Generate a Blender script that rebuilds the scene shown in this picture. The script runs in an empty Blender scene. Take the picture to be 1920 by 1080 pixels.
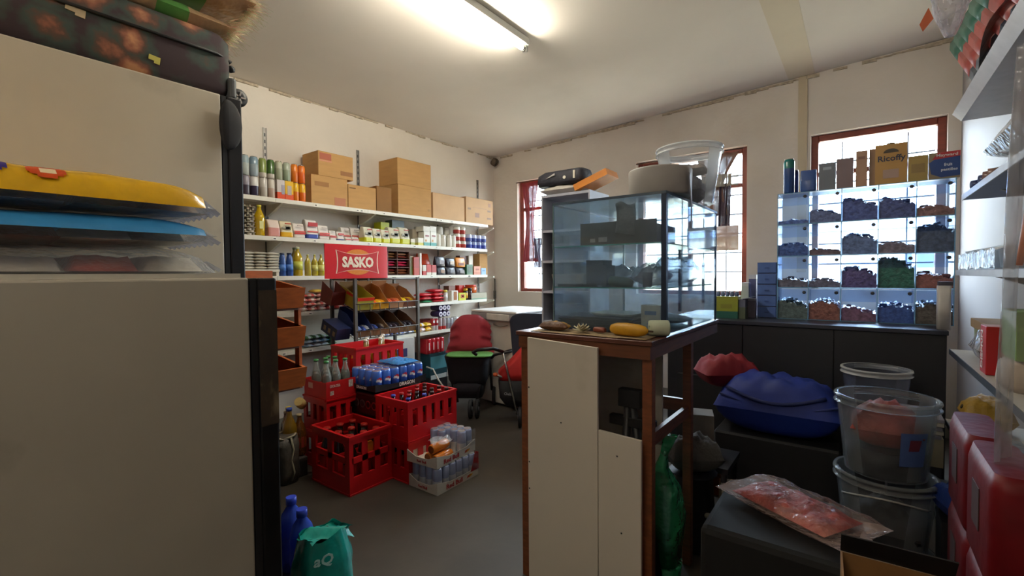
import bpy, math, random
from mathutils import Vector, Matrix
random.seed(7)
C = bpy.context.scene.collection
SC = bpy.context.scene
PI = math.pi

# ------------------------------------------------------------------ camera, world, light, exposure
F = 870.0
YAW, PITCH, ROLL = math.radians(36.85), math.radians(-1.65), math.radians(0.47)
CAMZ = 1.2
cam = bpy.data.cameras.new('camera')
cam.sensor_fit = 'HORIZONTAL'; cam.sensor_width = 36.0; cam.lens = 36.0*F/1920.0
cam.clip_start = 0.03; cam.clip_end = 200
camo = bpy.data.objects.new('camera', cam); C.objects.link(camo)
RC = Matrix.Rotation(YAW, 3, 'Z') @ Matrix.Rotation(PI/2+PITCH, 3, 'X') @ Matrix.Rotation(-ROLL, 3, 'Z')
camo.matrix_world = Matrix.Translation((0, 0, CAMZ)) @ RC.to_4x4()
SC.camera = camo

def at(px, py, x=None, y=None, z=None, d=None):
    """the world point that the photograph shows at a pixel, on a given plane (or at a depth along the view axis)"""
    r = RC @ Vector(((px-960)/F, (540-py)/F, -1.0))
    if x is not None: t = x/r.x
    elif y is not None: t = y/r.y
    elif z is not None: t = (z-CAMZ)/r.z
    else: t = d
    return Vector((0, 0, CAMZ)) + r*t

W = bpy.data.worlds.new('sky'); SC.world = W; W.use_nodes = True
wn = W.node_tree.nodes; wl = W.node_tree.links
for n in list(wn): wn.remove(n)
wo = wn.new('ShaderNodeOutputWorld'); wb = wn.new('ShaderNodeBackground')
sky = wn.new('ShaderNodeTexSky'); sky.sky_type = 'HOSEK_WILKIE'
sky.sun_direction = Vector((0.35, 0.75, 0.65)).normalized(); sky.turbidity = 6; sky.ground_albedo = 0.5
mixw = wn.new('ShaderNodeMix'); mixw.data_type = 'RGBA'; mixw.inputs[0].default_value = 0.75
mixw.inputs[7].default_value = (0.86, 0.93, 1.0, 1)
wl.new(sky.outputs[0], mixw.inputs[6]); wl.new(mixw.outputs[2], wb.inputs[0])
wb.inputs[1].default_value = 44.0
wl.new(wb.outputs[0], wo.inputs[0])
SC.view_settings.view_transform = 'Standard'; SC.view_settings.look = 'None'
SC.view_settings.gamma = 1.0; SC.view_settings.exposure = 0.12
SC.view_settings.use_curve_mapping = False
SC.cycles.transparent_max_bounces = 32
SC.cycles.max_bounces = 8; SC.cycles.diffuse_bounces = 5; SC.cycles.glossy_bounces = 3
SC.cycles.caustics_reflective = False; SC.cycles.caustics_refractive = False
ORD = ['first', 'second', 'third', 'fourth', 'fifth', 'sixth', 'seventh']
SC.cycles.sample_clamp_indirect = 6.0
TUBE_STRENGTH = 165.0

# ------------------------------------------------------------------ materials
def lin(c): return c/12.92 if c <= 0.04045 else ((c+0.055)/1.055)**2.4
def rgb(h):
    h = h.lstrip('#'); return tuple(lin(int(h[i:i+2], 16)/255) for i in (0, 2, 4))
_m = {}
def mat(h, rough=0.5, metal=0.0, var=0.12, scale=18.0, bump=0.0, bscale=60.0, spec=0.5, coord='Object', stretch=None, dirt=None, dfac=(0.5, 0.75), dscale=1.5, coat=0.0, sheen=0.0):
    key = ('p', h, rough, metal, var, scale, bump, bscale, spec, coord, stretch, dirt, dfac, dscale, coat, sheen)
    if key in _m: return _m[key]
    m = bpy.data.materials.new('paint_' + h); m.use_nodes = True
    nt = m.node_tree; N = nt.nodes; L = nt.links
    b = N['Principled BSDF']; b.inputs['Roughness'].default_value = rough; b.inputs['Metallic'].default_value = metal
    b.inputs['Specular IOR Level'].default_value = spec; b.inputs['Coat Weight'].default_value = coat
    b.inputs['Sheen Weight'].default_value = sheen
    c = rgb(h)
    tc = N.new('ShaderNodeTexCoord'); src = tc.outputs[coord]
    if stretch:
        mp = N.new('ShaderNodeMapping'); mp.inputs['Scale'].default_value = stretch; L.new(src, mp.inputs[0]); src = mp.outputs[0]
    nz = N.new('ShaderNodeTexNoise'); nz.inputs['Scale'].default_value = scale; nz.inputs['Detail'].default_value = 4
    L.new(src, nz.inputs['Vector'])
    rp = N.new('ShaderNodeValToRGB')
    rp.color_ramp.elements[0].position = 0.3; rp.color_ramp.elements[1].position = 0.7
    rp.color_ramp.elements[0].color = tuple(max(0, v*(1-var)) for v in c) + (1,)
    rp.color_ramp.elements[1].color = tuple(min(1, v*(1+var*0.6)) for v in c) + (1,)
    L.new(nz.outputs[0], rp.inputs[0]); out = rp.outputs[0]
    if dirt:
        n2 = N.new('ShaderNodeTexNoise'); n2.inputs['Scale'].default_value = dscale; n2.inputs['Detail'].default_value = 6
        L.new(src, n2.inputs['Vector'])
        r2 = N.new('ShaderNodeMapRange'); r2.inputs[1].default_value = dfac[0]; r2.inputs[2].default_value = dfac[1]
        L.new(n2.outputs[0], r2.inputs[0])
        mx = N.new('ShaderNodeMix'); mx.data_type = 'RGBA'; mx.inputs[7].default_value = rgb(dirt) + (1,)
        L.new(r2.outputs[0], mx.inputs[0]); L.new(out, mx.inputs[6]); out = mx.outputs[2]
    L.new(out, b.inputs['Base Color'])
    if bump:
        n3 = N.new('ShaderNodeTexNoise'); n3.inputs['Scale'].default_value = bscale; n3.inputs['Detail'].default_value = 3
        L.new(src, n3.inputs['Vector'])
        bp = N.new('ShaderNodeBump'); bp.inputs['Strength'].default_value = bump; bp.inputs['Distance'].default_value = 0.01
        L.new(n3.outputs[0], bp.inputs['Height']); L.new(bp.outputs[0], b.inputs['Normal'])
    _m[key] = m; return m
def film(h, a=0.3, rough=0.12, bump=0.0, bscale=25, tint=None, spec=0.6):
    """thin clear or tinted plastic or glass: part see-through, part glossy body colour"""
    key = ('f', h, a, rough, bump, bscale, tint, spec)
    if key in _m: return _m[key]
    m = bpy.data.materials.new('clear_' + h); m.use_nodes = True
    nt = m.node_tree; N = nt.nodes; L = nt.links
    b = N['Principled BSDF']; b.inputs['Base Color'].default_value = rgb(h)+(1,); b.inputs['Roughness'].default_value = rough
    b.inputs['Specular IOR Level'].default_value = spec
    t = N.new('ShaderNodeBsdfTransparent'); t.inputs[0].default_value = rgb(tint or 'ffffff')+(1,)
    lw = N.new('ShaderNodeLayerWeight'); lw.inputs[0].default_value = 0.35
    tc = N.new('ShaderNodeTexCoord'); nz = N.new('ShaderNodeTexNoise'); nz.inputs['Scale'].default_value = bscale
    L.new(tc.outputs['Object'], nz.inputs['Vector'])
    mr = N.new('ShaderNodeMapRange'); mr.inputs[3].default_value = a*0.8; mr.inputs[4].default_value = min(1, a*1.2)
    L.new(nz.outputs[0], mr.inputs[0])
    ad = N.new('ShaderNodeMath'); ad.operation = 'MULTIPLY_ADD'; ad.inputs[1].default_value = 0.45; ad.use_clamp = True
    L.new(lw.outputs[0], ad.inputs[0]); L.new(mr.outputs[0], ad.inputs[2])
    mx = N.new('ShaderNodeMixShader'); L.new(ad.outputs[0], mx.inputs[0]); L.new(t.outputs[0], mx.inputs[1]); L.new(b.outputs[0], mx.inputs[2])
    if bump:
        bp = N.new('ShaderNodeBump'); bp.inputs['Strength'].default_value = bump; bp.inputs['Distance'].default_value = 0.02
        L.new(nz.outputs[0], bp.inputs['Height']); L.new(bp.outputs[0], b.inputs['Normal'])
    L.new(mx.outputs[0], N['Material Output'].inputs[0])
    _m[key] = m; return m
def pane_mat(tint='f2faf8', gl=0.25, haze=0.04):  # bluish glare over the case is mixed into the glass as milky haze
    key = ('g', tint, gl, haze)
    if key in _m: return _m[key]
    m = bpy.data.materials.new('glass'); m.use_nodes = True
    nt = m.node_tree; N = nt.nodes; L = nt.links
    N.remove(N['Principled BSDF'])
    t = N.new('ShaderNodeBsdfTransparent'); t.inputs[0].default_value = rgb(tint)+(1,)
    g = N.new('ShaderNodeBsdfGlossy'); g.inputs[1].default_value = 0.03
    dd = N.new('ShaderNodeBsdfDiffuse'); dd.inputs[0].default_value = (0.60, 0.70, 0.80, 1)
    fr = N.new('ShaderNodeFresnel'); fr.inputs[0].default_value = 1.45
    mu = N.new('ShaderNodeMath'); mu.operation = 'MULTIPLY'; mu.inputs[1].default_value = gl*4; mu.use_clamp = True
    L.new(fr.outputs[0], mu.inputs[0])
    tc = N.new('ShaderNodeTexCoord'); nz = N.new('ShaderNodeTexNoise'); nz.inputs['Scale'].default_value = 9; nz.inputs['Detail'].default_value = 8
    L.new(tc.outputs['Object'], nz.inputs['Vector'])
    mr = N.new('ShaderNodeMapRange'); mr.inputs[1].default_value = 0.35; mr.inputs[2].default_value = 0.75; mr.inputs[3].default_value = haze*0.6; mr.inputs[4].default_value = haze*1.7
    L.new(nz.outputs[0], mr.inputs[0])
    tr = N.new('ShaderNodeBsdfTranslucent'); tr.inputs[0].default_value = (0.62, 0.80, 1.0, 1); md = N.new('ShaderNodeMixShader'); md.inputs[0].default_value = 0.6
    L.new(dd.outputs[0], md.inputs[1]); L.new(tr.outputs[0], md.inputs[2])
    m1 = N.new('ShaderNodeMixShader'); m2 = N.new('ShaderNodeMixShader')
    L.new(mr.outputs[0], m1.inputs[0]); L.new(t.outputs[0], m1.inputs[1]); L.new(md.outputs[0], m1.inputs[2])
    L.new(mu.outputs[0], m2.inputs[0]); L.new(m1.outputs[0], m2.inputs[1]); L.new(g.outputs[0], m2.inputs[2])
    L.new(m2.outputs[0], N['Material Output'].inputs[0])
    _m[key] = m; return m
def emit(h, s):
    m = bpy.data.materials.new('lamp_glow'); m.use_nodes = True; b = m.node_tree.nodes['Principled BSDF']
    b.inputs['Base Color'].default_value = (0.9, 0.9, 0.9, 1)
    b.inputs['Emission Color'].default_value = rgb(h)+(1,); b.inputs['Emission Strength'].default_value = s
    return m
def floral():
    m = bpy.data.materials.new('floral_cloth'); m.use_nodes = True; N = m.node_tree.nodes; L = m.node_tree.links
    b = N['Principled BSDF']; b.inputs['Roughness'].default_value = 0.85
    tc = N.new('ShaderNodeTexCoord')
    v = N.new('ShaderNodeTexVoronoi'); v.inputs['Scale'].default_value = 7.5; L.new(tc.outputs['Object'], v.inputs['Vector'])
    nz = N.new('ShaderNodeTexNoise'); nz.inputs['Scale'].default_value = 22; nz.inputs['Detail'].default_value = 5; L.new(tc.outputs['Object'], nz.inputs['Vector'])
    a = N.new('ShaderNodeMath'); a.operation = 'MULTIPLY_ADD'; a.inputs[1].default_value = 0.5; L.new(nz.outputs[0], a.inputs[0]); L.new(v.outputs['Distance'], a.inputs[2])
    r = N.new('ShaderNodeValToRGB'); e = r.color_ramp.elements
    e[0].position = 0.42; e[0].color = rgb('c89068')+(1,); e[1].position = 0.92; e[1].color = rgb('3a2c30')+(1,)
    for p, c in ((0.54, '96604a'), (0.64, '5a4238'), (0.74, '3c4a44')): q = e.new(p); q.color = rgb(c)+(1,)
    L.new(a.outputs[0], r.inputs[0]); L.new(r.outputs[0], b.inputs['Base Color']); return m

# ------------------------------------------------------------------ mesh builder
class G:
    def __init__(s): s.v = []; s.f = []; s.mi = []; s.sm = []; s.m = 0; s.smooth = False; s.T = None
    def add(s, vs, fs):
        n = len(s.v)
        if s.T is not None: vs = [s.T @ Vector(p) for p in vs]
        s.v += [tuple(p) for p in vs]
        for f in fs: s.f.append([i+n for i in f]); s.mi.append(s.m); s.sm.append(s.smooth)
        return s
    def box(s, x0, y0, z0, x1, y1, z1):
        x0, x1 = sorted((x0, x1)); y0, y1 = sorted((y0, y1)); z0, z1 = sorted((z0, z1))
        return s.add([(x0,y0,z0),(x1,y0,z0),(x1,y1,z0),(x0,y1,z0),(x0,y0,z1),(x1,y0,z1),(x1,y1,z1),(x0,y1,z1)],
              [(0,3,2,1),(4,5,6,7),(0,1,5,4),(1,2,6,5),(2,3,7,6),(3,0,4,7)])
    def lathe(s, prof, n=16, c=(0,0,0), sm=True, ms=None, cap0=True, cap1=True):
        vs = []; o = s.smooth
        for r, z in prof:
            for k in range(n):
                a = 2*PI*k/n; vs.append((c[0]+r*math.cos(a), c[1]+r*math.sin(a), c[2]+z))
        nb = len(s.v); s.smooth = False; s.add(vs, [])
        def face(f, m, smo): s.f.append([i+nb for i in f]); s.mi.append(m); s.sm.append(smo)
        for j in range(len(prof)-1):
            m = ms[j] if ms else s.m
            for k in range(n):
                k2 = (k+1) % n; face((j*n+k, j*n+k2, (j+1)*n+k2, (j+1)*n+k), m, sm)
        if cap0: face(tuple(range(n-1, -1, -1)), ms[0] if ms else s.m, False)
        if cap1: face(tuple((len(prof)-1)*n+k for k in range(n)), ms[-1] if ms else s.m, False)
        s.smooth = o; return s
    def tube(s, pts, r, n=8, closed=False):
        P = [Vector(p) for p in pts]; N = len(P); vs = []; o = s.smooth; s.smooth = True
        up = None
        for i, p in enumerate(P):
            if closed: t = (P[(i+1) % N]-P[i-1])
            else: t = P[min(i+1, N-1)]-P[max(i-1, 0)]
            t = t.normalized() if t.length > 1e-9 else Vector((0,0,1))
            if up is None: up = Vector((0,0,1)) if abs(t.z) < 0.9 else Vector((1,0,0))
            u = (up - t*up.dot(t)); u = u.normalized() if u.length > 1e-6 else t.orthogonal().normalized()
            w = t.cross(u); up = u; rr = r[i] if isinstance(r, (list, tuple)) else r
            for k in range(n):
                a = 2*PI*k/n; vs.append(p + u*math.cos(a)*rr + w*math.sin(a)*rr)
        fs = []
        for i in range(N if closed else N-1):
            j = (i+1) % N
            for k in range(n): k2 = (k+1) % n; fs.append((i*n+k, i*n+k2, j*n+k2, j*n+k))
        if not closed: fs.append(tuple(range(n-1, -1, -1))); fs.append(tuple((N-1)*n+k for k in range(n)))
        s.add(vs, fs); s.smooth = o; return s
    def prism(s, poly, d0, d1, axis='y'):
        """poly: (a, b) pairs. axis y: a=x b=z ; axis x: a=y b=z ; axis z: a=x b=y"""
        n = len(poly)
        def p(a, b, d): return {'y': (a, d, b), 'x': (d, a, b), 'z': (a, b, d)}[axis]
        vs = [p(a, b, d0) for a, b in poly] + [p(a, b, d1) for a, b in poly]
        fs = [tuple(range(n)), tuple(range(2*n-1, n-1, -1))] + [(i, i+n, (i+1) % n+n, (i+1) % n) for i in range(n)]
        return s.add(vs, fs)
    def loft(s, rings, cr=0.15, n=4, sm=True, cx=0, cy=0):
        """rings: (z, w, d, mat[, ox, oy]); rounded rectangles stacked upward"""
        vs = []; k = 0
        for R in rings:
            z, w, d = R[:3]; ox, oy = (R[4], R[5]) if len(R) > 5 else (0, 0)
            c = min(w, d)*cr
            for q, (sx, sy) in enumerate(((1, 1), (-1, 1), (-1, -1), (1, -1))):
                for i in range(n):
                    a = PI/2*(q + (i/(n-1) if n > 1 else 0.5))
                    vs.append((cx+ox+sx*(w/2-c)+c*math.cos(a), cy+oy+sy*(d/2-c)+c*math.sin(a), z))
        m = 4*n; nb = len(s.v); s.add(vs, [])
        def face(f, mt, smo): s.f.append([i+nb for i in f]); s.mi.append(mt); s.sm.append(smo)
        for j in range(len(rings)-1):
            for k in range(m): k2 = (k+1) % m; face((j*m+k, j*m+k2, (j+1)*m+k2, (j+1)*m+k), rings[j][3], sm)
        face(tuple(range(m-1, -1, -1)), rings[0][3], False); face(tuple((len(rings)-1)*m+k for k in range(m)), rings[-1][3], False)
        return s
    def grid(s, fn, nu, nv, sm=True, mf=None):
        vs = [fn(i/nu, j/nv) for j in range(nv+1) for i in range(nu+1)]
        nb = len(s.v); s.add(vs, [])
        for j in range(nv):
            for i in range(nu):
                a = j*(nu+1)+i; s.f.append([nb+a, nb+a+1, nb+a+nu+2, nb+a+nu+1])
                s.mi.append(mf((i+.5)/nu, (j+.5)/nv) if mf else s.m); s.sm.append(sm)
        return s
    def pillow(s, w, d, h, nu=14, nv=10, seed=0, wr=0.06, mf=None, crimp=0.02, c=(0,0,0), drop=0.0, mid=0.45, patch=None, pu=3.2, pv=3.2):
        """closed bag lying flat: w along x, d along y, resting on z=0"""
        rnd = random.Random(seed); ph = [rnd.uniform(0, 6.28) for _ in range(6)]
        def prof(u, v):
            e = (1-abs(2*u-1)**pu)*(1-abs(2*v-1)**pv); return max(0.0, e)**0.55
        def wv(u, v): return 1+wr*(math.sin(9*u+ph[0])*math.sin(7*v+ph[1])+0.6*math.sin(19*u+13*v+ph[2])+0.5*math.sin(31*u-11*v+ph[3]))
        def top(u, v):
            p = prof(u, v); z = h*mid+h*(1-mid)*p*wv(u, v) - drop*abs(2*u-1)**2
            return (c[0]+(u-.5)*w, c[1]+(v-.5)*d, c[2]+z)
        def bot(u, v):
            p = prof(u, v); z = h*mid*(1-p) - drop*abs(2*u-1)**2
            return (c[0]+(.5-u)*w, c[1]+(v-.5)*d, c[2]+max(z, 0.0))
        if patch: return s.grid(lambda u, v: patch(top, u, v), 12, 8, True, mf)
        s.grid(top, nu, nv, True, mf); s.grid(bot, nu, nv, True, (lambda u, v: mf(1-u, v)) if mf else None)
        return s
def obj(name, g, mats, parent=None, loc=(0,0,0), rot=(0,0,0), bevel=0, seg=1):
    me = bpy.data.meshes.new(name); me.from_pydata(g.v, [], g.f)
    if not isinstance(mats, (list, tuple)): mats = [mats]
    for m in mats: me.materials.append(m)
    if len(mats) > 1: me.polygons.foreach_set('material_index', [min(i, len(mats)-1) for i in g.mi])
    me.polygons.foreach_set('use_smooth', g.sm); me.update()
    o = bpy.data.objects.new(name, me); C.objects.link(o)
    o.parent = parent; o.location = loc; o.rotation_euler = rot
    if bevel:
        b = o.modifiers.new('bevel', 'BEVEL'); b.width = bevel; b.segments = seg; b.limit_method = 'ANGLE'; b.angle_limit = math.radians(50)
    return o
def thing(name, label, cat, loc=(0,0,0), rz=0, group=None):
    o = bpy.data.objects.new(name, None); C.objects.link(o); o.empty_display_size = 0.05
    o.location = loc; o.rotation_euler = (0, 0, rz); return tag(o, label, cat, group)
def tag(o, label=None, cat=None, group=None, kind=None):
    if label: o['label'] = label
    if cat: o['category'] = cat
    if group: o['group'] = group
    if kind: o['kind'] = kind
    return o
def struct(o): o['kind'] = 'structure'; return o
_kids = {}
def dup(root, loc=None, rz=None, label=None, group=None, rot=None):
    if root.name not in _kids: _kids[root.name] = [(a, list(a.children)) for a in root.children]
    r = root.copy(); C.objects.link(r)
    if loc is not None: r.location = loc
    if rz is not None: r.rotation_euler = (0, 0, rz)
    if rot is not None: r.rotation_euler = rot
    if label: r['label'] = label
    if group: r['group'] = group
    for ch, gk in _kids[root.name]:
        c = ch.copy(); C.objects.link(c); c.parent = r
        for g in gk: d = g.copy(); C.objects.link(d); d.parent = c
    return r
_tx = {}
def text(s, w, h, m, parent, x=0, z=0, y=-0.0012, rot=(PI/2,0,0), name='lettering', loc=None, ex=0.0006, bold=0.022):
    """raised letters fitted into w x h; on a front face by default (facing -y)"""
    k = (s, round(w, 4), round(h, 4), ex, bold)
    if k not in _tx:
        cu = bpy.data.curves.new('letters', 'FONT'); cu.body = s; cu.resolution_u = 2; cu.extrude = 0.001; cu.offset = bold
        cu.align_x = 'CENTER'
        t = bpy.data.objects.new('letters', cu); me = bpy.data.meshes.new_from_object(t)
        bpy.data.objects.remove(t)
        xs = [v.co.x for v in me.vertices]; ys = [v.co.y for v in me.vertices]
        cx, cy = (min(xs)+max(xs))/2, (min(ys)+max(ys))/2; kx, ky = w/(max(xs)-min(xs)), h/(max(ys)-min(ys))
        for v in me.vertices: v.co = ((v.co.x-cx)*kx, (v.co.y-cy)*ky, ex if v.co.z > 0 else -ex)
        _tx[k] = me
    me = _tx[k].copy(); me.materials.clear(); me.materials.append(m)
    o = bpy.data.objects.new(name, me); C.objects.link(o); o.parent = parent
    o.location = loc if loc is not None else (x, y, z); o.rotation_euler = rot; return o

# frequent materials
WALL = mat('dbd2c6', 0.85, var=0.05, scale=2.0, bump=0.25, bscale=25, dirt='c8bcab', dfac=(0.52, 0.9), dscale=1.2, coord='Object')
CEIL = mat('dcd4ca', 0.9, var=0.05, scale=1.5, bump=0.1, bscale=8, dirt='c2b8a8', dfac=(0.55, 0.9), dscale=0.7)
FLOOR = mat('3e3830', 0.5, var=0.25, scale=3.0, bump=0.05, bscale=30, dirt='2e2a25', dfac=(0.45, 0.7), dscale=2.2)
WHITE = mat('e6e2d8', 0.45, var=0.05); OFFW = mat('dcd6c6', 0.4, var=0.06)
BLACK = mat('141416', 0.5, var=0.2); DARK = mat('26262a', 0.55, var=0.2)
CARD = mat('b98d56', 0.8, var=0.10, scale=6, stretch=(1, 1, 5)); CARDD = mat('8c6234', 0.85, var=0.15, scale=6); CARDL = mat('c9a47c', 0.8, var=0.08, scale=6)
STEEL = mat('8e8a84', 0.4, metal=0.7, var=0.15); CHROME = mat('c4c2be', 0.2, metal=0.95, var=0.05)
RED = mat('c8171d', 0.35, var=0.12, scale=5); CAPW = mat('efe9dc', 0.35, var=0.05)
WOOD = mat('6b3c22', 0.5, var=0.3, scale=7, stretch=(1, 1, 10)); WOODR = mat('a8541f', 0.45, var=0.22, scale=5, stretch=(3, 3, 14))
FRAMEW = mat('7a3526', 0.45, var=0.2, scale=6, stretch=(2, 2, 10))
# ------------------------------------------------------------------ the room
XL, XR, YB, YF = -3.65, 0.56, 4.51, -1.6
def zc(x): return 2.645 + 0.0476*(x-XL)
g = G(); g.box(XL-0.2, YF-0.2, -0.1, XR+0.2, YB+0.2, 0); struct(obj('floor', g, FLOOR))
g = G(); g.box(XL-0.2, YF-0.2, 0, XL, YB+0.2, zc(XL)+0.15); struct(obj('wall_left', g, WALL))
g = G(); g.box(XR, YF-0.2, 0, XR+0.2, YB+0.2, zc(XR)+0.12); struct(obj('wall_right', g, mat('908c8e', 0.7, var=0.05, scale=2)))
g = G(); g.box(XL, YF-0.2, 0, XR, YF, zc(XR)); struct(obj('wall_front', g, WALL))
g = G(); g.prism([(XL-0.2, zc(XL-0.2)), (XR+0.2, zc(XR+0.2)), (XR+0.2, zc(XR+0.2)+0.12), (XL-0.2, zc(XL-0.2)+0.12)], YF-0.2, YB+0.2)
struct(obj('ceiling', g, CEIL))
# windows: x0, x1, z0, z1
WIN = [(-3.29, -2.33, 0.985, 2.31), (-1.81, -0.80, 0.985, 2.317), (-0.33, 0.49, 1.05, 2.315)]
g = G(); xs = [XL-0.0]
TH = 0.24
cur = XL
for (a, b, z0, z1) in WIN:
    g.box(cur, YB, 0, a, YB+TH, 3.0); g.box(a, YB, 0, b, YB+TH, z0); g.box(a, YB, z1, b, YB+TH, 3.0); cur = b
g.box(cur, YB, 0, XR, YB+TH, 3.0)
struct(obj('wall_back', g, WALL))
PANE = pane_mat('f4fbff', 0.12, 0.02)
for k, (a, b, z0, z1) in enumerate(WIN):
    r = bpy.data.objects.new('window_%d' % (k+1), None); C.objects.link(r); r.location = ((a+b)/2, YB+0.06, z0); struct(r)
    w = b-a; h = z1-z0; t = 0.05
    g = G(); g.box(-w/2, 0, 0, -w/2+t, 0.08, h); g.box(w/2-t, 0, 0, w/2, 0.08, h)
    g.box(-w/2+t, 0, 0, w/2-t, 0.08, t); g.box(-w/2+t, 0, h-t, w/2-t, 0.08, h)
    g.box(-w/2+t, 0.015, h*0.74, w/2-t, 0.065, h*0.74+0.035)
    if k < 2: g.box(-0.02, 0.015, t, 0.02, 0.065, h*0.74)
    obj('window_frame', g, FRAMEW, r, bevel=0.004)
    for (u0, u1, v0, v1) in ((-w/2+t, -0.02 if k < 2 else w/2-t, t, h*0.74), (0.02, w/2-t, t, h*0.74), (-w/2+t, w/2-t, h*0.74+0.035, h-t)):
        if k == 2 and u0 > 0: continue
        g = G(); g.box(u0, 0.038, v0, u1, 0.042, v1); obj('pane', g, PANE, r)
    nb = 7 if k < 2 else 7
    for i in range(1, nb):
        z = t + (h-2*t)*i/nb
        g = G(); g.box(-w/2+t, 0.10, z-0.006, w/2-t, 0.112, z+0.006); obj('burglar_bar', g, mat('5a5a60', 0.5), r)
    for u in ((-w*0.3, -w*0.1, w*0.1, w*0.3) if k < 2 else (-w*0.25, w*0.25)):
        g = G(); g.box(u-0.005, 0.113, t, u+0.005, 0.123, h-t); obj('burglar_bar', g, mat('5a5a60', 0.5), r)
    g = G(); g.box(-w/2, -0.06, -0.02, w/2, 0.0, 0.0) if False else g.box(-w/2, -0.058, 0.0, w/2, -0.001, 0.012)
    obj('window_sill', g, OFFW, r)
    # daylight portal of the opening
    la = bpy.data.lights.new('window_daylight', 'AREA'); la.shape = 'RECTANGLE'; la.size = w; la.size_y = h; la.cycles.is_portal = True
    lo = bpy.data.objects.new('window_daylight', la); C.objects.link(lo); lo.location = ((a+b)/2, YB+TH+0.02, (z0+z1)/2); lo.rotation_euler = (-PI/2, 0, 0)
# plaster strips
p0 = at(1497, 200, y=YB).x; p1 = at(1514, 200, y=YB).x
g = G(); g.box(p0, YB-0.014, 1.2, p1, YB, zc(p0)-0.001); struct(obj('trim_1', g, mat('c4b59a', 0.85, var=0.08, scale=4)))
g = G(); g.prism([(p0-0.07, zc(p0-0.07)), (p1+0.05, zc(p1+0.05)), (p1+0.05, zc(p1+0.05)-0.004), (p0-0.07, zc(p0-0.07)-0.004)], 2.4, YB-0.016)
struct(obj('trim_2', g, mat('d4c8b2', 0.9, var=0.06, scale=2)))
# cracked plaster ridge where ceiling meets the walls
def ridge(n, f, axis):
    rnd = random.Random(n); g = G(); N = 46
    for i in range(N):
        u0, u1 = i/N, (i+1)/N
        if rnd.random() < 0.25: continue
        a, b = f(u0), f(u1); t = rnd.uniform(0.006, 0.018)
        if axis == 'x': g.box(a[0], a[1]-t, a[2]-t*1.2, b[0], a[1], b[2]-0.001)
        else: g.box(a[0], a[1], a[2]-t*1.2, a[0]+t, b[1], b[2]-0.001)
    o = struct(obj('trim_%d' % n, g, mat('b8aa94', 0.9, var=0.35, scale=30))); return o
ridge(3, lambda u: (XL+0.02+(XR-XL-0.04)*u, YB, zc(XL+(XR-XL)*u)-0.012), 'x')
ridge(4, lambda u: (XL, 0.6+(YB-0.65)*u, zc(XL)-0.001), 'y')
g = G(); g.box(XL, YF, 0, XL+0.012, YB, 0.08); struct(obj('baseboard_left', g, mat('8a8478', 0.6)))
g = G(); g.box(XL+0.012, YB-0.012, 0, XR, YB, 0.08); struct(obj('baseboard_back', g, mat('8a8478', 0.6)))
# old nest in the ceiling corner
g = G(); g.grid(lambda u, v: (0.05*math.cos(6.283*u)*math.sin(PI*v)*(1+.3*math.sin(17*u)), 0.04*math.sin(6.283*u)*math.sin(PI*v), 0.045*math.cos(PI*v)*(1+.2*math.sin(11*u))), 12, 8)
tag(obj('mud_nest', g, mat('6d5e4c', 0.95, var=0.4, bump=1.0), None, (XL+0.06, YB-0.06, zc(XL)-0.07)), 'small brown insect nest in the ceiling corner above the shelves', 'nest')

# outside: yard, boundary wall and a house
g = G(); g.box(-30, YB+0.4, -0.3, 30, 60, -0.2); o = struct(obj('trim_5', g, mat('b8a78c', 0.9))); o.name = 'yard_ground'
h = thing('neighbour_house', 'pale neighbouring house with a low grey roof seen through the windows', 'house', (-1.0, 17, -0.2))
g = G(); g.box(-7, 0, 0, 9, 6, 2.6); obj('house_wall', g, mat('d8cdb8', 0.9), h)
g = G(); g.prism([(-0.4, 2.6), (6.4, 2.6), (3, 4.1)], -7.5, 9.5, 'x'); obj('roof', g, mat('8d8a86', 0.8, scale=3), h)
for wx in (-5, -1.5, 2, 5.5):
    g = G(); g.box(wx, -0.05, 0.9, wx+1.2, -0.001, 2.0); obj('window', g, mat('3a4046', 0.2), h)

# fluorescent batten, plus an unseen one added as fill
TUBE = emit('fff8e6', TUBE_STRENGTH)
def batten(lab, loc, rz, TUBE=TUBE):
    t = thing('batten_or_fill_light', lab, 'ceiling light', loc, rz)
    g = G(); g.box(-0.03, -0.62, -0.05, 0.03, 0.62, -0.003); obj('housing', g, mat('e4e4de', 0.35, var=0.04), t, bevel=0.006, seg=2)
    for s in (-1, 1):
        g = G(); g.box(-0.016, s*0.612-0.012, -0.088, 0.016, s*0.612+0.012, -0.051); obj('lamp_holder', g, mat('cfd0c8', 0.4), t, bevel=0.003)
    g = G(); g.lathe([(0.0145, -0.570), (0.0145, 0.570)], 16); obj('tube', g, TUBE, t, (0, 0, -0.072), (PI/2, 0, 0))
    for s in (-1, 1):
        g = G(); g.lathe([(0.0155, -0.012), (0.0155, 0.012)], 14); obj('end_cap', g, CHROME, t, (0, s*0.585, -0.072), (PI/2, 0, 0))
batten('fluorescent batten light on the ceiling in front of the shelves', (-1.76, 1.9, zc(-1.76)), 0)
batten('fluorescent batten light on the ceiling behind the entrance fridges', (-0.75, -1.0, zc(-0.75)-0.03), PI/2, emit('fff4e0', TUBE_STRENGTH*0.55))  # added lamp, out of view; brightens the fridge sides and counter front

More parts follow.
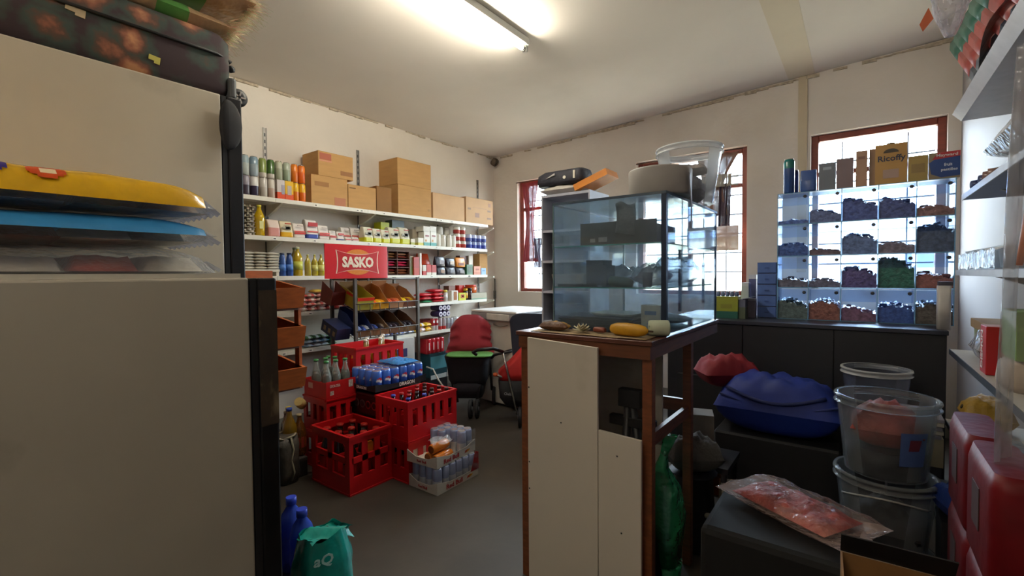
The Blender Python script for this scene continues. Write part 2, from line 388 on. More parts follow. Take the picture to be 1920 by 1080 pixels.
# ------------------------------------------------------------------ fridges on the left
def fridge(name, label, xr, y1, z1, wd, dp, hexes, door_hex, dirty):
    t = thing(name, label, 'fridge', (xr, y1, 0))
    g = G(); g.box(-wd, -dp, 0.04, 0, -0.002, z1); obj('cabinet', g, mat(hexes, 0.42, var=0.06, scale=3, dirt='6d6658', dfac=(0.60, 0.85), dscale=2.5), t, bevel=0.006, seg=2)
    g = G(); g.box(-wd, 0, 0.06, 0, 0.018, z1-0.003); obj('door_gasket', g, BLACK, t)
    g = G(); g.box(-wd-0.002, 0.019, 0.05, 0.004, 0.075, z1-0.001)
    obj('door', g, mat(door_hex, 0.35, var=0.3, dirt=dirty, dfac=(0.58, 0.62), dscale=5), t, bevel=0.006, seg=2)
    g = G(); g.box(-wd+0.02, -dp+0.02, 0, -0.02, -0.03, 0.038); obj('plinth', g, BLACK, t)
    return t
fa = at(468, 520, x=-1.40)
fridge('drinks_fridge', 'waist-high white display fridge in front with bagged packs on top and black door edge', -1.40, fa.y, 1.197, 0.60, 0.92, 'b9b2a2', '0d0d0f', '13120f')
g = G()
rnd = random.Random(5)
g.box(0.001, 0, 0, 0.0025, 0.052, 0.40)
oo = obj('worn_strip', g, mat('3a2c1c', 0.6, var=0.5, scale=9, stretch=(1, 2, 1), dirt='86765a', dfac=(0.50, 0.66), dscale=7), bpy.data.objects['drinks_fridge'], (0.003, 0.021, 0.76))
oo['label'] = 'scuffed brown strip on the door edge'
fb = at(418, 300, x=-2.05)
fridge('upright_fridge', 'tall white upright fridge carrying a suitcase behind the low fridge', -2.05, fb.y, 1.93, 0.62, 0.95, 'c9c0ae', '17171b', '17171b')
# edge tray under the bags
g = G(); g.box(-0.56, -0.75, 0, -0.01, -0.02, 0.006); g.box(-0.56, -0.75, 0.006, -0.55, -0.02, 0.012); g.box(-0.02, -0.75, 0.006, -0.01, -0.02, 0.012)
tag(obj('serving_tray', g, OFFW, None, (-1.40, fa.y, 1.1975)), 'thin cream board under the bagged packs on the low fridge', 'board')
# three stacked multi packs in clear plastic
def mpack(z, h, L, cols, label, seed, wr, top_hex, ylen, cx=-1.70, logo=None, mid=.10, rows=1):
    t = thing('snack_bag', label, 'bag', (cx, fa.y-0.065-ylen/2, z), PI/2)
    top = mat(top_hex, 0.25, var=0.1, bump=0.35, bscale=18, coat=0.4) if top_hex else film('c8c8cc', 0.25, 0.1, bump=0.8)
    g = G(); g.pillow(ylen, 0.5, h, 30, 14, seed, wr, None, drop=0.0)
    # printed film over the upper part, clear film below
    g = G(); g.pillow(ylen, 0.52, h, 34, 34, seed, wr, mid=mid, pu=9, pv=7)
    if top_hex: g.mi = [0 if 34*rows <= k < 34*34 and k % 34 < 33 else 1 for k in range(len(g.mi))]
    else: g.mi = [1]*len(g.mi)
    obj('wrapper', g, [top, film('d0d3da', 0.12, 0.08, bump=1.0, bscale=22)], t)
    rnd = random.Random(seed); nx = 7
    g = G(); hh = h*0.62
    for i in range(nx):
        x = -ylen/2+ylen*(i+0.6)/(nx+0.4); g.m = rnd.randrange(3)
        gg = (x, 0.02)
        g.T = Matrix.Translation((x, -0.012, 0.006)) @ Matrix.Rotation(rnd.uniform(-.12, .12), 4, 'Z')
        g.pillow(ylen/nx*1.05, 0.45, hh*rnd.uniform(.85, 1.1), 7, 6, seed+i, 0.08, mid=.12, pu=6, pv=7)
    g.T = None
    o = obj('inner_pack', g, [mat(c, 0.3, var=0.25, scale=14, bump=0.4) for c in cols], t); o['kind'] = 'stuff'
    g = G(); g.box(-0.0, -0.16, 0, 0.035, 0.16, 0.003)
    rings = []
    for i in range(9):
        a = i/8; rings.append((ylen/2-0.02+0.045*a, 0, 0))
    def seal(u, v): return (ylen/2-0.008+0.04*u, (v-.5)*0.42, h*(0.12+.35*(1-u))+0.003*math.sin(v*60)*(0.3+u)+0.004)
    g = G(); g.grid(seal, 4, 40); obj('crimped_end', g, film('aab0c8', 0.35, 0.1, bump=1.0), t)
    if logo:
        for (lu, lv, du, dv, c1, c2) in logo:
            g = G(); q = Vector((0, -0.0015, 0.0025))
            def mf(u, v): r = math.hypot(u-.5, (v-.5))*2; return 2 if r > 1 else (1 if .35 < u < .75 and abs(v-.5) < .28 else 0)
            g.pillow(ylen, 0.52, h, 1, 1, seed, wr, mf, mid=mid, pu=9, pv=7, patch=lambda top, u, v: Vector(top(lu+du*(u-.5), lv+dv*(v-.5)))+q)
            k = [i for i in range(len(g.f)) if g.mi[i] != 2]; g.f = [g.f[i] for i in k]; g.sm = [True]*len(k); g.mi = [g.mi[i] for i in k]
            obj('printed_mark', g, [mat(c1, 0.3), mat(c2, 0.3)], t)
    return t
mpack(1.205, 0.075, 0, ['a89a88', 'e0d8c8', 'b8503f', '6a5a50'], 'bottom clear bag of brown and silver packs on the low fridge', 11, 0.10, None, 0.96)
mpack(1.284, 0.075, 0, ['a8a090', 'ddd6c4', '9a5a48', '50606a'], 'middle bag with light blue printed top on the low fridge', 12, 0.05, '3f93cf', 0.95, logo=[(.50, .05, .12, .07, '24307c', '6aa8dc')], mid=.40, rows=0)
mpack(1.364, 0.10, 0, ['c8a860', 'a89a90', '9a7a4c'], 'top bag with yellow printed wrapper bulging on the low fridge', 13, 0.04, 'e3ae12', 0.93, logo=[(.52, .06, .11, .09, '3a2c7c', 'e8c860'), (.64, .06, .07, .08, 'c84a1c', 'f0d8b0')], mid=.25, rows=0)
# suitcase
t = thing('suitcase', 'dark floral cloth suitcase lying flat on the tall fridge', 'suitcase', (-2.11, fb.y-0.42, 1.9315))
g = G(); g.loft([(0, 0.46, 0.92, 0), (0.03, 0.50, 0.96, 0), (0.225, 0.50, 0.96, 0), (0.255, 0.46, 0.92, 0)], 0.1, 5)
obj('shell', g, floral(), t, (-0.22, 0, 0.002))
g = G(); g.tube([(x, y, 0.165) for x, y in ((0.034, -0.42), (0.036, 0.42), (0.0, 0.482), (-0.44, 0.482), (-0.476, 0.42))], 0.006, 6); obj('zip', g, BLACK, t)
g = G(); g.box(-0.22, 0.46, 0, 0.036, 0.492, 0.09); obj('corner_guard', g, mat('4a4c4e', 0.5), t, bevel=0.012, seg=2)
for wx in (-0.40, -0.02):
    g = G(); g.T = Matrix.Translation((wx, 0.515, 0.03)) @ Matrix.Rotation(PI/2, 4, 'Y'); g.lathe([(0.02, -0.014), (0.036, -0.012), (0.038, 0), (0.036, 0.012), (0.02, 0.014)], 20)
    w = obj('wheel', g, BLACK, t)
    g = G(); g.T = Matrix.Translation((wx+0.015, 0.515, 0.03)) @ Matrix.Rotation(PI/2, 4, 'Y')
    for k in range(5): g.box(-0.003, 0.006, -0.001, 0.003, 0.026, 0.003); g.T = g.T @ Matrix.Rotation(2*PI/5, 4, 'Z')
    obj('spoke', g, mat('b8b0a8', 0.4), w)
g = G(); g.lathe([(0.012, 0), (0.016, 0.012), (0.010, 0.025)], 12); obj('foot_stud', g, DARK, t, (-0.05, 0.492, 0.155), (-PI/2, 0, 0))
for (y, z, c, w) in ((-0.02, 0.15, 'b9a888', 0.05), (0.20, 0.095, 'c8c060', 0.035)):
    g = G(); g.box(0.031, y-w/2, z-0.008, 0.034, y+w/2, z+0.010); g.box(0.031, y, z-0.016, 0.0335, y+w/2, z-0.007); obj('tape_scrap', g, mat(c, 0.6), t, rot=(-0.12, 0, 0))
# wrapped bundles on the suitcase
def bundle(loc, rz, label, seed, L=0.42):
    t = thing('shredded_bundle', label, 'bundle', loc, rz)
    def mf(u, v): return 1 if 0.35 < u < 0.6 else 0
    g = G(); g.pillow(L, 0.26, 0.085, 20, 12, seed, 0.08, mf); obj('bag', g, [film('c9a47e', 0.75, 0.3, bump=0.8), film('5f9a50', 0.85, 0.3)], t)
    rnd = random.Random(seed); g = G()
    for i in range(420):
        u = rnd.uniform(-.5, .5); y = u*0.25; x = L/2-0.03; a = rnd.uniform(-.5, .5); b = rnd.uniform(-.55, .55); l = rnd.uniform(.04, .10); z = 0.04+rnd.uniform(-.03, .035); g.m = rnd.randrange(3)
        d = Vector((math.cos(a)*math.cos(b), math.sin(a), math.sin(b)))*l; w = 0.0018
        p = Vector((x, y, z)); q = p+d*0.5+Vector((0, 0, rnd.uniform(-.008, .008))); r = p+d
        g.add([p+Vector((0, -w, 0)), p+Vector((0, w, 0)), q+Vector((0, w, w)), q+Vector((0, -w, -w)), r+Vector((0, w*.5, 0)), r+Vector((0, -w*.5, 0))], [(0, 1, 2, 3), (3, 2, 4, 5)])
    o = obj('strip_fringe', g, [film('e8d8b8', 0.9), film('c8d8a8', 0.9), mat('d8a890', 0.5)], t); o['kind'] = 'stuff'; return t
bundle((-2.22, fb.y-0.13, 2.19), PI/2, 'lower wrapped bundle with frayed pale strips on the suitcase', 3)
bundle((-2.18, fb.y-0.06, 2.30), PI/2-0.1, 'upper wrapped bundle with frayed greenish strips on the suitcase', 4)
# black cap hanging at the door of the tall fridge
g = G(); g.grid(lambda u, v: (0.016*math.sin(PI*v)*math.cos(6.283*u), 0.055*math.sin(PI*v)*math.sin(6.283*u)*(1 if math.sin(6.283*u) > 0 else .55), 0.10*math.cos(PI*v)), 20, 12)
cp = at(440, 238, x=-2.035)
tag(obj('peaked_hat', g, mat('1b1b20', 0.8), None, (-2.026, cp.y-0.03, cp.z)), 'rounded black hat hung on the edge of the tall fridge door', 'hat')
# ------------------------------------------------------------------ wall shelves
SX = -3.37                                      # front edge of the wall shelves
SZ = [1.737, 1.452, 1.187, 0.915, 0.637]
SY1 = [4.03, 3.97, 3.95, 3.93, 3.90]
if True:
    SZ = [(at(449, 363.5, x=SX).z+at(915, 421, x=SX).z)/2, (at(453, 441.5, x=SX).z+at(914, 466, x=SX).z)/2, (at(573, 518, x=SX).z+at(914, 514.5, x=SX).z)/2,
          (at(571, 585, x=SX).z+at(912, 560, x=SX).z)/2, (at(573, 654, x=SX).z+at(846, 616, x=SX).z)/2]
    SY1 = [at(p, 500, x=SX).y for p in (916, 914, 914, 912, 912)]
BRK = [at(497, 300, x=XL).y, at(671, 330, x=XL).y, at(821, 400, x=XL).y, at(895, 360, x=XL).y]
SHELFM = mat('e2ddcf', 0.4, var=0.05)
names = ['topmost', 'second', 'third', 'fourth', 'lowest']
SY0 = 0.75
for i, z in enumerate(SZ):
    t = thing('wall_shelf', 'long cream steel wall shelf, %s of the five on the left wall' % names[i], 'shelf', (SX, 0, z), 0, 'cream wall shelves')
    ys = [SY0] + [y for y in (at(520, 500, x=SX).y, at(692, 500, x=SX).y, at(819, 500, x=SX).y)] + [SY1[i]]
    for a, b in zip(ys[:-1], ys[1:]):
        g = G(); g.box(-0.272, a+0.001, -0.004, 0, b-0.001, 0); g.box(-0.012, a+0.001, -0.030, 0, b-0.001, -0.004); g.box(-0.272, a+0.001, -0.020, -0.262, b-0.001, -0.004)
        obj('shelf_panel', g, SHELFM, t)
    for y in BRK:
        g = G(); g.prism([(-0.265, -0.021), (-0.04, -0.021), (-0.04, -0.032), (-0.235, -0.105), (-0.265, -0.105)], y-0.010, y+0.010); obj('bracket', g, SHELFM, t)
    rnd = random.Random(i)
    for k in range(7):                          # price tickets clipped to the front edge
        y = rnd.uniform(1.3, SY1[i]-0.2); g = G(); g.box(0.0, y, -0.026, 0.0012, y+0.035, -0.006); o = obj('price_ticket', g, mat('f0ece0', 0.6), t)
        g = G(); g.box(0.0013, y+0.006, -0.020, 0.0018, y+0.024, -0.014); obj('print', g, DARK, o)
for k, y in enumerate(BRK):
    top = [at(497, 240, x=XL).z, at(671, 282, x=XL).z, at(821, 420, x=XL).z, at(895, 338, x=XL).z][k]
    t = thing('shelf_upright', 'slotted grey steel upright on the left wall, %s from the fridge' % ['first', 'second', 'third', 'fourth'][k], 'upright', (XL, y, 0.45), 0, 'slotted uprights')
    g = G(); g.box(0, -0.013, 0, 0.002, 0.013, top-0.45); g.box(0.002, -0.013, 0, 0.008, -0.010, top-0.45); g.box(0.002, 0.010, 0, 0.008, 0.013, top-0.45); obj('channel', g, STEEL, t)
    g = G(); n = int((top-0.45)/0.05)
    for q in range(n): g.box(0.0021, -0.005, 0.02+q*0.05, 0.0026, 0.005, 0.045+q*0.05)
    o = obj('slot', g, DARK, t); o['kind'] = 'stuff'

_uid = {}
def place(root, s, px0, px1, zb=None, off=0.012, turn=0.0):
    return root
def col(h, rough=0.4): return mat(h, rough, var=0.08, scale=10)
# -- package builders: front at y=0 facing -y, width on x, depth to +y, base z=0
def b_box(t, w, d, h, cols, extra=None, **k):
    """cols: list of (height fraction, colour), bottom first"""
    g = G(); z = 0; ms = []
    for i, (f, c) in enumerate(cols):
        g.m = i; g.box(-w/2, 0, z, w/2, d, z+h*f); z += h*f; ms.append(col(c))
    obj('carton', g, ms, t)
def b_case(t, w, d, h, c=None, tape=False, marks=(), **k):
    c = c[0][1] if isinstance(c, list) else c
    g = G(); g.box(-w/2, 0, 0, w/2, d, h-0.002); m = {'d': CARDD, 'l': CARDL}.get(c, CARD); obj('carton', g, m, t, bevel=0.002)
    for s in (0, 1):
        g = G(); g.box(-w/2, s*d/2+0.001, h-0.0018, w/2, s*d/2+d/2-0.001, h); obj('flap', g, m, t)
    for (mx, mz, mw, mh, mc) in marks:
        g = G(); g.box(mx*w-mw/2, -0.0012, mz*h-mh/2, mx*w+mw/2, -0.0002, mz*h+mh/2); obj('printed_patch', g, col(mc, 0.7), t)
def b_bag(t, w, d, h, cols, label=None, **k):
    """upright paper or plastic flour bag with folded top"""
    ms = [col(c, 0.35) for f, c in cols]; rings = []; z = 0
    rings.append((0, w*.94, d*.9, 0))
    for i, (f, c) in enumerate(cols):
        z1 = z+h*f; rings.append((z+0.0005 if i else 0.008, w*(1.0 if i < len(cols)-1 or len(cols) == 1 else .99), d*(0.98 if z < .6*h else .8), i)); z = z1
    rings.append((h*0.95, w*.98, d*.42, len(cols)-1)); rings.append((h, w*.99, d*.12, len(cols)-1))
    rings = sorted(rings, key=lambda r: r[0]); g = G(); g.loft(rings, 0.16, 3, False, 0, d/2); obj('bag_body', g, ms, t)
def b_can(t, w, d, h, cols, **k):
    r = w/2*0.98; ms = [col(cols[0][1], 0.25)] + ([col(cols[1][1], 0.25)] if len(cols) > 1 else [])
    g = G(); hm = cols[0][0]*h if len(cols) > 1 else h*.5
    g.lathe([(r*.80, 0), (r, h*.05), (r, hm), (r, h*.90), (r*.80, h*.985)], 14, (0, r, 0), True, [0, 0, len(ms)-1, len(ms)-1]); obj('can_body', g, ms, t)
    g = G(); g.lathe([(r*.82, h*.975), (r*.82, h)], 14, (0, r, 0)); obj('rim', g, CHROME, t)
def b_jar(t, w, d, h, cols, lid='c8171d', clear=False, **k):
    r = w/2*.98; g = G(); g.lathe([(r*.92, 0), (r, h*.05), (r, h*.72), (r*.8, h*.80)], 14, (0, r, 0)); obj('jar_body', g, film(cols[0][1], .7) if clear else col(cols[0][1], .25), t)
    if len(cols) > 1:
        g = G(); g.lathe([(r*1.01, h*.15), (r*1.01, h*.62)], 14, (0, r, 0)); obj('label_band', g, col(cols[1][1]), t)
    g = G(); g.lathe([(r*.9, h*.80), (r*.9, h)], 14, (0, r, 0)); obj('lid', g, col(lid), t)
def bottle_prof(r, h, neck=.3):
    return [(r*.9, 0), (r, h*.03), (r, h*.58), (r*.92, h*.66), (r*neck*1.3, h*.82), (r*neck, h*.88), (r*neck, h*.95)]
def b_bottle(t, w, d, h, cols, cap='f0ece0', clear=True, neck=.32, band=None, **k):
    r = w/2*.98; g = G(); g.lathe(bottle_prof(r, h, neck), 14, (0, r, 0)); obj('bottle_body', g, film(cols[0][1], .72, .08) if clear else col(cols[0][1], .3), t)
    if band:
        g = G(); g.lathe([(r*1.01, h*.22), (r*1.01, h*.50)], 14, (0, r, 0)); obj('label_band', g, col(band), t)
    g = G(); g.lathe([(r*neck*1.15, h*.93), (r*neck*1.15, h)], 10, (0, r, 0)); obj('cap', g, col(cap, .35), t)
def b_pillow(t, w, d, h, cols, seed=1, clear=False, **k):
    g = G(); g.pillow(w, d, h, 12, 8, seed, 0.08, (lambda u, v: 1 if len(cols) > 1 and .3 < u < .7 else 0)); obj('pouch', g, [col(c, .3) for f, c in cols], t, (0, d/2, 0))
def b_pouch(t, w, d, h, cols, **k):
    """standing sachet: pinched at the top, leaning back"""
    g = G(); g.loft([(0, w*.9, d*.9, 0), (h*.08, w, d, 0), (h*.5, w, d*.8, 0), (h*.5+.0005, w, d*.8, len(cols)-1), (h*.9, w*.97, d*.25, len(cols)-1), (h, w*.97, d*.1, len(cols)-1)], .25, 3, True, 0, d/2)
    obj('pouch', g, [col(c, .28) for f, c in cols], t)
def b_tray(t, w, d, h, cols, n=4, **k):
    """stack piece: egg tray"""
    g = G(); g.box(-w/2, 0, h*.55, w/2, d, h*.62); nx = 5; ny = 5
    for i in range(nx):
        for j in range(ny):
            x = -w/2+w*(i+.5)/nx; y = d*(j+.5)/ny; a = w/nx*.42
            g.prism([(x-a, y-a), (x+a, y-a), (x+a, y+a), (x-a, y+a)], 0.0, h*.55, 'z') if (i+j) % 2 == 0 else g.prism([(x-a*.6, y-a*.6), (x+a*.6, y-a*.6), (x+a*.6, y+a*.6), (x-a*.6, y+a*.6)], h*.62, h*.98, 'z')
    obj('pulp_tray', g, mat('a39a84', .95, var=.15, scale=20, bump=.4), t)
BLD = dict(box=b_box, case=b_case, bag=b_bag, can=b_can, jar=b_jar, bottle=b_bottle, pillow=b_pillow, pouch=b_pouch, egg=b_tray)
NM = dict(box='grocery_box', case='cardboard_box', bag='flour_bag', can='drink_can', jar='jar', bottle='bottle', pillow='flat_pouch', pouch='standing_pouch', egg='egg_tray')
CT = dict(box='box', case='box', bag='bag', can='can', jar='jar', bottle='bottle', pillow='packet', pouch='packet', egg='tray')
def item(s, px0, px1, ytop, kind, cols, label, zb=None, off=0.012, d=None, name=None, cat=None, group=None, text_=None, band=None, turn=0.0, zt=None, inset=.0015, **k):
    """one thing on wall shelf s, whose front spans px0..px1 and whose top is seen at ytop"""
    X = SX-off; a = at(px0, 480, x=X); b = at(px1, 480, x=X); pm = (px0+px1)/2
    z0 = SZ[s]+0.0008 if zb is None else zb+0.0008
    z1 = at(pm, ytop, x=X).z if ytop is not None else z0+zt
    w = b.y-a.y-inset; h = max(0.02, z1-z0); dd = d or min(.22, w*1.2)
    if not isinstance(cols, list): cols = [(1, cols)]
    if isinstance(band, str): k['band'] = band; band = None
    t = thing(name or NM[kind], label, cat or CT[kind], (X, (a.y+b.y)/2, z0), PI/2+turn, group)
    BLD[kind](t, w, dd, h, cols, **k)
    if band:                                     # front labels: (x, z, w, h, colour[, text, textcolour]) as fractions
        for q in band:
            bx, bz, bw, bh, bc = q[:5]
            yy = -0.0015 if kind in ('box', 'case', 'bag') else 0.0
            if kind == 'bag': yy = 0.0
            g = G(); g.box(bx*w-bw*w/2, yy-0.001, (bz-bh/2)*h, bx*w+bw*w/2, yy+(0.004 if kind == 'bag' else 0), (bz+bh/2)*h)
            o = obj('label_print', g, col(bc), t)
            if len(q) > 5: text(q[5], bw*w*.8, bh*h*.6, col(q[6]), o, bx*w, bz*h, yy-0.002)
    t['_top'] = z0+h
    return t
# ------------------------------------------------------------------ goods on the top shelf
def cans_row(s, specs, ytop_fn, zb, word, h=None):
    out = []
    for (p0, p1, c1, c2, lab) in specs:
        out.append(item(s, p0, p1, None, 'can', [(.55, c1), (.45, c2)] if c2 else c1, lab, zb=zb, zt=h, inset=.001))
    return out
HC = 0.137
lowc = [(447, 459, '6e3a34', 'c9b8b0', 'lower dark red canned drink at the fridge end of the top shelf'), (460, 474, '4a4450', '8a8490', 'lower dark grey canned drink beside the dark red one'),
        (475, 491, '3a3248', 'd8d4d0', 'lower purple canned drink with pale band, top shelf'), (493, 507, 'b9b0a4', 'c8c2b8', 'lower silver canned drink under the light green one'),
        (508, 521, 'b8a090', 'c8c0b4', 'lower silver pink canned drink under the dark green one'), (554, 565, 'd8761c', 'e0b020', 'lower orange and yellow canned drink, nearer the fridge, under the orange cans'),
        (566, 578, 'd86a1c', 'e0a81c', 'lower orange and yellow canned drink next to the cardboard boxes')]
upc = [(444, 457, 'a8746a', 'b89088', 'upper dusty pink canned drink at the fridge end of the top shelf'), (458, 474, 'a8b0ac', '8fa2a8', 'upper silver canned drink beside the pink one'),
       (475, 491, '9aa8b0', '7f97a6', 'upper silver blue canned drink on the top shelf'), (492, 506, '7c8a48', '4e6e30', 'upper light green canned drink by the steel upright'),
       (507, 521, '3e5e28', '2c4a20', 'upper dark green canned drink on the top shelf'), (522, 536, '9ca088', 'b0b098', 'upper pale green canned drink standing over the red packet'),
       (537, 550, '8e9c84', 'a8b09c', 'upper grey green canned drink beside the orange cans'), (552, 564, 'd8701c', 'e07c22', 'upper orange canned drink beside the grey green one'),
       (565, 578, 'd8641c', 'dc7420', 'upper orange canned drink next to the cardboard boxes')]
for q in lowc: item(0, q[0], q[1], None, 'can', [(.5, q[2]), (.5, q[3])], q[4], zt=HC, inset=.001, d=.05)
item(0, 522.5, 537, None, 'box', [(.35, 'd84a1c'), (.65, 'c8c0bc')], 'red and white carton under the pale green canned drink', zt=HC, d=.10, band=[(0.25, .5, .4, .5, '9a94a0')])
item(0, 537.5, 553, None, 'box', [(.3, 'd8501c'), (.7, 'e0b018')], 'red and yellow carton under the grey green canned drink', zt=HC, d=.10, band=[(0, .5, .5, .5, 'b8a8a0')])
for q in upc: item(0, q[0], q[1], None, 'can', [(.25, 'c8c0b4'), (.75, q[2])] if q[0] in (492, 507) else [(.6, q[2]), (.4, q[3])], q[4], zb=SZ[0]+HC, zt=HC, inset=.001, d=.05)
a = item(0, 586, 654, 332, 'case', 'x', 'lower cardboard box with swirl print beneath the printed box', d=.25, marks=[(-.22, .70, .12, .035, '9a6a3a'), (.28, .14, .10, .07, 'b07050')])
item(0, 600, 665, 289.5, 'case', 'x', 'upper cardboard box with reddish swirl print on top of another', zb=a['_top'], d=.23, marks=[(-.3, .80, .10, .05, 'a85a44'), (.30, .24, .11, .035, '94643a'), (-.30, .62, .11, .010, 'c98a70')])
item(0, 655, 707, 349.5, 'case', 'x', 'low cardboard box with faint print, between two box stacks', d=.25, marks=[(-.35, .85, .06, .008, '6a4a2c')])
item(0, 708, 736, 351, 'case', 'd', 'narrow darker cardboard box in the gap between box stacks', d=.22)
a = item(0, 748, 810, 350.5, 'case', 'x', 'lower plain cardboard box of the tall stack mid shelf', d=.26, marks=[(.42, .25, .03, .02, 'a07a4a')])
item(0, 747.5, 810, 303, 'case', 'x', 'upper plain cardboard box of the tall stack mid shelf', zb=a['_top'], d=.27)
item(0, 813, 872, 366, 'case', 'l', 'plain tan cardboard box between the tall stack and the corner box', d=.25)
item(0, 874.5, 925, 373, 'case', 'l', 'pale printed cardboard box at the corner end of the top shelf', d=.25, marks=[(-.10, .33, .07, .05, 'a08070'), (.35, .55, .06, .02, 'a08878'), (.35, .25, .07, .02, 'a08878'), (.36, .80, .04, .04, 'b08c78'), (-.38, .55, .05, .02, '98806c'), (0, .62, .24, .003, 'a88c78')])
# ------------------------------------------------------------------ second shelf
z = None; ht = 0.0355; zb = SZ[1]
lev = ['bottom', 'second', 'third', 'fourth', 'fifth', 'topmost']
hh = (at(467, 383, x=SX-.012).z-SZ[1])/6
for i in range(6):
    item(1, 456, 481, None, 'egg', 'x', '%s grey pulp egg tray of the stack on the second shelf' % lev[i], zb=zb, zt=hh*.985, d=.2, group='egg trays'); zb += hh
item(1, 482, 501.5, 384, 'bottle', 'd8b010', 'large bottle of yellow cooking oil beside the egg trays', cap='d8c840', band=[(0, .35, .4, .25, 'e0d890')], neck=.38)
item(1, 505, 527.5, 411, 'bag', [(.5, 'd09088'), (.5, 'dcc8bc')], 'pink and white soft bag on the second shelf by the oil')
MZ = dict(cols=None)
def maize(p0, p1, yt, lab, foot='c8c818', body='ddd8c0', logo=True, **k):
    return item(1, p0, p1, yt, 'bag', [(.30, foot), (.70, body)], lab, band=[(-.25, .55, .42, .10, '9a9480'), (.05, .55, .42, .20, '6a6a5c'), (.05, .55, .26, .13, 'ece8dc'), (.05, .82, .5, .07, 'b04a2c')], name='maize_meal_bag', **k)
maize(528.5, 552, 414, 'maize meal bag with yellow foot beside the pink bag', foot='dca818', body='d8cca8')
def redw(p0, p1, yt, lab, **k):
    return item(1, p0, p1, yt, 'bag', [(1, 'dfd6cc')], lab, band=[(0, .30, .96, .10, 'c8403a'), (0, .42, .96, .08, 'd05a50'), (0, .80, .5, .06, 'b8a8a0')], **k)
redw(553, 574.5, 418, 'red striped white flour bag beside the yellow footed maize bag')
item(1, 577, 599, 411.5, 'bag', [(.22, '3a4a9c'), (.78, 'e2dcd4')], 'large white flour bag with blue foot and red label', band=[(0, .74, .8, .20, 'b83838', '', '')] if False else [(0, .74, .8, .20, 'b83838'), (0, .36, .9, .07, 'c8584c')])
redw(600, 619.5, 422, 'red striped white flour bag behind the sign end')
redw(620, 632, 432, 'small red striped white bag, first of the short ones')
item(1, 634, 647, 434, 'bag', [(.14, '44447c'), (.86, 'ddd4cc')], 'short white bag with blue line and red label above the sign', band=[(0, .68, .8, .22, 'c05850')])
a = redw(649, 661, 444, 'lower short red striped bag above the sign')
redw(643, 659.5, 426, 'pale red striped bag standing behind the short ones', off=.12)
redw(662, 675, 444, 'lower short red striped bag nearer the corner above the sign')
redw(661, 679.5, 426.5, 'rear red striped bag beside the lime footed bags', off=.12)
for i, (p0, p1, yt, w) in enumerate([(685, 701.5, 425, 'first'), (702.5, 717, 428, 'second'), (718, 732.5, 430, 'third'), (733.5, 752, 426, 'fourth'), (753, 770.5, 426, 'fifth')]):
    maize(p0, p1, yt, '%s lime footed maize meal bag counted from the sign side' % w)
item(1, 715, 731, 417, 'box', [(1, 'c8d010')], 'bright lime plastic tub behind the lime footed bags', off=.14, d=.1)
item(1, 736, 759, 413.5, 'box', [(1, '5f6e70')], 'grey teal packet lying behind the fourth lime footed bag', off=.14, d=.1)
item(1, 771, 778.5, 448, 'box', [(.4, 'a8a83c'), (.6, 'd8ceb8')], 'tiny yellow and white box beside the fifth lime footed bag')
item(1, 774, 794, 431, 'box', [(1, 'b8ac98')], 'grey beige cartons stacked behind the small boxes', off=.12, d=.12)
item(1, 784.5, 794.5, 446, 'box', [(.35, 'c8c050'), (.65, 'e0dccc')], 'small white and yellow box in front of the beige cartons')
for i, (p0, p1) in enumerate([(795.5, 807), (808, 819)]):
    a = item(1, p0, p1, 434, 'box', [(.22, '4a9a94'), (.78, 'e0ddd2')], ['milk carton with teal foot nearer the sign', 'milk carton with teal foot nearer the white cups'][i], d=.08, band=[(0, .68, .6, .10, '8a4040'), (-.2, .35, .25, .14, 'c89048')], name='milk_carton', cat='carton', group='teal footed milk cartons')
    item(1, p0-1, p1, 424.5, 'box', [(1, 'd8d4c8')], ['pale carton lying on the milk carton nearer the sign', 'pale carton lying on the milk carton nearer the white cups'][i], zb=a['_top'], d=.14)
wc = 'e6e2d6'
for i, (p0, p1, yt) in enumerate([(821, 829, 438), (830, 838.5, 440), (842, 849, 440), (850, 857, 441)]):
    g_ = 'white paper cup sleeves'
    item(1, p0, p1, yt, 'can', [(.7, wc), (.3, 'dcd8cc')], 'front white sleeve of cups, %s from the milk cartons' % ['first', 'second', 'third', 'fourth'][i], name='cup_sleeve', cat='cups', group=g_, off=.02)
for i, (p0, p1, yt) in enumerate([(824, 834.5, 424.5), (838, 848, 426)]):
    item(1, p0, p1, yt, 'can', [(.7, wc), (.3, 'e8e4da')], 'tall rear white sleeve of cups, %s the milk cartons' % ['nearer', 'farther from'][i], name='cup_sleeve', cat='cups', group=g_, off=.11)
hcn = (at(860, 424.5, x=SX-.02).z-SZ[1])/3
for c_, (p0, p1) in enumerate([(857.5, 867), (867.5, 877)]):
    for l in range(3):
        item(1, p0-(0.0 if l == 0 else 1), p1-(0.0 if l == 0 else 1), None, 'can', [(.55, 'a83c34'), (.45, 'dcd6c8')], '%s food tin with red label in the %s column beside the blue tins' % (['bottom', 'middle', 'top'][l], ['nearer', 'farther'][c_]), zb=SZ[1]+hcn*l, zt=hcn*.99, off=.02, name='food_tin', group='red labelled food tins')
hcn = (at(895, 440.5, x=SX-.012).z-SZ[1])/2
for c_ in range(4):
    p0 = 879+c_*8.9
    for l in range(2):
        item(1, p0, p0+8.6, None, 'can', [(.55, '3848a0'), (.45, '8c9cc8')] if l == 0 else [(.5, '44549c'), (.5, 'b8c0dc')], '%s blue milk tin, %s column from the red labelled tins' % (['lower', 'upper'][l], ['first', 'second', 'third', 'fourth'][c_]), zb=SZ[1]+hcn*l, zt=hcn*.99, name='milk_tin', group='blue and white milk tins')
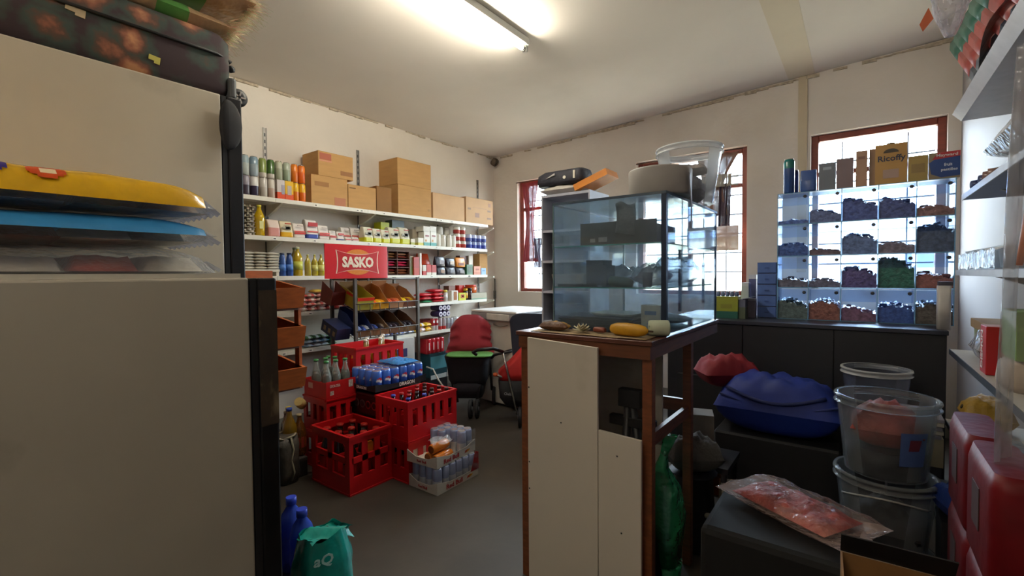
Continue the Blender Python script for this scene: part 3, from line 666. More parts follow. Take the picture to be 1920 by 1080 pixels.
# ------------------------------------------------------------------ third shelf
g = G(); g.box(-.24, 0, 0, .24, .24, .05)
pa, pb = at(455, 480, x=SX-.01), at(524, 480, x=SX-.01)
hb = at(490, 505, x=SX-.01).z - SZ[2]
t = thing('white_tray', 'white slatted board carrying the sugar packets', 'board', (SX-.01, (pa.y+pb.y)/2, SZ[2]+.001), PI/2)
w = pb.y-pa.y
g = G(); g.box(-w/2, 0, hb-.018, w/2, .24, hb); obj('deck', g, OFFW, t)
for x in (-w/2, w/2-.02):
    g = G(); g.box(x, 0.01, 0, x+.02, .23, hb-.018); obj('foot', g, OFFW, t)
ztop = at(490, 472, x=SX-.02).z; n = 6; zz = SZ[2]+.001+hb; hs = (ztop-zz)/n
for l in range(n):
    for c_ in range(3):
        p0 = 456+c_*23.2
        item(2, p0, p0+23, None, 'pillow', ['d8d2c4', 'cfc9ba', 'ddd8cc'][c_], '%s white sugar packet in the %s pile on the white board' % (lev[l], ['fridge side', 'middle', 'oil side'][c_]), zb=zz+hs*l, zt=hs*.97, d=.13, seed=l*3+c_, name='sugar_packet', group='white sugar packets', off=.02)
for i, p0 in enumerate((525.5, 539)):
    item(2, p0, p0+13, 474, 'bottle', '2c4c8c', 'dark blue bottle beside the sugar packets, %s' % ['nearer the sugar', 'nearer the oil'][i], clear=False, cap='26304a', neck=.6, band='4a78c0')
item(2, 554, 571, 463, 'bottle', 'c8a818', 'tall front bottle of golden cooking oil with yellow label', cap='c8c8a0', neck=.35, band='c8c850')
item(2, 548, 562, 464, 'bottle', 'b0901c', 'rear bottle of golden oil peeking between the blue bottles', cap='6a7450', neck=.35, off=.13)
for i, p0 in enumerate((574, 587, 599)):
    item(2, p0, p0+11.5, 477, 'bottle', 'b8a41c', '%s slim golden oil bottle next to the sign' % ['first', 'second', 'third'][i], cap='c0b860', neck=.3, band='d0c870' if i else None)
# compartment rack of packs
pa, pb = at(727, 480, x=SX-.02), at(768, 480, x=SX-.02); hz = at(750, 471, x=SX-.02).z-SZ[2]
t = thing('pigeonhole_display', 'dark wooden pigeonhole display of packets beside the red sign', 'display', (SX-.02, (pa.y+pb.y)/2, SZ[2]+.001), PI/2)
w = pb.y-pa.y; wd = mat('5a3626', .6, var=.2)
g = G(); g.box(-w/2, .18, 0, w/2, .185, hz); obj('back_panel', g, wd, t)
for x in (-w/2, -w/2+w*.42, w/2-.006):
    g = G(); g.box(x, 0, 0, x+.005, .18, hz); obj('divider', g, wd, t)
for k in range(4):
    g = G(); g.box(-w/2+.0055, 0.001, hz*k/3 - (0.005 if k else 0), w/2-.007, .179, hz*k/3+(0 if k else .005)); obj('shelf_board', g, wd, t)
x0 = -w/2
cc = ['b8684c', 'c8304c', '8a4030']
for k in range(3):
    for c_ in range(2):
        for q in range(2):
            u0 = (x0+.008, x0+w*.42-.003) if c_ == 0 else (x0+w*.42+.008, w/2-.010)
            g = G(); wq = u0[1]-u0[0]; g.pillow(wq, .12, .026, 8, 6, k*3+q); o = obj('packet', g, col(['a87c60', '8a3430', 'd8385c', 'c85070', '9a6a48', 'a07850'][(k*2+q+c_) % 6] if c_ == 0 else [['9a5a3c', 'b07050'], ['d83860', 'd04868'], ['8a4438', 'b89070']][k][q], .3), None)
            o.location = (t.location.x-.01-.065, t.location.y+(u0[0]+u0[1])/2, t.location.z+.006+hz*k/3+q*.0275); o.rotation_euler = (0, 0, PI/2)
            tag(o, '%s packet in the %s row of the pigeonhole display, %s column' % (['lower', 'upper'][q], ['bottom', 'middle', 'top'][k], ['sign side', 'corner side'][c_]), 'packet', 'packets in the pigeonholes')
item(2, 768.5, 775.5, 480, 'box', [(.45, '6a7a3c'), (.55, '7c7048')], 'tall olive green tea box beside the pigeonholes', off=.03)
item(2, 776, 786, 482, 'box', [(.4, 'b8402c'), (.6, 'a83a30')], 'tall red tea box beside the olive one')
item(2, 787, 790.5, 475, 'box', [(1, 'e0d8cc')], 'thin white box edge on between red boxes')
item(2, 793, 799, 497, 'box', [(.4, 'b83428'), (.6, 'd8d0c0')], 'small red and white box in front of the orange sack')
item(2, 800, 808.5, 496, 'box', [(.25, 'd8cfc0'), (.75, 'b8362c')], 'small red box with white foot, first of two')
item(2, 809.5, 818, 497, 'box', [(.25, 'd8cfc0'), (.75, 'a8342e')], 'small red box with white foot, beside the black pouches')
item(2, 792, 812, 475, 'pouch', [(1, 'd84a1c')], 'bright orange red crisp bag standing behind small red boxes', off=.12, name='crisp_bag', cat='packet')
def blackp(p0, p1, yt, lab, c='25222c', zb=None, pic='8a8488'):
    return item(2, p0, p1, yt, 'pouch', [(1, c)], lab, zb=zb, d=.05, name='coffee_pouch', band=[(.1, .45, .45, .4, pic)], off=.02)
a = blackp(820, 836, 500, 'lower dark pouch first in the row of coffee packs', pic='8c6a50'); blackp(817, 835, 481, 'upper dark pouch first in the row of coffee packs', zb=a['_top'])
a = blackp(838, 854.5, 500, 'lower dark pouch second in the row of coffee packs', pic='70727c'); blackp(838, 854, 484, 'upper dark pouch with light corner, second in the row', zb=a['_top'], pic='c8b8a8')
a = blackp(856, 873, 501, 'lower dark pouch below the orange one'); item(2, 856, 873, 483, 'pouch', [(1, 'd8862c')], 'orange pouch on top of a dark one', zb=a['_top'], d=.05, off=.02, band=[(0, .3, .6, .25, '7a3c24')])
item(2, 862, 878, 479.5, 'box', [(1, '6a3c2c')], 'brown box standing behind the orange pouch', off=.14, d=.06)
item(2, 875, 886, 496, 'box', [(1, '2f6a48')], 'green tea box near the corner end of the third shelf', band=[(0, .5, .6, .6, '25503a')])
item(2, 879, 886.5, 479.5, 'box', [(1, 'dcd6c8')], 'slim white box standing behind the green tea box', off=.12, d=.04)
item(2, 888.5, 901, 499, 'box', [(.3, 'c87860'), (.7, 'd89478')], 'salmon pink box beside the pale blue one', band=[(0, .6, .5, .2, 'b05a44')])
item(2, 902, 911, 502.5, 'box', [(1, '8cb4d8')], 'small pale blue box at the end of the third shelf', band=[(0, .6, .5, .2, '5a88b8')])
item(2, 899, 914, 476, 'case', 'x', 'tan cardboard box standing behind the pale blue box', off=.13, d=.1)
# ------------------------------------------------------------------ fourth shelf
rnd = random.Random(21)
for c_ in range(4):
    for l in range(4):
        p0 = 560+c_*17; yh = .034
        item(3, p0, p0+17, None, 'pillow', [(1, ['a8403a', 'c8948c', '9a3230', 'c07068', 'b8a090'][rnd.randrange(5)]), (1, ['d8c8bc', 'b85048'][l % 2])], '%s red and cream sweet packet, pile %s from the wooden bins' % (lev[l], ['first', 'second', 'third', 'fourth'][c_]), zb=SZ[3]+yh*l, zt=yh*.97, d=.11, seed=c_*5+l, name='sweet_packet', group='red sweet packets on the fourth shelf')
item(3, 588, 606, None, 'pillow', 'c8a848', 'yellow packet lying on the red sweet packets', zb=SZ[3]+.136, zt=.03, d=.1, name='sweet_packet')
for c_ in range(7):
    p0 = 628+c_*21
    for l in range(2 if c_ < 4 else 1):
        item(3, p0, p0+20, None, 'pillow', [(1, ['b84840', 'c89890', 'd8b8a8', 'a83c34', 'c8b0a0', '6a88b8', 'b05850'][c_]), (1, ['d8c8b8', 'c04840', 'b84440', 'd0c0b0', '5a8cc0', 'd8d8e0', 'c8a8a0'][c_])], '%s wrapped sweet bar behind the wire rack, place %s' % (lev[l], ['one', 'two', 'three', 'four', 'five', 'six', 'seven'][c_]), zb=SZ[3]+.035*l, zt=.034, d=.1, seed=c_+50*l, name='sweet_packet', group='sweet bars behind the wire rack')
zf = SZ[3]
item(3, 793, 811, None, 'pillow', '3f9a68', 'green packet at the bottom of the red flour pile', zb=zf, zt=.022, d=.14, name='flour_packet')
item(3, 812, 833, None, 'pillow', 'b82c34', 'red packet at the bottom of the flour pile, corner side', zb=zf, zt=.022, d=.14, name='flour_packet')
for l in range(3):
    for c_ in range(2):
        if l == 2 and c_ == 0: continue
        t = item(3, 791+c_*21, 811.5+c_*21, None, 'pillow', [(1, 'c02430'), (1, 'cc3a40')], '%s red flour packet with white letters, %s column' % (['lower', 'middle', 'upper'][l], ['sign side', 'corner side'][c_]), zb=zf+.0225+.036*l, zt=.035, d=.14, seed=l*2+c_, name='flour_packet', group='red flour packets')
        g = G(); g.box(-.045, -.0005, .014, .045, .002, .024); obj('letter_band', g, mat('e8dcd8', .5, var=.6, scale=120), t, (0, 0.008, 0))
item(3, 833, 840.5, 544, 'jar', [(1, 'c8c0b8'), (1, 'd8d4d0')], 'white jar with yellow lid beside the red flour', lid='d8c850')
item(3, 846, 858, 545, 'box', [(1, 'dcd4c8')], 'white box with brown picture on the fourth shelf', band=[(0.05, .5, .5, .8, '9a5a20')])
item(3, 841, 853, 536, 'box', [(1, '8a5c4c')], 'brown box standing behind the white pictured box', off=.12, d=.08)
item(3, 860, 873, 549, 'box', [(1, 'c8c838')], 'lime yellow carton with round red mark', band=[(0, .55, .5, .45, 'c85a30'), (0, .55, .25, .22, 'e0c840')])
item(3, 860, 870, 535, 'box', [(.5, 'd8c020'), (.5, 'd8301c')], 'yellow and red box standing behind the lime carton', off=.10, d=.06)
item(3, 872, 878, 541, 'jar', [(1, '30201c'), (1, 'd8a018')], 'dark jar with yellow label beside the lime carton', lid='d8b020')
item(3, 880, 886, 540, 'jar', [(1, '2c1c1c'), (1, '402428')], 'dark brown jar with black lid near the end', lid='20181a')
a = item(3, 883, 912, 549, 'box', [(.15, '5f8a70'), (.85, 'a8a088')], 'olive grey flat box at the end of the fourth shelf', d=.1)
item(3, 882, 898, 534, 'jar', [(1, 'c8602c')], 'orange plastic tub with red lid on the flat box', lid='c03420', zb=a['_top'], d=.08)
# ------------------------------------------------------------------ lowest shelf
for c_ in range(4):
    for l in range(3):
        p0 = 571+c_*14.6
        item(4, p0, p0+14.4, None, 'pillow', [(1, [['8ca8c8', 'a8bcd0', '5f8a60'], ['c0c8d0', '7ea0c8', '4a7c54'], ['d0d8dc', '6a94c0', '8ab090'], ['6a9a70', '3f7a50', 'c8d8c8']][c_][l]), (1, 'c8d4dc')], '%s pale washing powder packet, pile %s from the wooden bins' % (lev[l], ['first', 'second', 'third', 'fourth'][c_]), zb=SZ[4]+.030*l, zt=.029, d=.11, seed=c_*3+l, name='washing_powder_packet', group='washing powder packets')
for c_ in range(5):
    p0 = 716+c_*15
    item(4, p0, p0+14.5, None, 'pillow', [(1, ['c8ccd8', '4a6ab8', 'd0d8e0', '8aa0c8', 'd8b820'][c_]), (1, ['7a90c0', 'd8dce0', '5a7ac0', 'dadada', 'e0c838'][c_])], ['pale blue packet nearest the tall crate', 'blue packet with pale centre beneath the wire rack', 'pale packet with blue centre beneath the wire rack', 'grey blue packet at the rack post', 'yellow packet behind the rack post'][c_], zt=.04, d=.1, seed=c_, name='soap_packet', group='packets beneath the wire rack')
item(4, 773, 780, 613, 'bottle', 'd8c020', 'yellow bottle standing behind the rack post', clear=False, cap='e0c830', off=.05)
for i, (p0, p1, c1, c2) in enumerate([(786, 797, 'c8a0a8', 'd8d0d4'), (797, 808, 'd8b020', 'd89c20')]):
    a = item(4, p0, p1, None, 'pillow', [(1, c1), (1, c2)], ['pink and white snack packet beside the rack post', 'yellow snack packet beside the red can pack'][i], zt=.045, d=.09, name='snack_packet', seed=i)
    item(4, p0, p1, None, 'pillow', [(1, ['e0b020', 'e0c030'][i]), (1, c2)], ['yellow snack packet on the pink and white one', 'bright yellow snack packet on another yellow one'][i], zb=a['_top'], zt=.04, d=.09, name='snack_packet', seed=i+5)
item(4, 791, 808, 598, 'box', [(1, 'a84440')], 'dull red box at the back behind the yellow packets', off=.15, d=.07)
for i, p0 in enumerate((809, 815.5)):
    item(4, p0, p0+6.2, 597, 'can', [(.4, 'c8c0c0'), (.6, 'a82c34')], ['red and white drink can nearer the rack', 'red and white drink can farther from the rack'][i], band=[(0, .72, .5, .2, 'e8dcd8')], group='red and white cans on the lowest shelf')
for i, p0 in enumerate((823, 830, 837, 843.5)):
    item(4, p0, p0+6.2, 596, 'can', [(.3, 'b83838'), (.7, 'b0a4a8')] if i < 2 else [(.5, '9a94a0'), (.5, 'a8acb4')], '%s silver drink can beside the red and white cans' % ['first', 'second', 'third', 'fourth'][i], group='silver cans on the lowest shelf')
# six purple cans lying with their ends to the room, on the silver cans
zq = at(830, 595, x=SX-.012).z
for r_ in range(2):
    for c_ in range(3):
        a = at(826.5+c_*7.2, 590-r_*10, x=SX-.012)
        t = thing('lying_can', 'purple can lying with its white end to the room, %s row, %s' % (['lower', 'upper'][r_], ['sign side', 'middle', 'corner side'][c_]), 'can', (SX-.012, a.y, zq+.034+r_*.062), PI/2, 'purple cans lying on the silver cans')
        g = G(); g.T = Matrix.Rotation(-PI/2, 4, 'X'); g.lathe([(.026, 0), (.030, .006), (.030, .118), (.026, .124)], 14); obj('can_body', g, col('3a2c5c', .3), t)
        g = G(); g.T = Matrix.Rotation(PI/2, 4, 'X'); g.lathe([(.024, 0.0), (.024, .0015)], 14); e = obj('can_end', g, col('d8d4dc'), t)
        g = G(); g.T = Matrix.Rotation(PI/2, 4, 'X'); g.lathe([(.011, 0.0016), (.011, .003)], 10); obj('tab', g, col('4a4060'), e)
a = item(4, 851, 862, 594, 'can', [(.5, 'a8aab0'), (.5, 'b8bcc0')], 'clear grey tumbler sleeve behind the red pushchair top', group=None, name='cup_sleeve', cat='cups')
# ------------------------------------------------------------------ below the shelves, along the wall
def floorbox(name, label, cat, px0, px1, ytop, X, z0, cols, kind='box', d=.2, group=None, band=None, **k):
    a = at(px0, 480, x=X); b = at(px1, 480, x=X); z1 = at((px0+px1)/2, ytop, x=X).z
    t = thing(name, label, cat, (X, (a.y+b.y)/2, z0), PI/2, group); w = b.y-a.y; h = z1-z0
    BLD[kind](t, w, d, h, cols if isinstance(cols, list) else [(1, cols)], **k)
    for q in band or []:
        bx, bz, bw, bh, bc = q[:5]; g = G(); g.box(bx*w-bw*w/2, -.002, (bz-bh/2)*h, bx*w+bw*w/2, -.0002, (bz+bh/2)*h); o = obj('label_print', g, col(bc), t)
        if len(q) > 5: text(q[5], bw*w*.85, bh*h*.7, col(q[6]), o, bx*w, bz*h, -.0035)
    t['_top'] = z0+h; return t
# ------------------------------------------------------------------ goods on the floor below the shelves
X0 = -3.35
floorbox('microwave_box', 'white box under the lowest shelf, left of the rack post', 'box', 733, 775, 636, -3.30, 0.0, [(1, 'd8d6d0')], d=.26, band=[(-.1, .80, .5, .12, '4a4a7a'), (-.1, .66, .5, .06, 'b87840'), (.1, .4, .6, .2, 'b8b8b4')])
t = floorbox('can_case', 'black case with teal can print below the red cans', 'case', 803, 836, 662, -3.36, 0.0, [(.45, '18181c'), (.55, '1a3c46')], band=[(0, .78, .9, .3, '4a8a98'), (0, .45, .9, .10, 'b8c0c0')], d=.22)
z_ = t['_top']
for i in range(4):
    a = at(806+i*8, 640, x=-3.37)
    tt = thing('soda_can_pack', 'red shrink pack of cans, %s on the teal printed case' % ['first', 'second', 'third', 'fourth'][i], 'cans', (-3.37, a.y, z_), PI/2, 'red can packs under the shelf')
    h = at(820, 634, x=-3.36).z-z_
    g = G(); g.loft([(0, .058, .12, 0), (.01, .062, .125, 0), (h-.01, .062, .125, 0), (h, .055, .12, 0)], .35, 4, True, 0, .064); obj('shrink_film', g, mat('c02430', .25, var=.2, scale=12, coat=.5), tt)
    g = G(); g.box(-.012, -.001, h*.25, .0, 0.0015, h*.75); obj('logo_stripe', g, col('e8c8c8'), tt)
g = G(); g.lathe(bottle_prof(.03, .2, .35), 12); t = thing('soda_bottle', 'clear bottle lying beside the red cans behind the red pushchair', 'bottle', (-3.30, at(845, 640, x=-3.3).y, z_), PI/2)
obj('bottle_body', g, film('b8c0d8', .6), t, (0, 0, .0))
# plug and lead on the wall
pp = at(790, 650, x=XL+.012)
t = thing('wall_socket', 'wall socket with black plug under the shelves beside the rack post', 'socket', (XL+.001, pp.y, pp.z), PI/2)
g = G(); g.box(-.06, -.012, -.04, .06, 0, .04); obj('socket_plate', g, OFFW, t, bevel=.003)
g = G(); g.prism([(-.022, -.02), (.022, -.02), (.022, .01), (.008, .035), (-.008, .035), (-.022, .01)], -.045, -.0125); obj('plug', g, BLACK, t, bevel=.004)
g = G(); g.tube([(0, -.035, -.02), (0.005, -.04, -.10), (-.02, -.03, -.25), (-.01, -.03, -.42), (.06, -.05, pp.z*-1+.008)], .004, 6); obj('black_lead', g, BLACK, t)
pts = [at(800, 688, x=-3.2), at(812, 692, x=-3.1), at(822, 712, x=-3.0), at(832, 726, x=-2.9), at(846, 731, x=-2.8)]
g = G(); g.tube(pts, .007, 8); tag(obj('white_lead', g, mat('d8d4cc', .5)), 'white electric lead curling behind the blue cans', 'cord')
g = G(); g.lathe([(.06, 0), (.075, .02), (.078, .09), (.06, .14), (.02, .16)], 20)
t = thing('steel_kettle', 'shiny round appliance on the floor behind the blue can tray', 'kettle', (-3.02, at(808, 700, x=-3.02).y, 0), 0)
obj('kettle_body', g, CHROME, t); g = G(); g.tube([(.05, 0, .15), (.09, 0, .2), (0, 0, .24), (-.09, 0, .2), (-.05, 0, .15)], .008, 8); obj('handle', g, BLACK, t)

# ------------------------------------------------------------------ wooden bread bins
RX = -2.30
t = thing('tiered_wooden_bins', 'orange-brown wooden display of tilted bins beside the fridge', 'display', (RX, 0.93, 0))
yR = at(573, 540, x=RX).y-.93
zl = [at(573, p, x=RX).z for p in (539, 611, 688)]
hb_ = at(573, 539, x=RX).z-at(573, 568, x=RX).z
for k, z in enumerate(zl):
    g = G(); h = .105
    g.prism([(0, z), (-.028, z-h), (-.046, z-h), (-.018, z)], 0, yR, 'y'); f = obj('bin_front', g, WOODR, t)
    g = G(); g.prism([(-.34, z+.035), (-.34, z-h-.01), (-.046, z-h), (-.018, z-.001), (-.03, z+.002), (-.28, z+.035)], yR-.016, yR-.001, 'y'); obj('bin_end', g, WOODR, t)
    g = G(); g.prism([(-.34, z+.035), (-.34, z-h-.01), (-.046, z-h), (-.018, z-.001), (-.03, z+.002), (-.28, z+.035)], 0.001, .016, 'y'); obj('bin_end', g, WOODR, t)
    g = G(); g.box(-.34, .017, z-h-.012, -.047, yR-.017, z-h); obj('bin_floor', g, WOOD, t)
for y in (-.0, yR-.016):
    g = G(); g.box(-.40, y, .0, -.362, y+.015, zl[0]+.09); obj('post', g, WOODR, t)
    g = G(); g.box(-.09, y, zl[2]-.117, -.048, y+.015, zl[0]-.117); obj('post', g, WOODR, t)
g = G(); g.box(-.3615, 0, zl[2]-.25, -.345, yR, zl[0]+.09); obj('back_board', g, WOODR, t)

# ------------------------------------------------------------------ red crates and bottles
def crate(w, d, h, label, loc, slots=5, dslots=4, group=None, two=False, rz=0):
    """moulded bottle crate: long side w on y, short side d on x; origin at the corner nearest the aisle (-x, +y run away)"""
    t = thing('bottle_crate', label, 'crate', loc, rz, group)
    g = G(); th = .012; m = RED
    lo, hi = (.36, .80) if not two else (.30, .86)
    def wall(n, L, put):
        g = G()
        def b(u0, z0, u1, z1, t0=0, t1=th): put(g, u0, z0, u1, z1, t0, t1)
        b(0, 0, L, h*lo); b(0, h*hi, L, h); b(0, h*lo, L*.09, h*hi); b(L*.91, h*lo, L, h*hi)
        for i in range(1, n):
            u = L*.06+L*.88*i/n; b(u-L*(.050 if n > 3 else .065), h*lo, u+L*(.050 if n > 3 else .065), h*hi)
        if two: b(L*.06, h*(lo+hi)/2-h*.05, L*.94, h*(lo+hi)/2+h*.05)
        b(-.003, h*.95, L+.003, h, -.005, 0); b(-.003, h*.0, L+.003, h*.03, -.004, 0)
        return g
    g1 = wall(slots, w, lambda g, u0, z0, u1, z1, t0, t1: g.box(-t1, u0, z0, -t0, u1, z1)); obj('long_side', g1, m, t)
    g2 = wall(slots, w, lambda g, u0, z0, u1, z1, t0, t1: g.box(-d+t0, u0, z0, -d+t1, u1, z1)); obj('long_side', g2, m, t)
    g3 = wall(dslots, d-2*th, lambda g, u0, z0, u1, z1, t0, t1: g.box(-th-u0, t0, z0, -th-u1, t1, z1)); obj('short_side', g3, m, t)
    g4 = wall(dslots, d-2*th, lambda g, u0, z0, u1, z1, t0, t1: g.box(-th-u0, w-t1, z0, -th-u1, w-t0, z1)); obj('short_side', g4, m, t)
    g = G(); g.box(-d+th, th, 0.002, -th, w-th, .010); obj('crate_floor', g, m, t)
    nx, ny = (4, 6) if not two else (3, 3)
    g = G()
    for i in range(1, nx): x = -d+th+(d-2*th)*i/nx; g.box(x-.0015, th, .011, x+.0015, w-th, h*.62)
    for j in range(1, ny):
        y = th+(w-2*th)*j/ny
        for i in range(nx):
            xa = -d+th+(d-2*th)*i/nx+.002; xb = -d+th+(d-2*th)*(i+1)/nx-.002; g.box(xa, y-.0015, .011, xb, y+.0015, h*.62)
    obj('dividers', g, m, t); return t
def gbottle(name, label, r, h, glass, cap, loc, group, lab=None, fill=None):
    t = thing(name, label, 'bottle', loc, 0, group)
    g = G(); g.lathe([(r*.92, 0), (r, h*.03), (r, h*.30), (r*.93, h*.40), (r, h*.52), (r*.85, h*.62), (r*.45, h*.80), (r*.40, h*.95)], 12); obj('glass_body', g, glass, t)
    if fill: g = G(); g.lathe([(r*.84, .004), (r*.90, h*.04), (r*.88, h*.5), (r*.6, h*.66)], 10); obj('drink', g, fill, t)
    g = G(); g.lathe([(r*.50, h*.945), (r*.52, h*.97), (r*.46, h)], 10); obj('cap', g, cap, t)
    if lab: g = G(); g.lathe([(r*1.012, h*.22), (r*1.012, h*.48)], 12, cap0=False, cap1=False); obj('label_band', g, lab, t)
    return t
COLA = mat('1c0c08', .12, coat=.6); CLEARG = film('c8d0c8', .25, .05); AMBER = mat('6a3a12', .15, coat=.5)
# C2: two-high stack, aisle side
c2 = (-2.06, 1.745); cr = crate(.40, .295, .236, 'upper red crate of dark bottles in the aisle-side pair', (c2[0], c2[1], .238), group='red bottle crates')
crate(.40, .295, .236, 'lower red crate on the floor in the aisle-side pair', (c2[0], c2[1], 0.0), group='red bottle crates')
def fill(c, w, d, z, nx, ny, r, h, caps, label, group, name='soda_bottle', glass=None, lab=None, seed=1, skip=.0, drink=None):
    rnd = random.Random(seed); protos = {}
    for i in range(nx):
        for j in range(ny):
            if rnd.random() < skip: continue
            k = rnd.randrange(len(caps)); x = c[0]-.012-(d-.024)*(i+.5)/nx; y = c[1]+.012+(w-.024)*(j+.5)/ny
            lb_ = (label % caps[k][1])+', %s row from the aisle, %s along' % (ORD[i], ORD[j])
            if k not in protos: protos[k] = gbottle(name, lb_, r, h, glass or COLA, caps[k][0], (x, y, z), group, lab, drink)
            else: dup(protos[k], (x, y, z), label=lb_)
BLUEC = mat('2a3aa0', .3); REDC = mat('a8241c', .3); GREENC = mat('3a8a4a', .3); DKC = mat('3a1c18', .3)
fill(c2, .40, .295, .249, 4, 6, .027, .235, [(BLUEC, 'blue'), (REDC, 'dark red'), (DKC, 'brown')], '%s capped bottle in the upper aisle-side crate', 'bottles in the upper aisle-side crate', seed=2, skip=.25, lab=mat('b8403a', .4))
fill(c2, .40, .295, .011, 4, 6, .027, .215, [(REDC, 'red')], '%s capped bottle in the lower aisle-side crate', 'bottles in the lower aisle-side crate', seed=3)
# C1: tall crate in front
c1 = (-2.20, 1.455); crate(.283, .375, .325, 'tall red crate nearest the camera with big bottles showing', (c1[0], c1[1], 0), 3, 2, two=True)
fill(c1, .283, .375, .011, 3, 3, .042, .30, [(REDC, 'red')], 'big %s capped bottle in the tall front crate', 'bottles in the tall front crate', glass=COLA, lab=mat('b01c1c', .4), seed=4, name='large_soda_bottle')
gp = at(690, 838, x=c1[0]-.03); g = G(); g.loft([(-.04, .05, .02, 0), (.03, .06, .02, 0), (.045, .04, .015, 0)], .4, 4); tag(obj('orange_cup', g, mat('e08a1c', .4), None, (c1[0]-.022, gp.y, gp.z-.01), (0, 0, PI/2)), 'orange cup seen through the slot of the tall front crate', 'cup')
# C4: three-high stack at the back
c4 = (-2.627, 1.80)
for l in range(3):
    crate(.392, .285, .241, '%s red crate in the three-high stack under the red sign' % ['bottom', 'middle', 'top'][l], (c4[0], c4[1], .2425*l), group='red bottle crates')
rnd = random.Random(9)
p4 = None
for (i, j, cc) in ((0, 1, 'w'), (1, 2, 'w'), (0, 3, 'w'), (1, 4, 'w'), (2, 5, 'w'), (0, 2, 'y'), (0, 4, 'y'), (0, 5, 'y'), (0, 0, 'y'), (2, 1, 'y')):
    x = c4[0]-.012-.261*(i+.5)/4; y = c4[1]+.012+.368*(j+.5)/6; hh_ = .275 if cc == 'w' else .2
    if cc == 'w': gbottle('soda_bottle', 'white capped bottle standing out of the top crate under the sign, %s row, %s along' % (ORD[i], ORD[j]), .027, hh_, film('b89a60', .6, .08), CAPW, (x, y, .4965), 'white capped bottles in the top crate')
    else: gbottle('soda_bottle', 'yellow bottle low in the top crate under the sign, %s row, %s along' % (ORD[i], ORD[j]), .027, hh_, mat('c89a1c', .2), mat('c8a848', .4), (x, y, .4965), 'yellow bottles in the top crate')
# C3: two small crates with a carton of six glass bottles
c3 = (-2.585, 1.560)
for l in range(2): crate(.228, .265, .222, '%s small red crate under the carton of six green capped bottles' % ['bottom', 'upper'][l], (c3[0], c3[1], .2235*l), 3, 3, group='small red crates')
t = thing('bottle_carton', 'red cardboard carton of six glass bottles on the small red crates', 'carton', (c3[0], c3[1], .448))
g = G(); w, d, h = .205, .25, .105
g.box(-.003, 0, 0, 0, w, h); g.box(-d, 0, 0, -d+.003, w, h); g.box(-d+.003, 0, 0, -.003, .003, h*.95); g.box(-d+.003, w-.003, 0, -.003, w, h*.95); g.box(-d+.003, .003, 0, -.003, w-.003, .003)
obj('carton_wall', g, mat('c01a1e', .5, var=.1), t)
text('COCA-COLA', .07, .018, mat('e8d8d0', .5), t, rot=(PI/2, 0, PI/2), loc=(.0008, .06, .075))
g = G(); g.box(0.0002, .155, .05, .001, .185, .095); g.box(.0002, .025, .02, .001, .05, .045); obj('barcode_label', g, mat('d8ccc4', .5, var=.6, scale=90), t)
g = G(); g.box(-.20, -.001, .05, -.15, -.0002, .085); obj('barcode_label', g, mat('d8a8a0', .5), t)
g = G(); g.box(-.11, .003, .0035, -.107, w-.003, h*.9); obj('divider', g, mat('8a1a1a', .6), t)
for i in range(2):
    for j in range(3):
        gbottle('glass_soda_bottle', 'green capped cola bottle in the red carton, %s row, %s along' % (['front', 'rear'][i], ORD[j]), .030, .222, CLEARG, GREENC, (c3[0]-.055-.115*i, c3[1]+.036+.066*j, .4525), 'green capped bottles in the red carton', fill=COLA)
gbottle('glass_soda_bottle', 'glass cola bottle raised behind the others in the red carton', .028, .222, CLEARG, GREENC, (c3[0]-.215, c3[1]+.15, .4525), None, fill=COLA)
# C5: support packs and the tray of blue cans
c5 = (-2.365, 1.765)
t = thing('can_case', 'black and red shrink-wrapped can case between the crate stacks', 'cans', (c5[0], c5[1], .252))
g = G(); g.box(-.255, 0, 0, -.001, .385, .21); obj('case_body', g, mat('2a1416', .3, var=.3, coat=.4), t, bevel=.012, seg=2)
for i in range(4):
    g = G(); x = -.03-.06*i; g.T = Matrix.Translation((x, -.0015, .14)) @ Matrix.Rotation(PI/2, 4, 'X'); g.lathe([(.026, 0), (.026, .001)], 20); g.m = 1; g.lathe([(.018, .001), (.018, .0015)], 20); obj('can_end_print', g, [mat('9a2a30', .3), mat('2a1014', .3)] if i < 2 else [mat('5a5a60', .3), mat('383438', .3)], t)
g = G(); g.box(-.09, -.0015, .01, -.03, -.0005, .05); obj('white_label', g, col('d8d0cc'), t)
t = thing('can_case', 'dark can case on the floor under the black and red case', 'cans', (c5[0], c5[1], 0))
g = G(); g.box(-.255, 0, 0, -.001, .385, .25); obj('case_body', g, mat('1c1416', .4), t, bevel=.008)
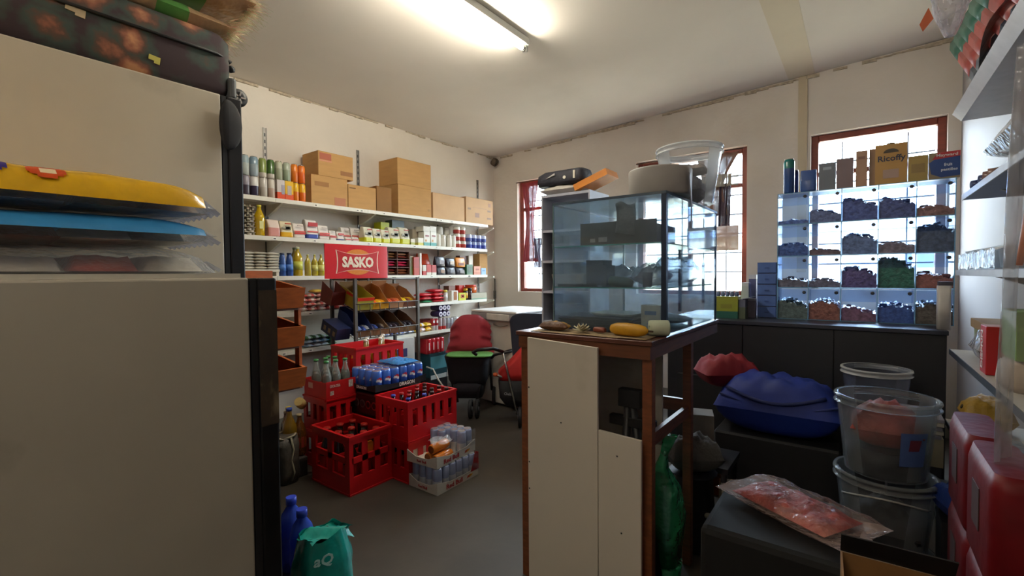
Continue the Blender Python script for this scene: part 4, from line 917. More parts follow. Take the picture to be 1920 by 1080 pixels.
def can_tray(name, label, loc, rz, nx, ny, r, h, zt, traym, lip, wordfront, wordside, wcol, canmats, ends, canlabel, group, lowmark=None, rows=None, tcut=False):
    """tray of cans, long side (ny cans) on +y, origin at its near aisle corner"""
    w, d = 2*r*ny+.012, 2*r*nx+.012
    t = thing(name, label, 'tray', loc, rz)
    g = G(); g.box(-d, 0, 0, 0, w, .003); obj('tray_floor', g, traym, t)
    g = G(); g.prism([(0, .003), (w, .003), (w, lip*1.5), (w*.75, lip), (w*.3, lip), (0, lip*1.5)], -.003, 0, 'x'); fr = obj('tray_front', g, traym, t)
    g = G(); g.prism([(0, .003), (w, .003), (w, lip*1.5), (w*.75, lip), (w*.3, lip), (0, lip*1.5)], -d, -d+.003, 'x'); obj('tray_back', g, traym, t)
    for y in (0, w-.003):
        g = G(); g.prism([(-d+.003, .003), (-.003, .003), (-.003, lip*1.5), (-d*.3, lip*.9), (-d*.7, lip*.9), (-d+.003, lip*1.5)], y, y+.003, 'y'); e = obj('tray_end', g, traym, t)
    if wordfront: text(wordfront[0], wordfront[1], wordfront[2], wcol, fr, rot=(PI/2, 0, PI/2), loc=(.0008, w*wordfront[3], lip*.5))
    if wordside: text(wordside[0], wordside[1], wordside[2], wcol, fr, rot=(PI/2, 0, 0), loc=(-d*.5, -.0012, lip*.45))
    c, s = math.cos(rz), math.sin(rz); proto = None
    for i in range(nx):
        for j in range(ny):
            if rows and (i, j) not in rows: continue
            lx, ly = -.006-r-2*r*i, .006+r+2*r*j; L = (loc[0]+c*lx-s*ly, loc[1]+s*lx+c*ly, loc[2]+.0035)
            clab = '%s, row %s from the aisle, %s along' % (canlabel, ORD[i], ORD[j])
            if proto is None:
                proto = thing('drink_can', clab, 'can', L, rz, group); q = r*.97
                g = G(); g.lathe([(q*.82, 0), (q, h*.05), (q, h*.48), (q, h*.92), (q*.84, h*.985)], 16, ms=[0, 0, 1, 1]); b = obj('can_body', g, canmats, proto)
                g = G(); g.lathe([(q*.86, h*.975), (q*.86, h)], 16); obj('can_lid', g, ends, proto)
                if lowmark:
                    g = G(); g.T = Matrix.Rotation(PI/2, 4, 'Z')
                    def fn(u, v, q=q): a = -PI/2+(u-.5)*1.5; e = 1; return ((q+.0006)*math.cos(a), (q+.0006)*math.sin(a), h*(.30+.36*v))
                    def mf(u, v): 
                        rr = math.hypot((u-.5)*2, (v-.5)*2); return 2 if rr > .95 else (3 if abs(v-.5-.12*math.sin(u*6)) < .17 else (0 if v > .5 else 1))
                    g.grid(fn, 16, 12, True, mf)
                    keep = [k for k in range(len(g.f)) if g.mi[k] != 2]; g.f = [g.f[k] for k in keep]; g.sm = [g.sm[k] for k in keep]; g.mi = [0 if g.mi[k] == 0 else (1 if g.mi[k] == 1 else 2) for k in keep]
                    obj('round_mark', g, lowmark, b)
            else: dup(proto, L, label=clab)
    return t, w, d
BL = mat('2a55b8', .28, coat=.4); BL2 = mat('3a68c8', .28, coat=.4); CANLID = mat('a8b4cc', .28, metal=.7)
can_tray('can_tray', 'black tray of shrink-wrapped blue cola cans on the crates', (c5[0], c5[1]-.012, .484), 0, 4, 6, .0335, .122, 0, mat('17171a', .5), .030, ('DRAGON', .125, .024, .60), ('DRAGON', .10, .018), mat('e8e6e0', .5), [BL, BL2], CANLID,
         'blue cola can in the black tray', 'blue cola cans in the black tray', [mat('b8283a', .3), mat('3458b8', .3), mat('dadce4', .3)])
g = G(); g.pillow(.22, .18, .03, 12, 10, 5, .25); tag(obj('plastic_wrap', g, film('4a9ae0', .6, .15, bump=1.0), None, (c5[0]-.13, c5[1]+.27, .609)), 'torn light blue plastic wrap lying on the blue cans', 'plastic')
# energy drink trays on the floor
WT = mat('cfc8bc', .55, var=.06); RBT = mat('b02028', .4); rb = [mat('c6c9d0', .3, metal=.2), mat('8c96b8', .3, metal=.2)]
SIL = mat('c4c8cc', .25, metal=.7)
tx_, w_, d_ = can_tray('energy_drink_tray', 'lower white tray of slim energy drink cans on the floor', (-1.824, 1.742, 0), 0, 4, 6, .0272, .135, 0, WT, .045, ('Red Bull', .13, .026, .40), ('Red Bull', .07, .015), RBT, rb, SIL,
         'slim silver blue can in the lower tray', 'energy drink cans in the lower tray')
g = G(); g.prism([(w_*.80, .04), (w_, .04), (w_, .14), (w_*.92, .15)], .0005, .003, 'x'); obj('red_flap', g, mat('9a1c22', .5), tx_)
for k in range(2):
    g = G(); g.prism([(w_*(.70+.05*k), .012), (w_*(.78+.05*k), .018), (w_*(.80+.05*k), .03), (w_*(.72+.05*k), .026)], .0005, .0012, 'x'); obj('bull_mark', g, mat('c84a2c' if k == 0 else 'd8a02c', .4), tx_)
ty_, w_, d_ = can_tray('energy_drink_tray', 'upper white energy drink tray, set slightly askew on the lower one', (-1.835, 1.752, .1395), .06, 4, 6, .0272, .135, 0, WT, .045, ('Red Bull', .13, .026, .36), ('Red Bull', .07, .015), RBT, rb, SIL,
         'slim silver blue can in the upper tray', 'energy drink cans in the upper tray', rows=[(i, j) for i in range(4) for j in (4, 5)]+[(2, 3), (3, 3)])
for k in range(2):
    g = G(); g.prism([(w_*(.70+.05*k), .012), (w_*(.78+.05*k), .018), (w_*(.80+.05*k), .03), (w_*(.72+.05*k), .026)], .0005, .0012, 'x'); obj('bull_mark', g, mat('c84a2c' if k == 0 else 'd8a02c', .4), ty_)
OR = mat('d87a1c', .3, coat=.3)
for k, (x, y, z) in enumerate(((-1.873, 1.80, .177), (-1.931, 1.80, .177), (-1.902, 1.80, .228))):
    t = thing('orange_can', 'orange drink can lying in the upper tray, %s' % ['aisle side', 'inner side', 'on top of two others'][k], 'can', (x, y, z), .06, 'orange cans lying in the upper tray')
    g = G(); g.T = Matrix.Rotation(-PI/2, 4, 'X'); q = .0275; g.lathe([(q*.8, -.03), (q, -.022), (q, .095), (q*.84, .103)], 16); b = obj('can_body', g, OR, t)
    g = G(); g.T = Matrix.Rotation(PI/2, 4, 'X'); g.lathe([(q*.78, .029), (q*.78, .0305)], 14); obj('can_end', g, mat('8a4a1c', .3, metal=.4), b)
g = G(); g.grid(lambda u, v: (-.09+.09*u, .02+.13*v, .13+.012*math.sin(9*u+4*v)), 8, 10); obj('torn_film', g, film('e8e8ec', .25, .05, bump=1), ty_)
# clear film over the open side of both trays
for tt, s in ((tx_, 1), (ty_, 2)):
    g = G(); g.grid(lambda u, v: (.003+.003*math.sin(12*u+9*v+s), w_*(.2+.8*u) if s == 1 else w_*(.45+.55*u), .04+.095*v), 12, 6); obj('shrink_film', g, film('e8e8f0', .10, .05, bump=1), tt)

# amber bottles in a dark crate, bag, water bottles
t = thing('low_dark_box', 'low dark box carrying amber bottles behind the front crate', 'box', (-2.80, 1.335, 0)); g = G(); g.box(-.2, -.14, 0, .14, .14, .115); obj('box_body', g, mat('2a201a', .8), t, bevel=.004)
for k, (px, py, dx, r, h, c) in enumerate(((543, 800, -2.72, .04, .30, '8a6a1c'), (560, 800, -2.85, .038, .27, '7a5018'), (572, 800, -2.72, .037, .25, '6a3c14'), (583, 800, -2.88, .034, .24, '5a2c14'))):
    p = at(px, py, x=dx); t = thing('amber_bottle', '%s amber bottle in the dark corner behind the front crate' % ['tallest', 'second', 'third', 'smallest'][k], 'bottle', (dx, min(1.46, max(1.21, p.y)), .1155))
    g = G(); g.lathe(bottle_prof(r, h, .34), 14); obj('bottle_body', g, film(c, .85, .06), t)
    g = G(); g.lathe([(r*.4, h*.94), (r*.4, h)], 10); obj('cap', g, col(['2c4aa8', 'd8b82c', 'c8b890', 'c0b8a8'][k]), t)
    g = G(); g.lathe([(r*1.01, h*.2), (r*1.01, h*.46)], 12, cap0=False, cap1=False); obj('label_band', g, col(['b8702c', '9a3a28', '8a2c20', '9a2c20'][k]), t)
p = at(561, 757, x=-2.70); g = G(); g.lathe([(.028, -.03), (.03, .0), (.027, .03)], 14); tag(obj('yellow_tin', g, mat('b8a468', .5), None, (-2.74, p.y+.03, p.z-.01), (.9, .3, .4)), 'small tilted tin with cream label on the amber bottles', 'tin')
p = at(545, 900, z=.0); t = thing('grey_carrier_bag', 'crumpled grey carrier bag with pale rim standing beside the fridge', 'bag', (at(536, 902, z=0).x, at(536, 902, z=0).y, 0))
g = G(); rnd = random.Random(4)
g.loft([(0, .13, .11, 0), (.06, .16, .13, 0), (.14, .13, .12, 0, .01, 0), (.22, .15, .13, 0), (.27, .13, .13, 0, -.01, 0)], .35, 6); obj('bag_body', g, mat('4a443c', .6, var=.4, bump=1.0, bscale=14), t)
g = G(); g.tube([(.062*math.cos(a)+.01*math.sin(5*a), .062*math.sin(a), .272+.008*math.sin(3*a)) for a in [k*PI/10 for k in range(20)]], .006, 6, True); obj('rim', g, mat('a09880', .6, bump=.6), t)
g = G(); g.tube([(.07, .0, .27), (.078, .01, .20), (.07, 0, .14), (.082, .01, .07), (.07, .0, .02)], .006, 6); obj('cord', g, mat('a09880', .6), t)
# blue water bottles
WB = film('4a6ad8', .6, .08, tint='a8c0ff')
for k, (px, py, X, lab) in enumerate(((546, 945, -1.86, 'rear blue water bottle beside the low fridge'), (566, 968, -1.74, 'front blue water bottle with ribbed cap beside the low fridge'))):
    p = at(px, py, x=X); h = p.z+.03
    t = thing('water_bottle', lab, 'bottle', (X, p.y, 0)); r = .048
    g = G(); g.lathe([(r*.9, 0), (r, .01), (r*.95, h*.25), (r, h*.3), (r*.95, h*.5), (r, h*.62), (r*.75, h*.78), (r*.36, h*.88), (r*.33, h*.93)], 18); obj('bottle_body', g, WB, t)
    g = G(); g.lathe([(r*.42, h*.90), (r*.42, h)], 16); obj('cap', g, mat('3048c0', .35), t)
p = at(574, 1003, d=1.62)
t = thing('water_pack', 'turquoise plastic-wrapped water pack on the floor beside the fridge', 'pack', (-1.585, .93, 0), PI/2)
g = G()
def pk(u, v):
    a = 2*PI*u; rr = 1+.05*math.sin(5*a+3*v)+.03*math.sin(11*a-5*v); s = (1-.25*max(0, v-.6)/.4)
    return (.10*math.copysign(abs(math.cos(a))**.6, math.cos(a))*rr*s, .075*math.copysign(abs(math.sin(a))**.6, math.sin(a))*rr*s, .255*v+.01*math.sin(4*a)*v)
g.grid(pk, 30, 14); n = len(g.v); 
g.grid(lambda u, v: (.10*.75*(u-.5)*2*.95, .075*.75*(v-.5)*2*.95, .25+.012*math.sin(8*u+5*v)), 8, 6); obj('wrapper', g, mat('12a89c', .22, var=.2, bump=.7, bscale=12, coat=.6), t)
text('aQ', .075, .045, mat('b8e8e0', .4), t, rot=(PI/2, 0.25, 0), loc=(-.045, -.082, .195))
g = G(); g.grid(lambda u, v: (.07+.045*u, -.03+.04*math.sin(3*v), .22+.045*v-.03*u), 4, 6); obj('torn_ear', g, mat('12a89c', .25, var=.2, bump=.5), t)
# ------------------------------------------------------------------ wire rack with the red sign
rk = at(666, 560, x=-2.965)
RX1 = -2.965; RY0 = rk.y; RL = at(783, 560, x=RX1).y-RY0; RW = .30
zt = at(666, 521, x=RX1).z
t = thing('wire_rack', 'grey steel display rack holding sweets boxes under the red sign', 'rack', (RX1, RY0, 0)); RM = mat('5c5650', .5, metal=.4, var=.2)
for x, y in ((0, 0), (0, RL), (-RW, 0), (-RW, RL)):
    g = G(); g.box(x-.011, y-.011, 0, x+.011, y+.011, zt+.26 if False else zt); obj('post', g, RM, t)
for z in (zt-.011,):
    g = G(); g.tube([(0, 0, z), (0, RL, z), (-RW, RL, z), (-RW, 0, z)], .007, 6, True); obj('top_rail', g, RM, t)
tiers = [at(700, 571, x=RX1).z-.045, at(700, 628, x=RX1).z-.015]
for k, z in enumerate(tiers):
    g = G()
    for i in range(5): g.tube([(-RW*i/4, 0, z-.004+.10*(i/4)), (-RW*i/4, RL, z-.004+.10*(i/4))], .003, 5)
    for j in range(14): g.tube([(0, RL*j/13, z-.004), (-RW, RL*j/13, z+.096)], .002, 5)
    o = obj('wire_shelf', g, RM, t); o['kind'] = 'stuff'
    g = G(); g.tube([(.012, 0, z+.055), (.012, RL, z+.055)], .004, 6); obj('front_rail', g, RM, t)
    for j in range(7):
        g = G(); y = .03+(RL-.06)*j/6; g.tube([(.012, y, z-.004), (.012, y, z+.055)], .003, 5); obj('front_bar', g, RM, t)
# sign
sg0, sg1 = at(609.5, 490, x=RX1+.02), at(727, 490, x=RX1+.02)
zb_, zt_ = at(668, 522, x=RX1+.02).z, at(668, 459.5, x=RX1+.02).z
w, h = sg1.y-sg0.y, zt_-zb_
t = thing('shop_sign', 'red rectangular bread sign with white letters above the wire rack', 'sign', (RX1+.016, (sg0.y+sg1.y)/2, zb_), PI/2)
g = G(); g.box(-w/2, 0, 0, w/2, .006, h); obj('sign_board', g, mat('cc2026', .3, var=.06, coat=.3), t)
def bulge(sc, k=.06):
    pts = []; N = 12; a, b = .345*w*sc, .35*h*sc
    for i in range(N+1): u = -1+2*i/N; pts.append((a*u, -b+k*h*(1-u*u)))
    for i in range(1, N): u = -1+2*i/N; pts.append((a-.02*w*(1-u*u), b*u))
    for i in range(N+1): u = 1-2*i/N; pts.append((a*u, b-k*h*(1-u*u)))
    for i in range(1, N): u = 1-2*i/N; pts.append((-a+.02*w*(1-u*u), b*u))
    return [(x, z+h*.49) for x, z in pts]
g = G(); pts = [(.25*w*math.cos(a), h*.49+.385*h*math.sin(a)) for a in [2*PI*k/36 for k in range(36)]]; g.prism(pts, -.001, -.0002); obj('orange_oval', g, mat('d8822c', .35, var=.1, scale=60), t)
g = G(); g.prism(bulge(1.0, .115), -.0018, -.0011); obj('white_outline', g, mat('ecd8c0', .4), t)
g = G(); g.prism(bulge(.955, .115), -.0026, -.0019); obj('red_field', g, mat('b81c22', .35, var=.05), t)
text('SASKO', .50*w, .33*h, mat('f0e4d0', .4), t, rot=(PI/2, 0, 0), loc=(0, -.0036, h*.49), name='lettering', bold=.045)
for s in (-.18, .18):
    g = G(); g.box(s*w-.008, .008, -.02, s*w+.008, .0155, h*.5); obj('hanger', g, RM, t)
# cardboard display boxes
def disp(tier, y, w, d, h, cols, label, lip=.05, back=True, fillc=None, tilt=.32, frontc=None, name='display_box'):
    z = tiers[tier]
    t = thing(name, label, 'box', (RX1-.012, RY0+y, z+.006), 0); t.rotation_euler = (0, tilt, PI); t.rotation_euler = (0, 0, 0)
    r = bpy.data.objects.new('carton', None)
    bpy.data.objects.remove(r)
    m = col(cols[0], .6); mf_ = col(frontc or cols[0], .5); mi_ = col(cols[1] if len(cols) > 1 else '7a5a3c', .8)
    M_ = Matrix.Rotation(tilt, 4, 'Y')
    def mk(nm, build, mm):
        g = G(); g.T = M_; build(g); return obj(nm, g, mm, t)
    mk('box_floor', lambda g: g.box(-d, 0, 0, 0, w, .002), mi_)
    mk('box_front', lambda g: g.box(-.002, 0, .002, 0, w, lip), mf_)
    for yy in (0, w-.002): mk('box_side', lambda g: g.prism([(-.002, .002), (-.002, lip), (-d*.6, h), (-d, h), (-d, .002)], yy, yy+.002, 'y'), m)
    if back: mk('box_back', lambda g: g.box(-d, 0.002, .002, -d+.002, w-.002, h*1.15), mi_)
    if fillc:
        rnd = random.Random(hash(label) % 1000)
        n = 4
        for q in range(n):
            g = G(); g.T = M_ @ Matrix.Translation((-d*.28-.02*(q % 2), w*(.14+.24*q), .006+.0*q)) @ Matrix.Rotation(rnd.uniform(-.2, .2), 4, 'Z') @ Matrix.Rotation(-.25, 4, 'Y')
            g.pillow(d*.42, w*.22, lip*.9, 6, 6, q, .1)
            o = obj('wrapped_sweet', g, [col(fillc[q % len(fillc)], .3)], None); o.matrix_world = t.matrix_world.copy(); o.location = t.location
            tag(o, 'wrapped snack in the %s, place %s' % (label.split(' on ')[0].split(',')[0], ['one', 'two', 'three', 'four'][q]), 'snack', 'snacks in the rack boxes')
    return t
W1 = RL/4.15
disp(0, .012, W1, .26, .12, ['a8982c', '8a6a40'], 'yellow green box with red top band, upper tier at the near post', lip=.10, frontc='a89c38', fillc=None)
bb = bpy.data.objects
g = G(); g.T = Matrix.Rotation(.32, 4, 'Y'); g.box(.0003, 0.0, .075, .0012, W1, .10); g.prism([(-.003, .085), (-.003, .10), (-.15, .108), (-.15, .085)], -.0012, -.0003, 'y'); obj('red_band', g, col('d8301c'), [o for o in bb if o.name.startswith('display_box') and o.parent is None][-1])
disp(0, .012+W1*1.02, W1, .26, .125, ['a8733c', '9a6c3c'], 'brown cardboard box of yellow snacks, second on the upper tier', lip=.04, frontc='d89a1c', fillc=['f0b81c', 'e8501c', 'f4c428', 'e89c18'])
disp(0, .012+W1*2.04, W1, .26, .125, ['a8703c', '9a6438'], 'brown cardboard box of orange snacks, third on the upper tier', lip=.045, frontc='b8845c', fillc=['c86030', 'c8502c', 'b84830', 'd87848'])
disp(0, .012+W1*3.06, W1*.95, .26, .10, ['9a6840', '7a5030'], 'brown box with yellow lid edge, last on the upper tier', lip=.045, frontc='7a4a34', fillc=['d8b81c', 'e0c020', '8a4a30', 'c8a020'])
disp(1, .012, W1, .27, .13, ['24366e', '2a4488'], 'dark blue box of chocolate bars, lower tier at the near post', lip=.05, frontc='8a6848', fillc=['3a5ca8', '8090b8', '2c4488', 'b0b4c0'])
disp(1, .012+W1*1.02, W1, .27, .10, ['8a6a4c', '6a5040'], 'brown and blue box of dark wrapped bars, second on the lower tier', lip=.05, frontc='9a7450', fillc=['2a2430', '3a4c88', '241e28', '8a7c70'])
disp(1, .012+W1*2.04, W1, .27, .10, ['7a5c44', '5a4438'], 'brown box of black wrapped bars, third on the lower tier', lip=.05, frontc='8a6448', fillc=['1e1a22', '2c2630', '3a3038', '241e28'])
disp(1, .012+W1*3.06, W1*.95, .27, .09, ['7a5a44', '4a3a34'], 'brown box of black bars at the far post, lower tier', lip=.05, frontc='94704c', fillc=['1c1a20', '28222c', '201c26', '2e2830'])
# dark box overhanging the rack on the fridge side, red box behind it
t = thing('sweet_box', 'dark blue box jutting out of the lower tier towards the fridge', 'box', (RX1-.06, RY0-.13, tiers[1]+.0), 0)
g = G(); g.T = Matrix.Rotation(.35, 4, 'Y'); g.box(-.2, 0, 0, 0, .115, .085); obj('carton', g, col('20284a', .4), t)
for k in range(3):
    g = G(); g.T = Matrix.Rotation(.35, 4, 'Y'); g.box(-.17+.06*k, -.001, .02, -.14+.06*k, -.0002, .055); obj('label_print', g, col('8a7458'), t)
t = thing('sweet_box', 'dark red open box jutting out of the upper tier towards the fridge', 'box', (RX1-.155, RY0-.10, tiers[0]+.045), 0)
g = G(); g.T = Matrix.Rotation(.25, 4, 'Y'); g.prism([(-.002, 0), (-.15, 0), (-.15, .15), (-.002, .11)], 0, .003, 'y'); g.prism([(-.002, 0), (-.15, 0), (-.15, .15), (-.002, .11)], .108, .111, 'y'); g.box(-.15, .003, 0, -.002, .108, .003); g.box(-.005, .003, .003, -.002, .108, .10); obj('carton', g, mat('7a3024', .6, var=.2), t)

# ------------------------------------------------------------------ chest freezer
fl = at(884, 580, z=.872); rz = math.radians(-6)
t = thing('chest_freezer', 'white chest freezer with grey lid band in the corner under the shelves', 'freezer', (fl.x, fl.y, 0), rz); w, d, h = .57, .60, .872
g = G(); g.box(0, .03, .02, w, d, h-.085); obj('cabinet', g, mat('c9c2b6', .4, var=.04), t, bevel=.012, seg=3)
g = G(); g.box(-.008, .0, h-.082, w+.008, d+.005, h-.022); obj('lid_band', g, mat('8c8a8a', .5), t, bevel=.008, seg=2)
g = G(); g.box(-.008, -.002, h-.0215, w+.008, d+.005, h); obj('lid_top', g, mat('d4d2ce', .35, var=.03), t, bevel=.008, seg=2)
g = G(); g.box(.22, -.018, h-.085, .50, -.001, h-.025); obj('handle', g, mat('c8c4bc', .4), t, bevel=.006, seg=2)
g = G(); g.tube([(.27+.18*u, .026-.010*math.sin(PI*u), h-.125-.014*math.sin(PI*u)) for u in [k/8 for k in range(9)]], .004, 6); obj('lock_line', g, mat('8a857c', .4), t)
p = at(928, 560, y=YB-.02); g = G(); g.tube([(p.x, YB-.02, .7), (p.x, YB-.02, p.z+.25)], .008, 6); g.box(p.x-.012, YB-.032, p.z, p.x+.012, YB-.012, p.z+.10)
tag(obj('conduit', g, mat('5a5852', .6)), 'thin dark conduit on the back wall behind the freezer', 'pipe')

# ------------------------------------------------------------------ office chair
oc = at(1000, 620, d=3.98)
t = thing('office_chair', 'dark blue office chair with rounded back behind the counter', 'chair', (-2.10, 3.12, 0), .10)
NAVY = mat('1a1f30', .85, var=.15, sheen=.1); w = .24
g = G(); pts = []
for k in range(25):
    a = PI*k/24; pts.append((.235*math.copysign(abs(math.cos(a))**.55, math.cos(a)), .80+.085*abs(math.sin(a))**.7))
pts += [(-.21, .50), (-.16, .46), (.16, .46), (.21, .50)]
g.prism(pts, -.03, .03); obj('backrest', g, NAVY, t, bevel=.015, seg=3)
g = G(); g.loft([(.40, .44, .42, 0), (.43, .48, .46, 0), (.47, .47, .45, 0)], .3, 5); obj('seat', g, NAVY, t, (0, .24, 0))
g = G(); g.box(-.03, .032, .38, .03, .05, .70); obj('back_bar', g, BLACK, t)
g = G(); g.lathe([(.025, .10), (.025, .40)], 12, (0, .24, 0)); obj('gas_column', g, CHROME, t)
for k in range(5):
    a = 2*PI*k/5+.3; g = G(); g.tube([(0, .24, .10), (.26*math.cos(a), .24+.26*math.sin(a), .065)], [.02, .014], 8); l = obj('base_leg', g, BLACK, t)
    g = G(); g.T = Matrix.Translation((.26*math.cos(a), .24+.26*math.sin(a), .027)) @ Matrix.Rotation(PI/2, 4, 'X'); g.lathe([(.024, -.02), (.027, 0), (.024, .02)], 12); obj('castor', g, BLACK, l)

# ------------------------------------------------------------------ two pushchairs
def wheel(parent, x, y, r, w=.03, hub=True, name='wheel'):
    g = G(); g.T = Matrix.Translation((x, y, r)) @ Matrix.Rotation(PI/2, 4, 'Y'); g.lathe([(r*.72, -w/2), (r*.95, -w/2), (r, -w/4), (r, w/4), (r*.95, w/2), (r*.72, w/2)], 22, cap0=False, cap1=False)
    g.lathe([(r*.72, w/2), (r*.72, -w/2)], 22, cap0=False, cap1=False)
    o = obj(name, g, mat('17171a', .7), parent)
    g = G(); g.T = Matrix.Translation((x, y, r)) @ Matrix.Rotation(PI/2, 4, 'Y'); g.lathe([(r*.22, -w*.6), (r*.22, w*.6)], 12)
    for k in range(6): g.box(r*.2, -r*.06, -w*.2, r*.73, r*.06, w*.2); g.T = g.T @ Matrix.Rotation(PI/3, 4, 'Z')
    obj('spokes', g, mat('8a8a92', .35, metal=.5), o); return o
REDF = mat('8e1226', .75, var=.18, scale=5, bump=.35, bscale=9, sheen=.2); BLF = mat('14151b', .8, var=.25, bump=.3, bscale=12)
pc = at(884, 770, z=.0)
pw = at(892, 768, z=0)
t = thing('pushchair', 'black pushchair with puffy red backrest near the freezer', 'pushchair', (at(880, 600, d=4.12).x, at(880, 600, d=4.12).y, 0), YAW-.05)
g = G()
def hood(u, v):
    a = -PI/2+PI*u*1.0
    x = .20*math.sin(a)*(1 if v < .6 else 1-.35*((v-.6)/.4)**2); x = (u-.5)*2; ww = .185*(1-.30*max(0, v-.72)**2/.08*.5)*(1+.18*max(0, .35-v)/.35)
    z = .51+.33*v; y = -.05*(1-abs(x)**3)*(1-abs(2*v-1)**4)-.0
    return (x*ww*(1 if v < .97 else .9)+.006*math.sin(30*v)*(x > .6), y+.10*v+.012*math.sin(22*v)*(abs(x) > .5), z-(.07*abs(x)**4*v))
g.grid(hood, 20, 22); g.grid(lambda u, v: (hood(1-u, v)[0], .10*v+.06*(1-abs(2*v-1)**4)*(1-abs(2*u-1)**3)+.012, hood(1-u, v)[2]), 16, 14)
obj('padded_back', g, REDF, t)
g = G(); g.loft([(.24, .28, .26, 0), (.30, .34, .32, 0), (.42, .36, .36, 0), (.505, .40, .40, 0)], .2, 5, True, 0, -.02); obj('seat_shell', g, BLF, t)
g = G(); g.loft([(.506, .36, .20, 0), (.518, .40, .25, 0), (.526, .38, .23, 0)], .3, 5, True, .02, -.14); o = obj('green_blanket', g, mat('5f9a52', .8, bump=.6), t)
g = G(); g.tube([(.20, -.05, .47), (.24, -.16, .52), (.36, -.18, .545), (.41, -.10, .55), (.40, .02, .54), (.22, .04, .48)], .011, 8); obj('push_handle', g, BLACK, t)
for s in (-1, 1):
    g = G(); g.tube([(s*.17, .02, .52), (s*.14, -.10, .36), (s*.08, -.20, .12)], .012, 8); obj('front_leg', g, BLACK, t)
    g = G(); g.tube([(s*.18, -.02, .44), (s*.18, .16, .14)], .012, 8); obj('rear_leg', g, BLACK, t)
    wheel(t, s*.20, .17, .085)
for dx in (-.028, .028): wheel(t, .065+dx, -.24, .078, .028)
g = G(); g.loft([(.14, .24, .26, 0), (.30, .30, .30, 0)], .2, 4, True, 0, -.02); obj('basket', g, mat('1a1a22', .9, var=.3), t)
# second pushchair
pw = at(975, 800, z=.0)
t = thing('pushchair', 'folding pushchair with red seat and silver frame beside the counter', 'pushchair', (pw.x, pw.y, 0), YAW)
CLR = mat('b01c1c', .7, var=.2, scale=6, bump=.5, bscale=9)
wheel(t, .0, 0, .078, .03); wheel(t, .36, 0, .078, .03); wheel(t, .02, .22, .078, .03); wheel(t, .34, .22, .078, .03)
for s in (0, .36):
    g = G(); g.tube([(s-.02, 0, .10), (s-.09, -.02, .42), (s-.13, -.03, .60)], .010, 8); obj('frame_tube', g, CHROME, t)
    g = G(); g.tube([(s-.18, .0, .41), (s-.04, .10, .34), (s, .20, .10)], .010, 8); obj('frame_tube', g, CHROME, t)
g = G(); g.tube([(-.13, -.03, .60), (-.20, -.12, .64), (-.32, -.12, .63), (-.36, -.04, .60), (-.34, 0, .575)], .013, 8); obj('push_handle', g, BLACK, t)
g = G(); g.loft([(.15, .30, .18, 0), (.22, .40, .20, 0), (.36, .42, .22, 0)], .15, 4, True, .04, .12); obj('storage_bag', g, mat('101014', .8, var=.2), t)
g = G(); g.loft([(.361, .40, .22, 0), (.42, .42, .22, 0), (.50, .34, .20, 0, .05, 0), (.62, .26, .16, 0, .12, .0), (.74, .12, .10, 0, .17, .0)], .25, 6, True, .04, .12); obj('red_seat', g, CLR, t)
g = G(); g.lathe([(.016, -.012), (.02, 0), (.016, .012)], 10, (-.19, -.02, .42)); obj('orange_knob', g, mat('d8602c', .4), t)
text('Chelino', .075, .022, mat('8a8a90', .5), t, rot=(PI/2, 0.1, 0), loc=(-.085, .0, .26), name='lettering')
# ------------------------------------------------------------------ counter table with glass case (modelled in units of S metres)
S = .735
TZ = .98/S; FZ = 0.0
_before = set(bpy.data.objects)
tx0, tx1, ty0, ty1 = -1.455, -.735, 1.995, 3.20
t = thing('counter_table', 'dark wooden counter table carrying the glass display case', 'table', (tx0*S, ty0*S, 0)); w, d = tx1-tx0, ty1-ty0
g = G(); g.box(-.01, -.012, TZ-.022, w+.01, d, TZ); obj('tabletop', g, mat('5a3022', .35, var=.25, scale=6, stretch=(2, 8, 2), coat=.2), t, bevel=.003)
for (a, b, c_, e) in ((.001, .001, w-.001, .02), (.001, .02, .02, d-.02), (w-.02, .02, w-.001, d-.02), (.001, d-.02, w-.001, d-.001)):
    g = G(); g.box(a, b, TZ-.085, c_, e, TZ-.023); obj('apron', g, WOOD, t)
L = .048
for (x, y) in ((0, 0), (w-L, 0), (w-L, .60), (0, .60), (w-.19, d-L), (0, d-L)):
    g = G(); g.box(x+.0015, y+.0215, 0, x+L-.0015, y+L+.02 if y < 1 else y+L-.022, TZ-.086 if False else TZ-.024); obj('leg', g, mat('7a4426', .5, var=.25, scale=6, stretch=(3, 3, 12)) if y == 0 else WOOD, t, bevel=.002)
g = G(); g.box(L, .63, .86, w-L, .655, .93); obj('cross_rail', g, WOOD, t)
g = G(); g.box(w-.035, L+.03, .84, w-.012, .62, .90); obj('cross_rail', g, WOOD, t)
def board(name, label, x0, x1, ztop, zl2, y, h0=0.0, c='d9d0c2'):
    tt = thing(name, label, 'board', (x0*S, y*S, h0)); g = G(); g.prism([(0, 0), (x1-x0, 0), (x1-x0, zl2-h0), (0, ztop-h0)], -.016, 0); obj('panel', g, mat(c, .5, var=.03, scale=2, dirt='a89a82', dfac=(.62, .9), dscale=2), tt, bevel=.0015)
    return tt
YP = 1.965*S
a0, a1, a2 = [at(*q, y=YP).x/S for q in ((991, 800), (1122, 800), (1203, 900))]
b1 = board('tall_white_board', 'tall white board fixed to the front of the counter table', a0, a1-.0015, at(1000, 633, y=YP).z/S, at(1120, 652, y=YP).z/S, 1.975)
b2 = board('short_white_board', 'shorter white board beside the tall one on the counter front', a1+.0015, a2, at(1124, 806, y=YP).z/S, at(1200, 826, y=YP).z/S, 1.975)
